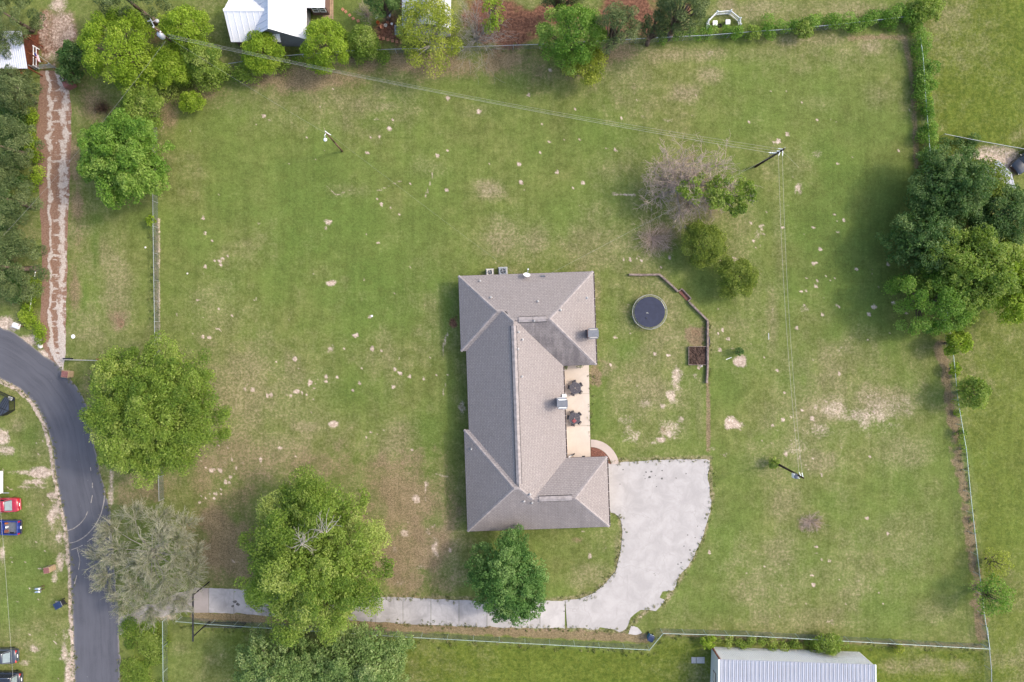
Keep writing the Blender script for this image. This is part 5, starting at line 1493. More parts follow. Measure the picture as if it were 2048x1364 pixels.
    sh_.add([(x2 + .08, -hw * .60, H_ - .055), (x2 + .08, hw * .60, H_ - .055), (x3 - .04, hw * .70, zb + .05), (x3 - .04, -hw * .70, zb + .05), (x2 + .08, -hw * .60, H_ - .07), (x2 + .08, hw * .60, H_ - .07), (x3 - .04, hw * .70, zb + .03), (x3 - .04, -hw * .70, zb + .03)], [(0, 1, 2, 3), (7, 6, 5, 4), (0, 4, 5, 1), (3, 2, 6, 7)])
    ro = sh_.build('rear_window', M['rear_glass_sky'], t); ro.location = (.02, 0, .02)
    return t
M['rear_glass_sky'] = simple('rear_glass_sky', (0.17, 0.21, 0.21), 0.12, 0.6, var=0.12, scale=3, bump=0)  # pale teal puts the reflected sky into the glass colour
def tail_px(px, py, L_, heading=0):
    """centre pixel of a car whose tail ends at (px, py)"""
    k = L_ / 2 / MPP
    return px - k * math.cos(R(heading)), py + k * math.sin(R(heading))
x, y = tail_px(46.5, 1006.5, 4.7, 2); car('parked_car', 'red sedan parked on the grass, red rear end toward the road', 'car', x, y, 2, M['car_red'], 4.7, 1.75, 1.40)
x, y = tail_px(42.5, 1307, 4.6, 0); car('parked_car', 'dark grey hatchback parked on the grass above the black wagon', 'car', x, y, 0, M['car_dark'], 4.6, 1.78, 1.45, rack=False)
x, y = tail_px(50.5, 1353.5, 4.8, 0); car('parked_car', 'black wagon with pale roof rails at the lower left corner', 'car', x, y, 0, M['car_black'], 4.8, 1.84, 1.60, rack=True)
car('parked_car', 'dark vehicle with silver roof rails at the right edge beyond the shed', 'car', 2050, 318, 42, M['car_black'], 4.8, 1.85, 1.65, rack=True)

x, y = tail_px(47.5, 1052, 5.2, -1)
pk = thing('pickup_truck', 'blue pickup truck with an open bed parked on the grass', 'pickup truck', W(x, y, 0), R(-1))
L_, hw = 5.2, .86
def ring(x, w, zl, zh): return [(x, -w * .95, zl), (x, -w, zl + .12), (x, -w, zh - .1), (x, -w * .93, zh), (x, w * .93, zh), (x, w, zh - .1), (x, w, zl + .12), (x, w * .95, zl)]
m_ = MB(); m_.loft([ring(xx, hw * w, zl, zh) for xx, w, zl, zh in ((-2.6, .8, .42, .7), (-2.45, .94, .32, .86), (-1.9, 1, .3, .95), (-.8, 1, .3, 1.0), (0.55, 1, .3, 1.0))]); m_.build('body', M['car_blue'], pk, True)
m_ = MB(); m_.add([(-.95, -.76, .99), (-.95, .76, .99), (-.45, .64, 1.52), (-.45, -.64, 1.52), (.40, -.64, 1.52), (.40, .64, 1.52), (.52, .76, .99), (.52, -.76, .99)], [(0, 1, 2, 3), (4, 5, 6, 7), (0, 3, 4, 7), (1, 6, 5, 2), (3, 2, 5, 4), (0, 7, 6, 1)]); m_.build('cabin_glass', M['glass'], pk)
m_ = MB(); m_.loft([[(xx, -w, 1.50), (xx, -w * .92, 1.56), (xx, w * .92, 1.56), (xx, w, 1.50)] for xx, w in ((-.5, .62), (-.3, .67), (.3, .67), (.45, .64))]); m_.build('roof', M['car_blue'], pk)
m_ = MB()
for sy in (-1, 1): m_.box((1.56, sy * .80, .70), (1.98, .12, .74))
m_.box((.62, 0, .70), (.10, 1.48, .74)); m_.build('bed_side', M['car_blue'], pk, bevel=.02)
m_ = MB(); m_.box((1.57, 0, .52), (1.88, 1.47, .08)); m_.build('bed_floor', M['slate_metal'], pk)
m_ = MB(); m_.box((2.50, 0, .72), (.09, 1.60, .66)); m_.build('tailgate', M['car_blue'], pk, bevel=.02)
m_ = MB(); m_.box((2.66, 0, .50), (.18, 1.62, .18)); m_.build('bumper', M['dark_plastic'], pk, bevel=.03)
m_ = MB(); m_.box((2.70, 0, .62), (.12, .34, .12)); m_.build('number_plate', M['plate'], pk)
m_ = MB(); m_.box((-1.75, 0, .975), (1.3, 1.3, .05)); m_.build('bonnet', M['car_blue'], pk, bevel=.02)
for sy in (-1, 1):
    m_ = MB(); m_.box((2.56, sy * .74, .80), (.05, .14, .30)); m_.build('tail_light', M['red_lamp'], pk)
    m_ = MB(); m_.box((-2.50, sy * .60, .70), (.16, .30, .16)); m_.build('headlight', M['chrome'], pk)
    m_ = MB(); m_.box((-.7, sy * .98, 1.08), (.12, .22, .16)); m_.build('mirror', M['dark_plastic'], pk)
    for xw in (-1.65, 1.55):
        w_ = MB(); w_.lathe([(.21, -.10), (.31, -.11), (.34, -.06), (.34, .06), (.31, .11), (.21, .10)], (0, 0, 0), 18)
        wo = w_.build('tyre', M['tyre'], pk, True); wo.location = (xw, sy * (hw - .13 if xw < 0 else .71), .34); wo.rotation_euler = (R(90), 0, 0)
        r2 = MB(); r2.lathe([(.02, -.09), (.21, -.09), (.22, 0), (.21, .09), (.02, .09)], (0, 0, 0), 14); r2.build('rim', M['rim'], wo)
pb = pk.location + Vector((.95, .42, .56))
for (dx, dy, s, mt, nm, lb, ct) in ((0, .05, .26, 'orange', 'fuel_can', 'red orange fuel can in the pickup bed', 'can'), (.1, -.40, .24, 'white_paint', 'bucket', 'white bucket standing in the pickup bed', 'bucket'), (.05, -.9, .30, 'rust', 'crate', 'small brown crate in the corner of the pickup bed', 'crate')):
    m_ = MB()
    if nm == 'bucket': m_.lathe([(.10, 0), (.13, .26), (.14, .27), (.12, .25), (.1, .05)], (0, 0, 0), 12)
    elif nm == 'crate': m_.box((0, 0, s / 2), (s, s, s)); m_.box((0, 0, s + .01), (s * 1.05, s * 1.05, .03))
    else: m_.box((0, 0, s / 2), (s, s * .7, s)); m_.tube((0, 0, s), (.03, 0, s + .1), .03, n=6)
    o = tag(m_.build(nm, M[mt]), lb, ct); o.location = pb + Vector((dx, dy, 0))

# white box trailer whose end shows at the left edge
bt = thing('box_trailer', 'white flat roofed trailer with a round roof vent at the left edge', 'trailer', W(-30, 962, 0))
m_ = MB(); m_.box((0, 0, 1.5), (5.3, 2.75, 2.0)); m_.build('body', M['white_sheet'], bt, bevel=.04)
m_ = MB(); m_.box((0, 0, 2.54), (5.36, 2.82, .08)); m_.box((2.55, 0, 2.60), (.14, 2.82, .06)); m_.build('roof', M['white_paint'], bt)
m_ = MB(); m_.lathe([(.12, 2.58), (.17, 2.60), (.17, 2.66), (.10, 2.69)], (2.25, 1.25, 0), 14); m_.build('roof_vent', M['dark_plastic'], bt)
m_ = MB(); m_.box((2.75, -1.36, .52), (1.2, .10, .10)); m_.build('tow_bar', M['galv'], bt)
for sy in (-1, 1):
    for xw in (-.5, .5):
        w_ = MB(); w_.lathe([(.18, -.09), (.31, -.1), (.33, 0), (.31, .1), (.18, .09)], (0, 0, 0), 16); wo = w_.build('tyre', M['tyre'], bt, True); wo.location = (xw, sy * 1.25, .33); wo.rotation_euler = (R(90), 0, 0)

# black framed mesh pen by the bend of the road
pn = thing('wire_pen', 'black framed mesh pen leaning askew beside the bend of the road', 'pen', W(10, 806, 0), R(-28))
m_ = MB()
cor = [(-1.6, -1.0), (0.9, -1.2), (1.5, -0.2), (0.8, 1.15), (-1.4, 1.0)]
for i, (xx, yy) in enumerate(cor):
    x2_, y2_ = cor[(i + 1) % 5]
    m_.tube((xx, yy, .02), (xx, yy, 1.0), .035, n=6)
    for z in (.05, 1.0): m_.tube((xx, yy, z), (x2_, y2_, z), .035, n=6)
m_.build('frame', M['black_metal'], pn)
m_ = MB()
for i, (xx, yy) in enumerate(cor):
    x2_, y2_ = cor[(i + 1) % 5]
    for k in range(1, 12):
        t = k / 12; m_.tube((xx + (x2_ - xx) * t, yy + (y2_ - yy) * t, .05), (xx + (x2_ - xx) * t, yy + (y2_ - yy) * t, 1.0), .012, n=4, caps=False)
    for k in range(1, 6): m_.tube((xx, yy, k / 6), (x2_, y2_, k / 6), .012, n=4, caps=False)
m_.build('wire_panel', M['black_metal'], pn)['kind'] = 'stuff'
m_ = MB(); m_.prism([(-.1, -1.15), (.85, -1.15), (1.45, -.2), (.75, 1.1), (.2, 1.05)], .99, 1.01); m_.build('shade_cloth', M['car_dark'], pn)
m_ = MB()
for k in range(4): m_.tube((.1 + k * .28, -1.1, 1.05), (.3 + k * .22, 1.05, 1.05), .03, n=6)
m_.tube((.0, -.4, 1.06), (1.45, -.25, 1.06), .035, n=6); m_.build('roof_bar', M['black_metal'], pn)
cb = thing('cooler_box', 'blue cooler box with a white lid at the corner of the black pen', 'cooler', W(25, 797, 0), R(-20))
m_ = MB(); m_.box((0, 0, .18), (.52, .40, .36)); m_.build('body', M['navy_plastic'], cb, bevel=.03)
m_ = MB(); m_.box((0, .02, .39), (.56, .40, .07)); m_.build('lid', M['white_paint'], cb, bevel=.02)

# ------------------------------------------------------------------ mailboxes, bins, posts by the road
def pillar(label, px, py, s, h, rz, cap):
    t = thing('mailbox_pillar', label, 'mailbox', W(px, py, 0), rz, 'brick mailboxes by the road')
    nrow = max(4, int(h / .2))
    m_ = MB(); m_.box((0, 0, h / 2), (s, s * .95, h)); m_.build('pillar', M['brick_tan'], t, bevel=.01)
    m_ = MB()
    for k in range(nrow):
        z = h * (k + .5) / nrow
        m_.box((0, 0, z), (s + .02, s * .95 + .02, h / nrow - .03))
    m_.build('brick_course', M['brick_tan'], t)
    m_ = MB(); m_.box((0, 0, h + .03), (s + .10, s + .06, .07)); m_.build('cap', M['brick_tan'], t, bevel=.015)
    m_ = MB(); m_.box((0, 0, h + .085), (s + .0, s - .02, .05)); m_.build('cap_top', M[cap], t, bevel=.015)
    m_ = MB(); m_.box((-s / 2 - .02, 0, h * .75), (.05, .22, .26)); m_.build('mailbox_door', M['black_metal'], t)
    return t
pillar('tan brick mailbox pillar with a red brown cap on the road edge below the lane', 141, 747.5, .78, 1.05, R(-8), 'brick_red')
pillar('tan brick mailbox pillar with a purple brown cap in the left grass', 106, 1134.5, .68, 1.15, R(10), 'brick_red')
rbx = thing('brick_pillar', 'low rusty red brick pillar leaning in the grass by the lane gate', 'pillar', W(145, 172, 0), R(25))
for k in range(5):
    m_ = MB(); m_.box((0, 0, .1 + k * .2), (1.0 - .02 * (k % 2), .72, .19)); m_.build('brick_course', M['brick_red'], rbx)
m_ = MB(); m_.box((0, 0, 1.04), (1.1, .8, .08)); m_.build('cap', M['brick_red'], rbx)

wm = thing('mailbox', 'white metal mailbox on a post where the lane meets the road', 'mailbox', W(46, 652, 0), R(-20))
m_ = MB(); m_.box((.1, 0, .5), (.10, .10, 1.0)); m_.build('post', M['pole_brown'], wm)
m_ = MB(); m_.box((0, 0, 1.12), (.78, .62, .22)); m_.loft([[(xx, -.31, 1.23), (xx, -.2, 1.34), (xx, 0, 1.38), (xx, .2, 1.34), (xx, .31, 1.23)] for xx in (-.39, .39)]); m_.build('box', M['white_sheet'], wm)
m_ = MB(); m_.box((.38, .22, 1.30), (.05, .2, .1)); m_.build('flag', M['brick_red'], wm)
for k, (py_, lb) in enumerate(((1171, 'upper of two silver curved top mailboxes on posts in the left grass'), (1177, 'lower of two silver curved top mailboxes on posts in the left grass'))):
    t = thing('mailbox', lb, 'mailbox', W(87.5, py_, 0), R(5), 'silver mailboxes on posts')
    m_ = MB(); m_.box((.05, 0, .5), (.09, .09, 1.0)); m_.build('post', M['pole_brown'], t)
    m_ = MB(); m_.loft([[(xx, -.13, 1.0), (xx, -.13, 1.14), (xx, -.08, 1.22), (xx, 0, 1.25), (xx, .08, 1.22), (xx, .13, 1.14), (xx, .13, 1.0)] for xx in (-.34, .32)]); m_.build('box', M['chrome'], t, True)
    m_ = MB(); m_.box((.345, 0, 1.1), (.03, .24, .22)); m_.build('door', M['galv'], t)

def wheelie_bin(label, loc, rz, body, lid):
    t = thing('wheeled_bin', label, 'bin', loc, rz)
    m_ = MB(); m_.loft([[(-.26 * s, -.25 * s, z), (.28 * s, -.25 * s, z), (.28 * s, .25 * s, z), (-.26 * s, .25 * s, z)] for s, z in ((.82, .06), (1.0, .55), (1.16, 1.0))]); m_.build('body', M[body], t, bevel=.02)
    m_ = MB(); m_.loft([[(xx, -.31, 1.0), (xx, -.31, 1.0 + h), (xx, .31, 1.0 + h), (xx, .31, 1.0)] for xx, h in ((-.34, .03), (-.2, .08), (.2, .09), (.38, .05))]); m_.build('lid', M[lid], t)
    m_ = MB(); m_.tube((.42, -.24, .98), (.42, .24, .98), .022, n=6); m_.build('handle', M['galv'], t)
    for sy in (-1, 1):
        w_ = MB(); w_.lathe([(.05, -.03), (.13, -.03), (.13, .03), (.05, .03)], (0, 0, 0), 12); wo = w_.build('wheel', M['tyre'], t); wo.location = (.26, sy * .27, .13); wo.rotation_euler = (R(90), 0, 0)
    return t
wb = wheelie_bin('black wheeled bin standing on the sandy verge left of the road', W(127, 1204, 0), R(28), 'dark_plastic', 'navy_plastic')
wb.scale = (1.25, 1.25, 1.15)
wb = wheelie_bin('blue green bin with a dark lid at the kink of the south fence', W(1298.5, 1270.5, 0), R(65), 'blue_plastic', 'navy_plastic')
wb.scale = (1.1, 1.1, 1.0)

# pipe barrier right of the lane, white pipe by the verge
br_ = thing('pipe_barrier', 'low pipe barrier, part white and part rust red, between lane and tree', 'barrier', W(165, 719, 0))
o0 = br_.location.copy()
for (p, q, r_, mt, z) in (((129, 719.3), (195, 721), .045, 'concrete_pot', .95), ((193, 719), (238, 719), .13, 'rust', .80)):
    m_ = MB(); m_.tube(W(*p, z) - o0, W(*q, z) - o0, r_, n=8); m_.build('rail', M[mt], br_)
m_ = MB(); m_.box(W(136, 717.2, .75) - o0, (1.0, .16, .5)); m_.build('sign_board', M['black_metal'], br_)
for xx in (132, 163, 195, 226):
    m_ = MB(); m_.tube(W(xx, 719.6, 0) - o0, W(xx, 719.6, .9) - o0, .06, n=8); m_.build('post', M['rust'], br_)
wp = MB()
a, b = W(72, 541), W(60, 623)
for k in range(9):
    p, q = a.lerp(b, (k + .05) / 9), a.lerp(b, (k + .9) / 9)
    wp.tube((p.x, p.y, .08), (q.x, q.y, .08), .06, n=6)
for k in range(8):
    p, q = a.lerp(b, (k + .88) / 9), a.lerp(b, (k + 1.07) / 9)
    wp.tube((p.x, p.y, .08), (q.x, q.y, .08), .045, n=6)
tag(wp.build('white_pipe', M['white_paint']), 'long jointed white pipe lying in the weeds left of the lane', 'pipe')

# ------------------------------------------------------------------ driveway entrance arch and gate leaf
arch = thing('entrance_arch', 'tall black pipe arch spanning the driveway by the grey tree', 'gateway', W(418, 1204, 0))
o0 = arch.location.copy()
zt = 4.35
p1, p2 = W(418.5, 1164, 0), W(418.5, 1243, 0)
for p in (p1, p2):
    m_ = MB(); m_.tube(p - o0, p - o0 + Vector((0, 0, zt)), .085, n=10); m_.build('post', M['black_metal'], arch)
m_ = MB(); m_.tube(p1 - o0 + Vector((0, .25, zt)), p2 - o0 + Vector((0, -.55, zt)), .095, n=10); m_.build('beam', M['black_metal'], arch)
gl_ = thing('gate_leaf', 'black picket gate leaf standing open along the driveway edge', 'gate', W(455, 1243.5, 0))
o0 = gl_.location.copy()
a, b = W(420, 1243.3), W(492, 1245)
for z in (.18, 1.0, 1.45):
    m_ = MB(); m_.tube(a - o0 + Vector((0, 0, z)), b - o0 + Vector((0, 0, z)), .035 if z != .18 else .06, n=6); m_.build('rail', M['black_metal'], gl_)
for k in range(26):
    p = a.lerp(b, (k + .5) / 26) - o0
    h = 1.62
    m_ = MB(); m_.tube((p.x, p.y, .12), (p.x, p.y, h), .022, n=5)
    m_.tube((p.x, p.y, h), (p.x, p.y, h + .14), .04, .004, n=5)
    m_.build('picket', M['black_metal'], gl_)
    m_ = MB(); m_.tube((p.x, p.y, h - .02), (p.x, p.y, h + .015), .045, n=6)
    m_.build('picket_cap', M['galv'], gl_)
for t in (0, 1):
    p = a.lerp(b, t) - o0
    m_ = MB(); m_.tube((p.x, p.y, 0), (p.x, p.y, 1.7), .05, n=8); m_.build('gate_post', M['black_metal'], gl_)

# ------------------------------------------------------------------ north garden things
pe = thing('picket_enclosure', 'white vinyl picket fence bent around two square seats', 'fence', W(1445, 45, 0))
o0 = pe.location.copy()
pp = [(1413, 58), (1413.5, 47), (1430, 30.5), (1457, 28.5), (1476, 44), (1476.5, 56)]
for (a, b) in zip(pp[:-1], pp[1:]):
    p, q = W(*a) - o0, W(*b) - o0
    an = math.atan2(q.y - p.y, q.x - p.x); Ls = (q - p).length
    for z in (.2, .9):
        c = (p + q) / 2
        m_ = MB(); m_.box((c.x, c.y, z), (Ls, .07, .11), rz=an); m_.build('rail', M['white_paint'], pe)
    n = max(2, int(Ls / .17))
    for k in range(n):
        c = p.lerp(q, (k + .5) / n)
        m_ = MB(); m_.box((c.x, c.y, .52), (.08, .03, .95), rz=an); m_.build('picket', M['white_paint'], pe)
for a in pp:
    p = W(*a) - o0
    m_ = MB(); m_.box((p.x, p.y, .58), (.13, .13, 1.16)); m_.tube((p.x, p.y, 1.16), (p.x, p.y, 1.26), .10, .01, n=4); m_.build('post', M['white_paint'], pe)
for (x, y, lb) in ((1428, 49.5, 'left of two square white topped boxes inside the picket fence'), (1453.5, 47.5, 'right of two square white topped boxes inside the picket fence')):
    t = thing('planter_box', lb, 'box', W(x, y, 0), 0, 'white topped boxes')
    m_ = MB()
    for s in (-1, 1):
        m_.box((s * .2, 0, .2), (.08, .5, .4))
    m_.box((0, 0, .25), (.42, .5, .3)); m_.build('body', M['brick_red'], t)
    m_ = MB(); m_.box((0, 0, .46), (.56, .60, .08)); m_.build('top', M['white_paint'], t, bevel=.02)
m_ = MB(); m_.torus((0, 0, .08), .19, .08, 20, 8)
o = tag(m_.build('tyre', M['tyre'], smooth=True), 'small black tyre on the ground between the white topped boxes', 'tyre'); o.location = W(1439, 51.5)
# stepping stones
for i, (x, y) in enumerate([(685.5, 19), (691.5, 23.5), (699.5, 30.5), (706.5, 37), (716.5, 42), (757.5, 75.5), (767, 77), (775.5, 79.5), (785, 82), (793.5, 83.5), (802.5, 85)]):
    m_ = MB(); m_.box((0, 0, .03), (.34, .34, .06))
    o = m_.build('stepping_stone', M['terracotta'], bevel=.01); o.location = W(x, y); o.rotation_euler = (0, 0, [.7, .6, .6, .5, .3, .3, .2, .2, .1, .1, .1][i])
    tag(o, ['first terracotta stepping stone of the upper row, nearest the wooden deck', 'second terracotta stepping stone of the upper row from the deck', 'middle terracotta stepping stone of the upper row of five', 'fourth terracotta stepping stone of the upper row, toward the round tree', 'last terracotta stepping stone of the upper row, at the tree edge', 'leftmost terracotta stepping stone of the lower row above the hedge', 'second terracotta stepping stone from the left in the lower row', 'third terracotta stepping stone from the left in the lower row', 'fourth terracotta stepping stone from the left in the lower row', 'fifth terracotta stepping stone from the left, second last of the lower row', 'rightmost terracotta stepping stone of the lower row by the sparse tree'][i], 'stepping stone', 'upper row of stepping stones' if i < 5 else 'lower row of stepping stones')
for (x, y, mt, s, lb) in [(756.5, 47, 'orange', .22, 'orange flower pot in the junk corner by the pale blue roof'), (765, 56, 'terracotta', .26, 'terracotta pot, lowest in the junk corner'), (772, 52.5, 'cream_wall', .2, 'cream pot in the middle of the junk corner'), (776, 45.5, 'terracotta', .17, 'terracotta pot, topmost in the junk corner'), (784, 49, 'white_paint', .14, 'small white pot nearest the pale blue roof')]:
    m_ = MB(); m_.lathe([(.6 * s, 0), (s, 1.5 * s), (1.05 * s, 1.5 * s), (.9 * s, 1.45 * s), (.5 * s, .4 * s)], (0, 0, 0), 12)
    o = tag(m_.build('flower_pot', M[mt]), lb, 'flower pot'); o.location = W(x, y)
m_ = MB(); m_.lathe([(.3, 0), (.36, .35), (.38, .36), (.34, .33), (.28, .08)], (0, 0, 0), 16)
o = tag(m_.build('wash_tub', M['galv']), 'pale metal tub under the dark garden bush', 'tub'); o.location = W(777, 32)
stick('white_board', 'white stick on the ground left of the junk corner', (751.5, 37), (757.5, 34), .05, M['white_paint'], 'stick')
bb = MB(); bb.lathe([(.26, 0), (.29, .3), (.29, .6), (.26, .88), (.24, .9)], (0, 0, 0), 16)
o = tag(bb.build('barrel', M['blue_plastic']), 'blue barrel in the shade between hedge trees and white house', 'barrel'); o.location = W(406, 92)

# lane gate, flag
gt = thing('lane_gate', 'grey pipe gate across the north end of the broken lane', 'gate', W(92, 137, 0))
o0 = gt.location.copy()
a, b = W(73, 139), W(112, 136)
for z in (.25, .55, .85, 1.15):
    m_ = MB(); m_.tube(a - o0 + Vector((0, 0, z)), b - o0 + Vector((0, 0, z)), .03, n=6); m_.build('rail', M['galv'], gt)
m_ = MB(); m_.tube(a - o0 + Vector((0, 0, .25)), b - o0 + Vector((0, 0, 1.15)), .025, n=6); m_.build('brace', M['galv'], gt)
for p in (a, b):
    m_ = MB(); m_.tube(p - o0, p - o0 + Vector((0, 0, 1.4)), .06, n=8); m_.build('post', M['galv'], gt)
wr = thing('white_rail', 'white board rail beside the red brown deck', 'fence', W(78, 118, 0))
for z in (.5, 1.0):
    m_ = MB(); m_.box((0, 0, z), (.06, 2.5, .08)); m_.build('rail', M['white_paint'], wr)
for dy in (-1.2, 0, 1.2):
    m_ = MB(); m_.box((0, dy, .55), (.11, .11, 1.1)); m_.build('post', M['white_paint'], wr)
fg = thing('flag', 'drooping striped flag of red, white and blue on a pole by the lane gate', 'flag', W(101, 128, 0))
m_ = MB(); m_.tube((0, 0, 0), (-.5, .55, 2.3), .025, n=6); m_.build('pole', M['galv'], fg)
for k in range(6):
    m_ = MB()
    y0 = k * .105
    z0_, z1_ = 2.25, 1.95
    m_.add([(-.45 + y0 * .7, .50 - .05 * k, 2.28 - .02 * k), (-.45 + (y0 + .1) * .7, .50 - .05 * (k + 1), 2.28 - .02 * (k + 1)), (-.15 + (y0 + .1) * .5, -.45 - .03 * k, 2.02), (-.15 + y0 * .5, -.45 - .03 * k, 2.03)], [(0, 1, 2, 3)])
    m_.build('stripe', M['flag_red'] if k % 2 == 0 else M['white_paint'], fg)
m_ = MB(); m_.add([(-.46, .52, 2.31), (-.24, .36, 2.24), (-.18, .02, 2.16), (-.36, .12, 2.22)], [(0, 1, 2, 3)]); m_.build('canton', M['flag_blue'], fg)
# ------------------------------------------------------------------ fences
def fence(label, pts, h, rail='galv', wire='wire_link', spacing=2.9, mesh=0.10, name='chain_link_fence', bottom=True):
    """pts: photograph pixels of the TOP RAIL, h metres above ground"""
    P = [W(x, y, h) for x, y in pts]
    base = Vector((P[0].x, P[0].y, 0))
    t = thing(name, label, 'fence', base)
    rl = MB()
    V, F = [], []
    for p, q in zip(P[:-1], P[1:]):
        p, q = p - base, q - base
        Ls = (q - p).length
        n = max(1, round(Ls / spacing))
        rl.tube(p, q, 0.032, n=6)
        d = (q - p).normalized()
        for k in range(n):
            c = p.lerp(q, k / n)
            b = MB(); b.tube((c.x, c.y, 0), (c.x, c.y, h + .06), .028, n=8); b.tube((c.x, c.y, h + .06), (c.x, c.y, h + .10), .045, .01, n=8); b.build('post', M[rail], t)
        m = int(Ls / mesh)
        wv = 0.016
        side = Vector((-d.y, d.x, 0)) * 0.004
        hh = h - .04
        for k in range(-int(hh / mesh), m):
            for s in (1, -1):
                a0 = k * mesh; a1 = a0 + hh
                z0, z1 = (.03, hh + .03) if s > 0 else (hh + .03, .03)
                if a0 < 0: z0 += (z1 - z0) * (-a0 / hh); a0 = 0
                if a1 > Ls: z1 = z0 + (z1 - z0) * ((Ls - a0) / (a1 - a0)); a1 = Ls
                if a1 - a0 < .02: continue
                A, B = p + d * a0, p + d * a1
                A.z, B.z = z0, z1
                up = Vector((0, 0, wv)) 
                b_ = len(V)
                V += [tuple(A + side * s - up / 2), tuple(B + side * s - up / 2), tuple(B + side * s + up / 2), tuple(A + side * s + up / 2)]
                F.append((b_, b_ + 1, b_ + 2, b_ + 3))
    e = P[-1] - base
    b = MB(); b.tube((e.x, e.y, 0), (e.x, e.y, h + .06), .038, n=8); b.build('post', M[rail], t)
    rl.build('top_rail', M[rail], t)
    o = np_mesh('wire_mesh', np.array(V), np.array(F), M[wire], t)
    o['kind'] = 'stuff'
    return t

fence('chain link fence with a pale top rail along the west side of the lawn', [(304, 250), (306, 452), (307.5, 560), (309.5, 684), (314, 860), (318, 1002)], 1.25)
fence('chain link fence along the back of the lawn, partly overgrown with vines', [(452, 128), (560, 112), (690, 102), (790, 98), (920, 94), (1080, 88.5), (1180, 83), (1320, 75), (1420, 70), (1500, 63.5), (1580, 58), (1700, 46), (1822, 32)], 1.3, mesh=.13)
fence('chain link fence swallowed by vines on the north east side', [(1840, 70), (1846, 110), (1852, 200), (1860, 300), (1868, 420), (1880, 540), (1905, 690), (1916, 800), (1933, 900), (1941, 985), (1955, 1110), (1969, 1230), (1980, 1298)], 1.3, rail='green_rail', mesh=.13)
fence('green tinged chain link fence along the south side of the driveway and lawn', [(352, 1243), (420, 1249), (560, 1258), (700, 1267), (790, 1273), (1050, 1287), (1299, 1300), (1326, 1267), (1500, 1272), (1700, 1283), (1978, 1298)], 1.5, rail='green_rail', mesh=.10)
fence('short chain link run going down from the south east corner', [(1975, 1255), (1979, 1298), (1983, 1340), (1984, 1420)], 1.3, mesh=.13)
fence('chain link fence with a bright rail above the car at the right edge', [(1890, 268), (1963, 282.5), (2050, 298), (2120, 310)], 1.3, mesh=.13)
fence('green wired fence running down to the bottom edge right of the road', [(325, 1243), (326, 1345), (327, 1420)], 1.2, rail='green_rail', mesh=.13)

# ------------------------------------------------------------------ poles
def utility_pole(label, base, top, h, r=.15, arms=True, wood='pole_wood', trans=None):
    b, tp = W(*base, 0), W(*top, h)
    t = thing('utility_pole', label, 'utility pole', b)
    d = tp - b
    m_ = MB(); m_.tube((0, 0, -.3), d * .5, r, r * .85, 10); m_.tube(d * .5, d, r * .85, r * .7, 10); m_.build('pole', M[wood], t, True)
    return t, d
def insulator(t, p, q):
    m_ = MB(); n = 4
    for k in range(n):
        a = Vector(p).lerp(Vector(q), k / n); b = Vector(p).lerp(Vector(q), (k + .6) / n)
        m_.tube(a, b, .07, .04, 8)
    m_.tube(p, q, .025, n=6)
    m_.build('insulator', M['white_paint'], t)

p1, d1 = utility_pole('black utility pole where three wires meet, right of the leafless tree', (1511, 333), (1568, 298), 9.0)
b1 = p1.location
m_ = MB(); m_.tube(d1 * .995 + Vector((0, -.05, -.1)), d1 + Vector((.14, .22, .0)), .03, n=6); m_.build('bracket', M['galv'], p1)
K = lambda px, py, z: W(px, py, z) - b1
ends1 = [K(1556, 297, 8.7), K(1553, 302.2, 8.2), K(1537, 305, 7.4)]
for e, at in ((ends1[0], .99), (ends1[1], .90), (ends1[2], .80)):
    insulator(p1, d1 * at, e)
dn1 = [K(1557, 306, 8.0), K(1565, 303, 8.6)]
insulator(p1, d1 * .88, dn1[0] + Vector((0, -.3, 0))); insulator(p1, d1 * .96, dn1[1] + Vector((0, -.5, 0)))
m_ = MB(); m_.path([d1 * .75, d1 * .70 + Vector((-.5, .1, .05)), d1 * .66 + Vector((-.55, .05, -.05))], .035, 6); m_.build('service_bracket', M['galv'], p1)

p2, d2 = utility_pole('dark utility pole carrying a grey transformer, shrub at its foot', (1550, 925), (1607, 956), 8.4)
b2 = p2.location
tc = W(1591, 952, 6.6) - b2
m_ = MB(); m_.lathe([(.05, -.45), (.27, -.42), (.29, -.3), (.29, .35), (.24, .42), (.08, .46)], tc, 16); m_.build('transformer', M['slate_metal'], p2, True)
m_ = MB(); m_.box(tc + Vector((.12, .1, .1)), (.35, .12, .12)); m_.build('bracket', M['galv'], p2)
m_ = MB(); m_.tube(tc + Vector((.1, -.1, .45)), tc + Vector((.16, -.14, .75)), .05, .03, 8); m_.build('bushing', M['white_paint'], p2)
m_ = MB(); m_.box(tc + Vector((-.24, .05, 0)), (.16, .5, .6)); m_.build('cutout_box', M['white_sheet'], p2)
e2 = [W(1598, 944, 7.6) - b2, W(1604, 945, 8.2) - b2]
insulator(p2, d2 * .93, e2[0]); insulator(p2, d2 * .985, e2[1])

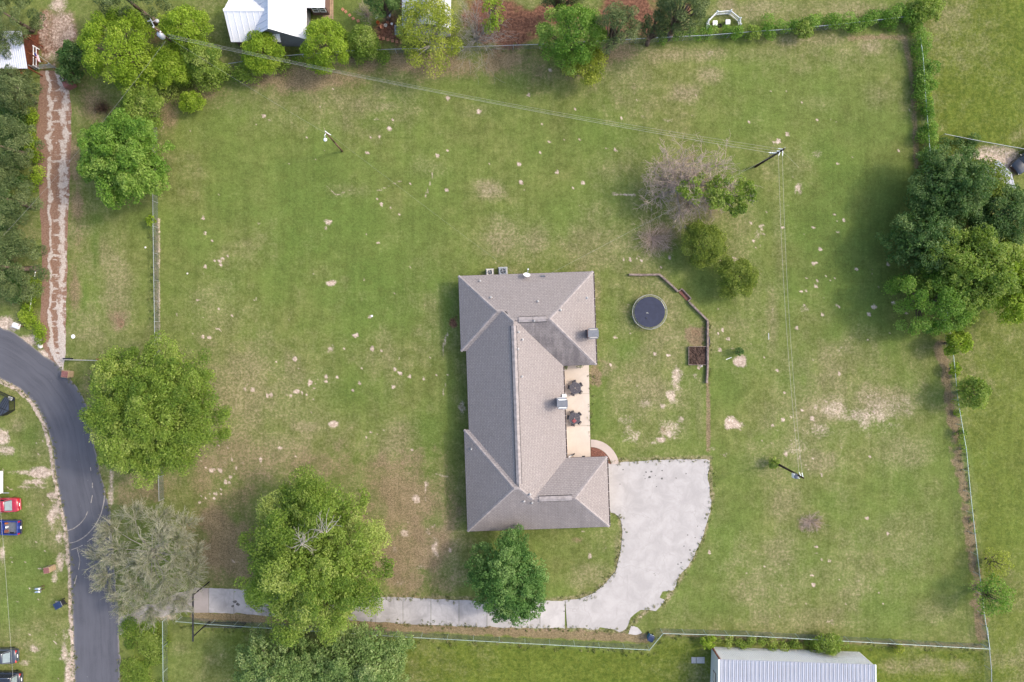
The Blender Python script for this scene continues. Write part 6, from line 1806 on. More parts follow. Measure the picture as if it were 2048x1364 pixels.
p3, d3 = utility_pole('brown utility pole with a white transformer among the bright hedge trees', (381, 115), (309, 55), 8.6, wood='pole_brown')
b3 = p3.location
tc = W(322, 70.5, 7.0) - b3
m_ = MB(); m_.lathe([(.08, -.55), (.30, -.52), (.33, -.4), (.33, .4), (.28, .5), (.1, .54)], (0, 0, 0), 16)
o = m_.build('transformer', M['grey_sheet'], p3, True); o.location = tc; o.rotation_euler = (R(4), R(6), 0)
m_ = MB(); m_.path([d3, d3 + Vector((-.25, .6, .1)), d3 + Vector((-.45, .95, .05))], .05, 6); m_.tube(d3 + Vector((-.3, .75, .1)), d3 + Vector((-.75, .65, .1)), .04, n=6); m_.build('lamp_arm', M['galv'], p3)
m_ = MB(); m_.lathe([(.1, .05), (.2, -.02), (.18, -.18), (.06, -.2)], d3 + Vector((.30, .75, .08)), 12); m_.tube(d3 + Vector((-.2, .6, .1)), d3 + Vector((.25, .75, .1)), .03, n=6); m_.build('lamp_head', M['concrete_pot'], p3)
m_ = MB(); m_.box(d3 * .93, (1.3, .10, .12), rz=R(-32)); m_.build('crossarm', M['pole_brown'], p3)
for k in range(3): insulator(p3, d3 * .93 + Vector((-.4 + .4 * k, .25 - .25 * k, .05)), d3 * .93 + Vector((-.35 + .4 * k, .2 - .25 * k, .28)))

lp, dl = utility_pole('slim brown light pole with a white lamp head in the upper lawn', (685, 303), (651.5, 264.5), 7.6, r=.11, wood='pole_brown')
bl_ = lp.location
lh = W(650.3, 279, 7.0) - bl_
m_ = MB(); m_.path([dl * .97, dl * .99 + Vector((-.12, -.35, .1)), lh + Vector((.02, .2, .12))], .035, 8); m_.build('lamp_arm', M['white_paint'], lp)
m_ = MB(); m_.lathe([(.05, .16), (.13, .12), (.20, .0), (.21, -.06), (.17, -.14), (.05, -.17)], lh, 16); m_.build('lamp_head', M['white_paint'], lp, True)
m_ = MB(); m_.path([dl, dl + Vector((-.05, .12, .15)), W(655, 266, 7.5) - bl_, W(662, 270, 7.3) - bl_], .035, 6); m_.build('service_head', M['white_paint'], lp)

# ------------------------------------------------------------------ wires
def wire(label, a, b, sag, r=.016, group=None, n=22, name='power_line'):
    a, b = Vector(a), Vector(b)
    pts = []
    for k in range(n + 1):
        t = k / n
        p = a.lerp(b, t); p.z -= sag * 4 * t * (1 - t)
        pts.append(p)
    P = np.array([tuple(p) for p in pts])
    V, F = np_tubes(P[:-1], P[1:], np.full(n, r), np.full(n, r), 5)
    o = np_mesh(name, V, F, M['cable'])
    return tag(o, label, 'wire', group)
s3 = [W(334, 68, 8.3), W(336, 71, 8.0), W(338, 75, 7.6)]
wire('upper of three power lines crossing the back lawn to the black pole', s3[0], b1 + ends1[0], 1.75, .0095, 'power lines over the back lawn', 40)
wire('middle of three power lines crossing the back lawn to the black pole', s3[1], b1 + ends1[1], 1.65, .0095, 'power lines over the back lawn', 40)
wire('lowest and thickest of three power lines crossing the back lawn', s3[2], b1 + ends1[2], 1.25, .014, 'power lines over the back lawn', 40)
wire('left of two lines between black pole and grey transformer pole', b1 + dn1[0] + Vector((0, -.3, 0)), b2 + e2[0], .9, .0105, 'lines down the right lawn', 26)
wire('right of two lines between black pole and grey transformer pole', b1 + dn1[1] + Vector((0, -.5, 0)), b2 + e2[1], .9, .0105, 'lines down the right lawn', 26)
wire('thin service wire from the black pole over the leafless tree to the house', b1 + d1 * .72, on_roof(1100, 548) + Vector((0, 0, .5)), .5, .0085)
wire('thin service wire from the hedge pole to the lawn light pole', b3 + d3 * .8, W(653, 267, 7.5), .6, .007)
wire('thin service wire from the lawn light pole toward the house', W(662, 270, 7.3), on_roof(1035, 552) + Vector((0, 0, .6)), .7, .005)
wire('thin wire from the hedge pole southwest across the broken lane', W(331, 82, 7.6), W(-40, 520, 6.0), .8, .009)
wire('pale wire running down the left edge past the parked vehicles', W(-4, 960, 6.4), W(30, 1420, 6.4), .1, .012)
wire('guy wire from the black pole down to the lawn', b1 + d1 * .93, W(1598, 335, 0), 0, .008, n=2)

# ------------------------------------------------------------------ foliage
def leaf_cloud(C, RR, N, size, aspect, tint, r, up=0.5, out=None, outw=0.5, shell=0.55, flat=0.0):
    """C (n,3) clump centres, RR (n,3) radii, N (n) counts -> V, F, tint"""
    idx = np.repeat(np.arange(len(C)), N)
    n = len(idx)
    d = r.normal(size=(n, 3)); d /= np.linalg.norm(d, axis=1, keepdims=True)
    fl = (d[:, 2] < 0) & (r.random(n) < .6)
    d[fl, 2] *= -1
    rad = shell + (1 - shell) * np.sqrt(r.random(n))
    rad *= 1 + .22 * r.normal(size=n) * (r.random(n) < .35)
    P = C[idx] + d * RR[idx] * rad[:, None]
    nr = r.normal(size=(n, 3)) + np.array([0, 0, 1.0]) * up * 1.6 + d * outw
    nr /= np.linalg.norm(nr, axis=1, keepdims=True)
    t = r.normal(size=(n, 3))
    if out is not None:
        t = t * .55 + out[idx]
    t -= nr * (t * nr).sum(1, keepdims=True)
    t /= np.maximum(np.linalg.norm(t, axis=1, keepdims=True), 1e-6)
    b = np.cross(nr, t)
    s = size * (.65 + .7 * r.random(n))[:, None]
    w = s * aspect
    V = np.stack([P - t * s * .5, P + b * w * .5 + nr * s * .08, P + t * s * .5, P - b * w * .5 + nr * s * .08], 1)
    F = np.arange(n * 4).reshape(n, 4)
    tt = np.clip(tint[idx] + r.normal(size=n) * .16, 0, 1)
    return V.reshape(-1, 3), F, tt

def dome_dirs(n, r, lo=-0.15):
    k = np.arange(n) + .5
    z = lo + (1 - lo) * (1 - k / n)
    a = k * 2.399963 + r.random() * 6
    z = np.clip(z + r.normal(size=n) * .06, lo, 1)
    q = np.sqrt(np.maximum(0, 1 - z * z))
    a = a + r.normal(size=n) * .25
    return np.stack([q * np.cos(a), q * np.sin(a), z], 1)

def limbs_mesh(t, tips, h0, r0, r, mat='bark', name='limb'):
    P0, P1, A, B = [], [], [], []
    for tp in tips:
        s = np.array([0, 0, h0 * (.7 + .5 * r.random())])
        m = s * .45 + tp * .55 + np.array([0, 0, .35 * r.random() * np.linalg.norm(tp - s) * .3]) + r.normal(size=3) * .15
        ra = r0 * (.35 + .25 * r.random())
        P0 += [s, m]; P1 += [m, tp]; A += [ra, ra * .6]; B += [ra * .6, ra * .15]
    V, F = np_tubes(P0, P1, A, B, 5)
    return np_mesh(name, V, F, M[mat], t)

def tree(name, label, px, py, rx, ry, h, mat, seed, style='round', lai=3.4, leaf=.26, nclump=None, cat='tree', group=None, zb=None, trunk=True, gap=0.0, bark='bark', zc=None, clump=1.0, aspect=.55, fill=1.3, limbs=True):
    """px,py,rx,ry: crown in photograph pixels; h: height in metres"""
    r = np.random.default_rng(seed)
    zc = (h * .58) if zc is None else zc
    c = W(px, py, zc)
    k = MPP * (1 - zc / CAM_H)
    rx, ry = rx * k, ry * k
    t = thing(name, label, cat, (c.x, c.y, 0), 0, group)
    rm = (rx * ry) ** .5
    zb = h * .22 if zb is None else zb
    cz = zb + (h - zb) * .35
    rz_up, rz_dn = h - cz, cz - zb
    if style == 'round':
        n = nclump or int(max(9, 10 + rm * 9))
        d = dome_dirs(n, r)
        cr = clump * rm * (.30 if rm < 3 else .235) * (.75 + .5 * r.random(n))
        f = (1 - cr / rm * .85) * (.86 + .22 * r.random(n))
        asp = np.ones((n, 3)) * np.array([1, 1, .75])
        outv = None
    elif style == 'spray':
        n = nclump or int(max(12, 12 + rm * 3.4))
        d = dome_dirs(n, r, -.12)
        cr = clump * rm * (.30 if rm > 5 else .34) * (.70 + .55 * r.random(n))
        f = (1 - cr / rm * .80) * (.80 + .26 * r.random(n))
        asp = None
    C = d * f[:, None] * np.array([rx, ry, 1.0])
    C[:, 2] = np.where(d[:, 2] > 0, d[:, 2] * f * rz_up, d[:, 2] * f * rz_dn) + cz
    # lumpy outline
    ang = np.arctan2(d[:, 1], d[:, 0])
    lump = 1 + .06 * np.sin(ang * 3 + seed) + .05 * np.sin(ang * 5 + 2.3 * seed) + .05 * r.normal(size=n)
    C[:, :2] *= lump[:, None]
    if gap > 0:
        keep = r.random(n) > gap
        C, cr, d, f = C[keep], cr[keep], d[keep], f[keep]; n = len(C)
        if asp is not None: asp = asp[keep]
    tint = np.clip(.5 + r.normal(size=n) * .20, .08, .92)
    if style == 'spray':
        # each clump is a spray: several small tufts strung outward and drooping
        o = C - np.array([0, 0, cz - rz_dn * .3]); o[:, 2] *= .35
        o /= np.maximum(np.linalg.norm(o, axis=1, keepdims=True), 1e-6)
        CC, CR, OO, TT = [], [], [], []
        for j in range(n):
            sd = np.cross(o[j], [0, 0, 1.0]); sd /= max(1e-6, np.linalg.norm(sd))
            up_ = np.cross(sd, o[j])
            m = 22 if rm > 5 else 13
            for q in range(m):
                a_ = r.normal(size=3); a_ /= np.linalg.norm(a_)
                if a_[2] < -.15 and r.random() < .8: a_[2] *= -1
                u = a_[0]
                pt = C[j] + o[j] * (cr[j] * 1.25 * u) + sd * (cr[j] * .72 * a_[1]) + up_ * (cr[j] * .62 * a_[2]) - np.array([0, 0, .22 * cr[j] * max(0, u) ** 2])
                tr = cr[j] * (.24 + .12 * r.random())
                dirq = o[j] + sd * a_[1] * .6 - np.array([0, 0, .25]); dirq /= np.linalg.norm(dirq)
                CC.append(pt); CR.append(np.array([1.1, 1.1, .75]) * tr); OO.append(dirq); TT.append(np.clip(tint[j] + r.normal() * .13, .05, .95))
        C2, RR, outv, tint2 = np.array(CC), np.array(CR), np.array(OO), np.array(TT)
    else:
        C2, RR, tint2 = C, cr[:, None] * asp, tint
    N = np.maximum(8, (lai * math.pi * RR[:, 0] * RR[:, 1] / (.5 * leaf * leaf * aspect) * .62)).astype(int)
    V, F, tt = leaf_cloud(C2, RR, N, leaf, aspect, tint2, r, .55, outv, .6)
    if style == 'spray' and fill:
        m = int(n * 1.3)
        d2 = dome_dirs(m, r, -.25)
        C3 = d2 * (.66 + .12 * r.random(m))[:, None] * np.array([rx, ry, 1.0])
        C3[:, 2] = np.where(d2[:, 2] > 0, d2[:, 2] * .70 * rz_up, d2[:, 2] * .8 * rz_dn) + cz
        R3 = rm * .24 * (.8 + .4 * r.random(m))[:, None] * np.array([1, 1, .7])
        lf = leaf * 1.5
        N3 = np.maximum(8, (fill * math.pi * R3[:, 0] ** 2 / (.5 * lf * lf * aspect) * .62)).astype(int)
        V3, F3, t3 = leaf_cloud(C3, R3, N3, lf, aspect, np.clip(.45 + r.normal(size=m) * .15, 0, 1), r, .55, None, .6)
        F = np.concatenate([F, F3 + len(V)]); V = np.concatenate([V, V3]); tt = np.concatenate([tt, t3])
    np_mesh('crown', V, F, M[mat], t, {'tint': ('FLOAT', 'FACE', tt)})
    if trunk:
        rt = max(.05, .022 * h + .03 * rm)
        m_ = MB()
        bend = Vector((r.normal() * .12, r.normal() * .12, 0))
        pts = [Vector((0, 0, -.1)), Vector((0, 0, cz * .3)) + bend, Vector((0, 0, cz * .7)) + bend * 1.6, Vector((0, 0, min(h * .75, cz + rz_up * .45))) + bend * 2]
        rr = [rt * 1.25, rt, rt * .75, rt * .3]
        for i in range(3): m_.tube(pts[i], pts[i + 1], rr[i], rr[i + 1], 9)
        m_.build('trunk', M[bark], t, True)
        sel = r.permutation(n)[:min(n, 22)]
        if limbs: limbs_mesh(t, C[sel], zb * .9, rt, r, bark)
    return t

def hedge(name, label, pts, w, h, mat, seed, lai=2.3, leaf=.2, step=.75, cat='hedge', group=None, dens=1.0):
    """clumps strung along ground pixels"""
    r = np.random.default_rng(seed)
    P = [W(x, y, h * .5) for x, y in pts]
    base = Vector((P[0].x, P[0].y, 0))
    t = thing(name, label, cat, base, 0, group)
    C = []
    for p, q in zip(P[:-1], P[1:]):
        n = max(1, int((q - p).length / step))
        for k in range(n):
            if r.random() > dens: continue
            c = p.lerp(q, (k + r.random()) / n)
            C.append([c.x - base.x + r.normal() * w * .22, c.y - base.y + r.normal() * w * .22, h * (.25 + .5 * r.random())])
            if r.random() < .6: C.append([c.x - base.x + r.normal() * w * .3, c.y - base.y + r.normal() * w * .3, h * (.15 + .4 * r.random())])
    C = np.array(C); n = len(C)
    cr = w * .42 * (.6 + .7 * r.random(n))
    RR = np.stack([cr, cr, np.minimum(cr, h * .45)], 1)
    C[:, 2] = np.maximum(C[:, 2], RR[:, 2] * .8)
    tint = np.clip(.5 + r.normal(size=n) * .22, .05, .95)
    N = np.maximum(8, (lai * math.pi * cr * cr / (.5 * leaf * leaf * .6) * .62)).astype(int)
    V, F, tt = leaf_cloud(C, RR, N, leaf, .6, tint, r, .5, None, .6)
    np_mesh('foliage', V, F, M[mat], t, {'tint': ('FLOAT', 'FACE', tt)})
    P0, P1 = [], []
    for j in range(0, n, 2):
        P0.append([C[j, 0] + r.normal() * .1, C[j, 1] + r.normal() * .1, 0]); P1.append(C[j])
    V, F = np_tubes(P0, P1, np.full(len(P0), .03), np.full(len(P0), .012), 4)
    np_mesh('stem', V, F, M['bark'], t)
    return t

def branches(tips0, dirs, lens, rads, levels, r, spread, kids, shrink, droop=0.0, wander=.18):
    """vectorised branching; returns list of (P0,P1,R0,R1) arrays per level and the end points"""
    out = []
    p, d, L, q = tips0, dirs, lens, rads
    for lv in range(levels):
        nseg = 3
        cur, dd = p.copy(), d.copy()
        rr = q.copy()
        joints = []
        for s in range(nseg):
            dd = dd + r.normal(size=dd.shape) * wander + np.array([0, 0, -droop])
            dd /= np.linalg.norm(dd, axis=1, keepdims=True)
            nxt = cur + dd * (L / nseg)[:, None]
            r2 = rr * .78
            out.append((cur.copy(), nxt.copy(), rr.copy(), r2.copy()))
            cur, rr = nxt, r2
            joints.append((cur.copy(), dd.copy(), rr.copy()))
        k = kids[lv] if lv < len(kids) else 0
        if k == 0: break
        NP, ND, NL, NR = [], [], [], []
        for i in range(k):
            j = r.integers(0, nseg, size=len(cur)) if i < k - 1 else np.full(len(cur), nseg - 1)
            JP = np.stack([jt[0] for jt in joints], 0)[j, np.arange(len(cur))]
            JD = np.stack([jt[1] for jt in joints], 0)[j, np.arange(len(cur))]
            JR = np.stack([jt[2] for jt in joints], 0)[j, np.arange(len(cur))]
            nd = JD + r.normal(size=JD.shape) * spread
            nd /= np.linalg.norm(nd, axis=1, keepdims=True)
            NP.append(JP); ND.append(nd); NL.append(L * shrink * (.7 + .6 * r.random(len(cur)))); NR.append(JR * .62)
        p, d, L, q = np.concatenate(NP), np.concatenate(ND), np.concatenate(NL), np.concatenate(NR)
    return out, p

def cat_seg(out):
    return [np.concatenate([o[i] for o in out]) for i in range(4)]

# --- grey, fine-twigged tree by the driveway entrance
def grey_tree():
    r = np.random.default_rng(41)
    h = 9.5
    c = W(292, 1110, 4.5)
    t = thing('bare_tree', 'grey leafless looking tree with fine sage twigs beside the driveway entrance', 'tree', (c.x, c.y, 0))
    cen = [(238, 1097, 6.6), (347, 1077, 7.0), (296, 1125, 8.0), (349, 1112, 7.4), (280, 1172, 6.8), (329, 1182, 6.2), (270, 1038, 5.6), (318, 1040, 5.8), (222, 1150, 5.2), (375, 1145, 5.6), (318, 1085, 8.2), (255, 1130, 7.2), (370, 1055, 5.2), (232, 1060, 4.8), (330, 1150, 7.2), (300, 1212, 4.6), (355, 1190, 4.8), (275, 1150, 6.0), (250, 1200, 4.4), (212, 1115, 4.6), (385, 1100, 4.8)]
    B = np.array([tuple(W(x, y, z) - Vector((c.x, c.y, 0))) for x, y, z in cen])
    m_ = MB(); m_.tube((0, 0, -.1), (.1, 0, 2.6), .38, .3, 10); m_.tube((.1, 0, 2.6), (.2, .1, 5.0), .3, .16, 9); m_.build('trunk', M['bark_grey'], t, True)
    limbs_mesh(t, B, 2.8, .20, r, 'bark_grey')
    P, D, L, Q = [], [], [], []
    for b in B:
        ax = b * np.array([.16, .16, 0]) + np.array([0, 0, .75])
        for k in range(19):
            d = r.normal(size=3) + ax * .9; d[2] = abs(d[2]) * .6 + .12
            P.append(b + r.normal(size=3) * .12); D.append(d / np.linalg.norm(d)); L.append(.95 + .6 * r.random()); Q.append(.034)
    out, tips = branches(np.array(P), np.array(D), np.array(L), np.array(Q), 3, r, .34, (6, 5, 0), .60, .05, .11)
    a = cat_seg(out)
    a[2] = np.maximum(a[2], .0135); a[3] = np.maximum(a[3], .0105)
    V, F = np_tubes(*a, 3)
    np_mesh('twigs', V, F, M['twig_grey'], t)['kind'] = 'stuff'
    C = tips[r.permutation(len(tips))[:6000]]
    n = len(C)
    V, F, tt = leaf_cloud(C, np.full((n, 3), .24), np.full(n, 5), .13, .45, np.clip(.5 + r.normal(size=n) * .25, 0, 1), r, .3)
    np_mesh('crown', V, F, M['leaf_sage'], t, {'tint': ('FLOAT', 'FACE', tt)})
grey_tree()

# --- leafless tree by the black pole, with green vines in it
def dead_tree():
    r = np.random.default_rng(43)
    c = W(1350, 378, 1.0)
    t = thing('bare_tree', 'wide leafless tree with pinkish brown twigs and green vine patches', 'tree', (c.x, c.y, 0))
    base = Vector((c.x, c.y, 0))
    m_ = MB(); m_.tube((0, 0, -.1), (.25, .2, 1.6), .34, .26, 10); m_.tube((.25, .2, 1.6), (.9, 1.0, 3.4), .24, .15, 9); m_.build('trunk', M['bark_grey'], t, True)
    ends = [(1306, 396, 2.6), (1294, 372, 3.2), (1302, 340, 3.6), (1332, 312, 4.0), (1372, 298, 4.6), (1412, 302, 4.6), (1446, 325, 4.4), (1460, 362, 4.0), (1440, 405, 3.4), (1400, 425, 3.0), (1360, 422, 2.6), (1392, 345, 5.0), (1362, 340, 5.0), (1335, 362, 4.4), (1475, 392, 3.0), (1420, 372, 4.4), (1385, 388, 4.2)]
    tips = np.array([tuple(W(x, y, z) - base) for x, y, z in ends])
    limbs_mesh(t, tips, 1.6, .24, r, 'bark_grey')
    P, D, L, Q = [], [], [], []
    for b in tips:
        ax = b / np.linalg.norm(b[:2]) * .6 + np.array([0, 0, .25])
        for k in range(13):
            d = r.normal(size=3) * np.array([1, 1, .6]) + ax * .8
            s = .35 + .65 * r.random()
            P.append(b * s + np.array([0, 0, 1.6 * (1 - s)])); D.append(d / np.linalg.norm(d)); L.append(1.25 + .8 * r.random()); Q.append(.045)
    out, tp = branches(np.array(P), np.array(D), np.array(L), np.array(Q), 3, r, .55, (5, 4, 0), .55, .03, .26)
    a = cat_seg(out); a[2] = np.maximum(a[2], .0145); a[3] = np.maximum(a[3], .0115)
    V, F = np_tubes(*a, 3)
    np_mesh('twigs', V, F, M['twig_brown'], t)['kind'] = 'stuff'
    for (x, y, z, rr, nm) in [(1382, 388, 5.4, 1.2, 12), (1362, 385, 5.0, .7, 4), (1440, 372, 5.2, 1.1, 9), (1432, 390, 5.2, 1.4, 14), (1448, 400, 5.0, .8, 6), (1490, 374, 4.2, 1.0, 8), (1500, 388, 4.0, .7, 4), (1482, 412, 4.0, 1.2, 12), (1400, 352, 4.6, .4, 2), (1470, 402, 2.8, .5, 3)]:
        b = np.array(tuple(W(x, y, z) - base))
        C = b + r.normal(size=(nm, 3)) * np.array([rr, rr, .35]) * .5
        RR = np.full((nm, 3), .5) * np.array([1, 1, .7])
        V, F, tt = leaf_cloud(C, RR, np.full(nm, 110), .22, .55, np.clip(.45 + r.normal(size=nm) * .2, 0, 1), r, .5)
        np_mesh('vine', V, F, M['leaf_mid'], t, {'tint': ('FLOAT', 'FACE', tt)})
dead_tree()

def brush(name, label, px, py, rad, h, seed, mat='twig_brown', n=26, leafm=None, kids=(4, 3, 0), zc=None, cat='shrub', th=.018, lean=(0, 0)):
    r = np.random.default_rng(seed)
    c = W(px, py, h * .5)
    t = thing(name, label, cat, (c.x, c.y, 0))
    Rm = rad * MPP
    a = r.random(n) * 2 * math.pi
    d = np.stack([np.cos(a) * (.3 + .7 * r.random(n)) + lean[0], np.sin(a) * (.3 + .7 * r.random(n)) + lean[1], np.full(n, .9 * h / Rm * .8)], 1); d /= np.linalg.norm(d, axis=1, keepdims=True)
    P = r.normal(size=(n, 3)) * np.array([.08, .08, 0])
    L = np.full(n, (Rm ** 2 + h ** 2) ** .5 * .55) * (.8 + .4 * r.random(n))
    out, tips = branches(P, d, L, np.full(n, th * 1.8), 3, r, .5, kids, .55, .02, .2)
    s = cat_seg(out); s[2] = np.maximum(s[2], th * .5); s[3] = np.maximum(s[3], th * .4)
    V, F = np_tubes(*s, 3)
    np_mesh('twigs', V, F, M[mat], t)['kind'] = 'stuff'
    if leafm:
        m = len(tips)
        V, F, tt = leaf_cloud(tips, np.full((m, 3), .2), np.full(m, 4), .16, .5, np.clip(.5 + r.normal(size=m) * .2, 0, 1), r, .4)
        np_mesh('crown', V, F, M[leafm], t, {'tint': ('FLOAT', 'FACE', tt)})
    return t

# --- the trees of the yard
tree('tree', 'broad light green tree between the road and the west lawn', 306, 822, 126, 134, 12.5, 'leaf_mid', 1, 'spray', 1.5, .18, clump=.92, nclump=46, fill=.7)
tree('tree', 'largest bright green tree with dead grey twigs in its crown, over the driveway', 628, 1116, 132, 158, 14.0, 'leaf_mid', 2, 'spray', 1.4, .20, clump=.95, nclump=40, fill=.8)
tree('tree', 'rounded dark green tree overhanging the driveway south of the house', 1019, 1160, 76, 86, 8.0, 'leaf_fresh', 3, 'spray', 1.9, .18, clump=.92, nclump=40)
tree('tree', 'grey green willowy tree at the bottom edge, left of the two beneath the big tree', 560, 1335, 92, 78, 9.5, 'leaf_silver', 4, 'spray', 1.6, .19, clump=.95)
tree('tree', 'grey green willowy tree at the bottom edge, right of the two beneath the big tree', 715, 1330, 104, 82, 9.0, 'leaf_silver', 5, 'spray', 1.6, .19, clump=.95)
tree('tree', 'deep green drooping tree right of the broken lane', 250, 318, 82, 92, 9.0, 'leaf_vivid', 6, 'spray', 2.2, .21, clump=.95, nclump=36)
tree('tree', 'round olive green tree, upper of the pair right of the trampoline', 1408, 488, 45, 48, 4.6, 'leaf_olive', 7, 'round', 3.2, .16, clump=.9)
tree('tree', 'round olive green tree, lower of the pair right of the trampoline', 1472, 556, 46, 43, 4.4, 'leaf_olive', 8, 'round', 2.8, .16, clump=.9)
tree('young_tree', 'small bright yellow green tree alone in the north west lawn corner', 384, 205, 28, 22, 2.6, 'leaf_bright', 9, 'round', 2.9, .17, clump=1.1)
# north west wood
tree('tree', 'largest bright yellow green tree beside the broken lane at the upper left', 240, 98, 78, 82, 9.0, 'leaf_bright', 10, 'round', 2.9, .20, clump=.85)
tree('tree', 'bright yellow green tree just right of the hedge pole with the white transformer', 372, 58, 50, 46, 8.0, 'leaf_bright', 11, 'round', 2.8, .19, clump=.9)
tree('tree', 'light green tree below the white transformer pole in the hedge corner', 335, 135, 56, 40, 6.0, 'leaf_bright', 12, 'round', 2.7, .18)
tree('tree', 'light green tree between the hedge pole and the white metal roofed house', 405, 120, 42, 38, 6.0, 'leaf_mid', 13, 'round', 2.7, .18)
tree('tree', 'mid green bushy tree just above the drooping tree beside the lane', 285, 212, 44, 48, 6.0, 'leaf_mid', 14, 'round', 2.7, .18)
tree('shrub', 'dark green glossy shrub beside the lane gate', 150, 110, 34, 28, 4.0, 'leaf_deep', 15, 'round', 3.0, .24, cat='shrub', gap=.1)
tree('shrub', 'dark green shrub below the glossy shrub near the rusty pillar', 140, 145, 26, 22, 3.0, 'leaf_deep', 16, 'round', 2.8, .24, cat='shrub')
for i, (x, y, rx, ry, h, lb) in enumerate([(272, 8, 74, 46, 11, 'dark pine at the top edge right of the sandy lot'), (26, 36, 58, 56, 8, 'brown green pine in the very top left corner'), (4, 100, 36, 36, 6, 'dull green pine leaning over the corrugated shed'), (40, 190, 42, 38, 6.5, 'olive pine below the lane gate at the left edge'),
                                       (18, 290, 58, 58, 9, 'dark grey green pine at the left edge, upper of the three by the lane'), (20, 400, 62, 66, 9.5, 'dark grey green pine at the left edge, middle of the three by the lane'), (32, 530, 60, 76, 9, 'dark grey green pine at the left edge, lowest of the three by the lane')]):
    tree('pine_tree', lb, x, y, rx, ry, h, 'leaf_pine', 60 + i, 'round', 2.5, .23, clump=.85, aspect=.3, zb=.3, limbs=False, zc=h * .42)
for i, (x, y, rx, ry, h, lb) in enumerate([(1230, 60, 52, 46, 11, 'thin grey green pine right of the bright tree behind the back fence'), (1362, 22, 52, 48, 12, 'green pine left of the white picket enclosure'), (1310, 55, 34, 30, 8, 'small grey green pine above the back fence, left of the picket enclosure'), (1120, -16, 60, 20, 10, 'pine crown cut by the top edge above the bright tree'), (765, 8, 36, 32, 7, 'dark bronze green garden tree at the top edge beside the junk corner')]):
    tree('pine_tree', lb, x, y, rx, ry, h, 'leaf_pine' if i != 4 else 'leaf_deep', 70 + i, 'round', 2.0 if i in (0, 2) else 3.0, .22, clump=.85, aspect=.3, gap=.22 if i in (0, 2) else .08)
# along the back hedge
tree('pine_tree', 'small brown green pine drooping over the lower end of the corrugated roof', 34, 152, 34, 18, 4.0, 'leaf_pine', 77, 'round', 2.4, .22, clump=.9, aspect=.3, zb=.3, limbs=False, zc=2.0)
tree('tree', 'round yellow green tree before the white house, wires passing over it', 524, 103, 42, 46, 5.5, 'leaf_bright', 20, 'round', 2.9, .18)
tree('tree', 'oval bright green tree just right of the white house', 652, 92, 48, 58, 6.0, 'leaf_bright', 21, 'round', 2.9, .18)
tree('tree', 'mid green tree between the oval tree and the stepping stones', 724, 82, 34, 36, 4.5, 'leaf_mid', 22, 'round', 2.7, .18)
tree('tree', 'sparse yellow green tree over the pale blue metal roof', 858, 64, 64, 80, 8.0, 'leaf_yellow', 23, 'round', 1.35, .19, clump=1.0, bark='bark_grey')
tree('tree', 'thin bright green tree over the red clay at the top edge', 985, 28, 24, 44, 6.5, 'leaf_bright', 24, 'round', 1.3, .22, gap=.2)
tree('tree', 'big vivid green tree straddling the back fence', 1143, 72, 70, 66, 9.0, 'leaf_vivid', 25, 'round', 2.7, .20, clump=.9)
tree('tree', 'yellow green vine draped lower tree hanging over the back lawn', 1172, 128, 48, 40, 5.0, 'leaf_yellow', 26, 'round', 2.0, .20, gap=.1)
brush('bare_shrub', 'grey leafless brush between the sparse yellow tree and the red clay', 950, 62, 52, 5.0, 27, 'bark_grey', 30, None, (5, 4, 0), th=.022, lean=(-.1, -.1))
brush('bare_shrub', 'pale leafless shrub in the lawn left of the olive trees', 1306, 476, 40, 1.3, 28, 'twig_brown', 60, None, (5, 4, 0), th=.015)
brush('bare_shrub', 'greyish leafless garden shrub left of the bronze green tree', 732, 24, 22, 1.4, 29, 'twig_brown', 26, None, (4, 3, 0), th=.014)
brush('brush_pile', 'dark heap of cut sticks beside the drooping tree', 203, 217, 14, .9, 30, 'pole_brown', 60, None, (3, 2, 0), th=.022, cat='brush pile')
brush('brush_pile', 'dry brush heap in the bare patch lower right of the transformer pole', 1622, 1044, 26, .7, 31, 'twig_brown', 46, None, (4, 3, 0), th=.014, cat='brush pile')
tree('young_tree', 'small green shrub above a pale bare patch right of the raised bed', 1478, 703, 11, 9, 1.6, 'leaf_deep', 32, 'round', 2.6, .13)
tree('shrub', 'small bright green bush at the foot of the grey transformer pole', 1548, 926, 13, 13, 1.7, 'leaf_mid', 33, 'round', 2.7, .15, cat='shrub')
# east side trees
tree('tree', 'dark olive tree above the mass of eastern trees, partly over the shed', 1900, 378, 78, 78, 8.0, 'leaf_deep', 34, 'spray', 2.0, .20, zb=.8)
tree('tree', 'sparse olive tree shading the roof of the eastern shed', 1962, 362, 54, 46, 6.5, 'leaf_olive', 134, 'round', 1.3, .22, gap=.1, zb=1.2)
tree('tree', 'thin olive tree right of the grey shed at the right edge', 2010, 430, 64, 68, 6.5, 'leaf_deep', 35, 'round', 3.0, .21, bark='bark_grey', zb=.5)
tree('tree', 'dark undergrowth tree filling the gap behind the eastern clump', 1962, 470, 74, 50, 5.5, 'leaf_deep', 135, 'round', 3.0, .21, zb=.4)
tree('tree', 'dark green tree on the left side of the eastern clump beside the lawn', 1852, 480, 72, 70, 7.5, 'leaf_deep', 36, 'spray', 1.8, .22, zb=.6)
tree('tree', 'yellow green tree in the middle of the eastern clump', 1945, 545, 108, 88, 8.5, 'leaf_mid', 37, 'spray', 1.8, .23, clump=.95, zb=.8)
tree('tree', 'blue green tree at the lower left of the eastern clump', 1872, 598, 92, 70, 7.5, 'leaf_vivid', 38, 'round', 3.0, .20, clump=.8, zb=.6)
tree('tree', 'bright green tree at the right edge of the eastern clump', 2036, 570, 66, 80, 8.5, 'leaf_bright', 39, 'spray', 1.8, .22, zb=.6)
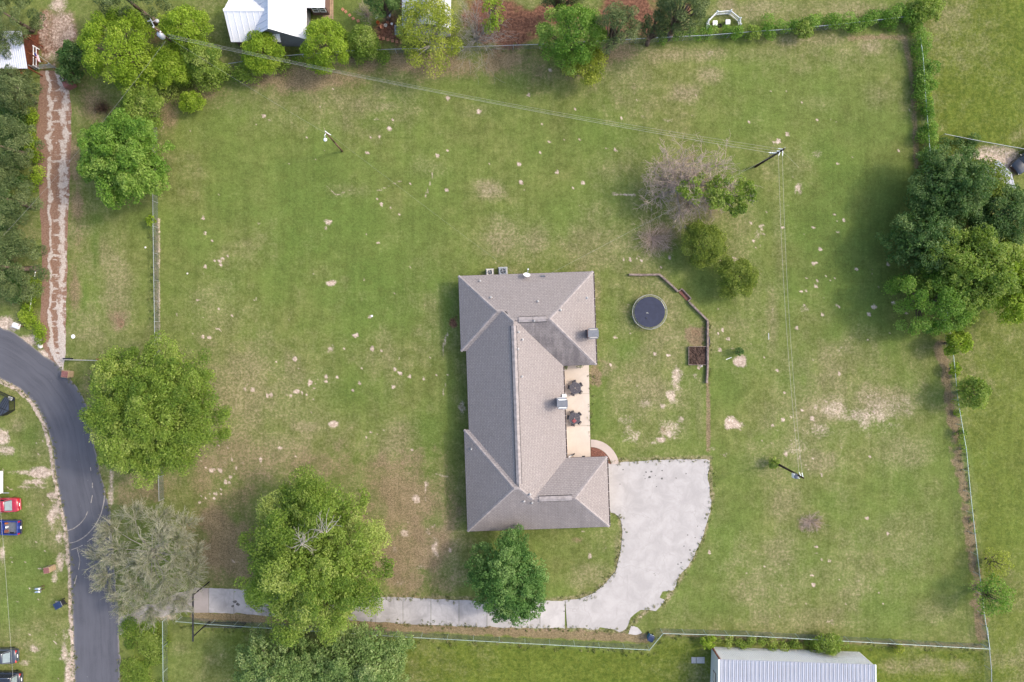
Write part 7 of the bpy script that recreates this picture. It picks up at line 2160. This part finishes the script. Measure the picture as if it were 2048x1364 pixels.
tree('tree', 'small bright green tree just below the eastern clump on the fence line', 1915, 686, 28, 28, 4.0, 'leaf_bright', 40, 'round', 3.2, .22)
tree('tree', 'lone bright green tree on the east fence line beside the brown strip', 1946, 787, 34, 36, 4.5, 'leaf_mid', 41, 'round', 2.2, .22, gap=.08)
tree('shrub', 'small green shrub on the east fence between the two small trees', 1909, 738, 13, 16, 1.8, 'leaf_bright', 42, 'round', 3.0, .18, cat='shrub')
tree('shrub', 'small shrub on the east fence below the lone bright tree', 1923, 868, 11, 13, 1.5, 'leaf_mid', 43, 'round', 2.6, .18, cat='shrub')
tree('tree', 'sparse dark tree casting its shadow over the lower east fence', 1986, 1192, 40, 42, 5.0, 'leaf_vivid', 44, 'round', .9, .19, gap=.15)
tree('young_tree', 'sparse yellow green sapling beyond the lower east fence', 1994, 1128, 30, 34, 3.4, 'leaf_yellow', 45, 'round', .6, .16, gap=.1)
# hedges and vines
hedge('hedge', 'vivid green hedge under the yellow green tree by the white house', [(430, 148), (480, 140), (540, 130), (566, 124)], 2.8, 2.6, 'leaf_mid', 80)
hedge('hedge', 'green hedge between oval tree and grey fence panel', [(690, 112), (740, 108), (786, 98)], 1.9, 1.8, 'leaf_mid', 81)
hedge('hedge', 'low bright hedge under the wall of the white house', [(570, 118), (606, 112)], 1.3, 1.2, 'leaf_mid', 82)
hedge('hedge', 'light green hedge below the north west trees along the lawn edge', [(330, 175), (360, 160), (400, 152), (430, 150)], 2.6, 2.4, 'leaf_mid', 83)
hedge('vine', 'vine rows over the back fence below the picket enclosure', [(1320, 72), (1400, 66), (1470, 60), (1540, 58)], 1.2, 1.8, 'leaf_vivid', 84, cat='vine', dens=.75, leaf=.16, step=.5)
hedge('vine', 'vine rows over the back fence toward its right hand corner', [(1530, 58), (1620, 51), (1720, 43), (1836, 33)], 1.7, 1.95, 'leaf_vivid', 85, cat='vine', dens=.95, leaf=.17, step=.5)
tree('shrub', 'bigger round shrub on the back fence right of the picket enclosure', 1606, 56, 25, 20, 2.2, 'leaf_mid', 86, 'round', 2.7, .18, cat='shrub')
tree('shrub', 'smaller round shrub on the back fence just right of the picket enclosure', 1506, 64, 20, 15, 1.8, 'leaf_mid', 87, 'round', 2.7, .18, cat='shrub')
hedge('vine', 'dense vine row down the north east fence', [(1834, 40), (1840, 80), (1846, 120), (1851, 190), (1857, 250), (1862, 310), (1866, 360)], 1.7, 1.8, 'leaf_vivid', 88, cat='vine', leaf=.17, step=.42)
hedge('vine', 'lighter vine tips along the outer face of the north east fence', [(1850, 110), (1856, 180), (1864, 260)], .8, 1.3, 'leaf_bright', 89, cat='vine', leaf=.16, dens=.55)
tree('shrub', 'grassy green thicket at the top right corner of the back lawn', 1850, 18, 40, 28, 2.8, 'leaf_mid', 90, 'round', 2.6, .20, cat='shrub')
hedge('vine', 'green weeds along the fence above the east shed', [(1876, 282), (1910, 284), (1950, 290)], 1.5, 1.2, 'leaf_deep', 91, cat='weeds', leaf=.18)
hedge('vine', 'thin weeds along the lower east fence', [(1926, 880), (1936, 960), (1950, 1080), (1962, 1180), (1974, 1262)], .5, .8, 'leaf_mid', 92, cat='weeds', leaf=.14, dens=.45)
hedge('weeds', 'green weeds between the south fence and the metal building', [(1418, 1284), (1480, 1282), (1560, 1288), (1640, 1290), (1700, 1294)], 1.3, 1.0, 'leaf_mid', 93, cat='weeds', leaf=.17, dens=.75)
tree('shrub', 'round green shrub on the south fence by the metal building', 1656, 1287, 36, 20, 2.4, 'leaf_mid', 94, 'round', 2.7, .19, cat='shrub')
tree('shrub', 'bright green shrub at the upper left corner of the metal building', 1416, 1284, 18, 14, 1.6, 'leaf_bright', 95, 'round', 3.0, .18, cat='shrub')
tree('shrub', 'yellow flowered weed clump right of the metal building', 1797, 1296, 12, 14, 1.0, 'leaf_yellow', 96, 'round', 1.6, .13, cat='shrub')
hedge('weeds', 'bright green undergrowth between the left edge pines and the lane', [(62, 210), (68, 270), (70, 340), (72, 380)], 1.6, 1.3, 'leaf_bright', 97, cat='weeds', leaf=.2)
hedge('weeds', 'bright green undergrowth below the lowest pine toward the white mailbox', [(66, 560), (60, 610), (50, 638), (78, 655), (80, 680)], 1.7, .9, 'leaf_bright', 98, cat='weeds', leaf=.18)
hedge('weeds', 'bright green knee high weeds between road and green wired fence, bottom left', [(262, 1272), (290, 1266), (312, 1280), (300, 1310), (270, 1330), (290, 1360), (262, 1372)], 2.6, .55, 'leaf_mid', 140, cat='weeds', leaf=.15, step=.6)
hedge('weeds', 'bright weeds along the upper part of the lower east fence', [(1908, 720), (1914, 760), (1922, 840), (1930, 900)], .9, .9, 'leaf_bright', 141, cat='weeds', leaf=.15, dens=.6)
hedge('weeds', 'dark undergrowth beneath the left edge pines', [(10, 200), (20, 340), (10, 470), (30, 610)], 3.2, 1.8, 'leaf_deep', 99, cat='weeds', leaf=.24, step=1.2)
tree('shrub', 'small bright shrub at the top end of the west fence rail', 302, 440, 11, 13, 1.7, 'leaf_bright', 100, 'round', 3.2, .16, cat='shrub')
tree('shrub', 'low shrub under the north wing eave at the patio corner, left of two', 1131, 733, 6, 7, .9, 'leaf_deep', 101, 'round', 2.0, .10, cat='shrub', trunk=False, zb=.1)
tree('shrub', 'low shrub under the north wing eave of the patio, right of two', 1159, 732, 8, 5, .9, 'leaf_deep', 102, 'round', 1.6, .10, cat='shrub', trunk=False, zb=.1)
# dead twigs in the big driveway tree: part of that tree
def dead_wood():
    host = [o for o in bpy.data.objects if o.get('label', '').startswith('largest bright green tree with dead')][0]
    r = np.random.default_rng(9)
    P, D = [], []
    for (x, y, z) in ((606, 1082, 13.0), (645, 1065, 13.0)):
        b = np.array(tuple(W(x, y, z) - host.location))
        for k in range(9):
            d = r.normal(size=3) + np.array([.5, .5, .6]); P.append(b + r.normal(size=3) * .2); D.append(d / np.linalg.norm(d))
    n = len(P)
    out, tp = branches(np.array(P), np.array(D), np.full(n, 1.5), np.full(n, .05), 2, r, .5, (4, 0), .6, 0, .15)
    a = cat_seg(out); a[2] = np.maximum(a[2], .022); a[3] = np.maximum(a[3], .016)
    V, F = np_tubes(*a, 4)
    np_mesh('dead_twigs', V, F, M['bark_grey'], host)
dead_wood()

# ------------------------------------------------------------------ grass tufts creeping over the paving edges and along fences and walls
def tufts(paths, per_m, seed, spread=.22, size=.2):
    r = np.random.default_rng(seed)
    C, S = [], []
    for pts in paths:
        for p, q in zip(pts[:-1], pts[1:]):
            a, b = W(*p), W(*q)
            n = int((b - a).length * per_m)
            for k in range(n):
                c = a.lerp(b, r.random())
                C.append((c.x + r.normal() * spread, c.y + r.normal() * spread, .05))
    C = np.array(C); n = len(C)
    rr = .10 + .12 * r.random(n)
    V, F, tt = leaf_cloud(C, np.stack([rr, rr, .07 + .08 * r.random(n)], 1), np.full(n, 12), size, .22, np.clip(.45 + r.normal(size=n) * .25, 0, 1), r, .35)
    V[:, 2] = np.maximum(V[:, 2], .004)
    o = np_mesh('grass_tufts', V, F, M['blade'], None, {'tint': ('FLOAT', 'FACE', tt)})
    tag(o, kind='stuff')
tufts([[(1419, 921), (1424, 1000), (1404, 1082), (1361, 1152), (1330, 1204), (1282, 1228), (1252, 1262), (1130, 1258)], [(745, 1244), (900, 1251), (1130, 1258)], [(745, 1192), (900, 1198), (1130, 1200), (1190, 1186), (1232, 1142), (1245, 1070), (1240, 1032), (1220, 1026)], [(1217, 924), (1340, 919), (1418, 919)],
       [(0, 760), (40, 778), (70, 808), (93, 850), (107, 900), (112, 950), (121, 1000), (131, 1040), (137, 1080), (141, 1150), (146, 1250), (150, 1364)], [(110, 724), (132, 748), (150, 768), (166, 795), (178, 822)], [(196, 930), (208, 970), (218, 1010), (226, 1080)], [(240, 1300), (241, 1364)], [(1182, 742), (1184, 876)], [(1418, 640), (1418, 766)], [(1408, 640), (1408, 690)]], 4.0, 201)
tufts([[(360, 1250), (560, 1262), (790, 1277), (1050, 1291), (1299, 1304), (1326, 1271), (1500, 1276), (1700, 1287), (1978, 1302)], [(1927, 900), (1945, 1050), (1962, 1180), (1976, 1290)], [(306, 452), (309, 684)], [(470, 130), (700, 108), (1080, 95), (1320, 82)]], 3.0, 202, .3, .24)
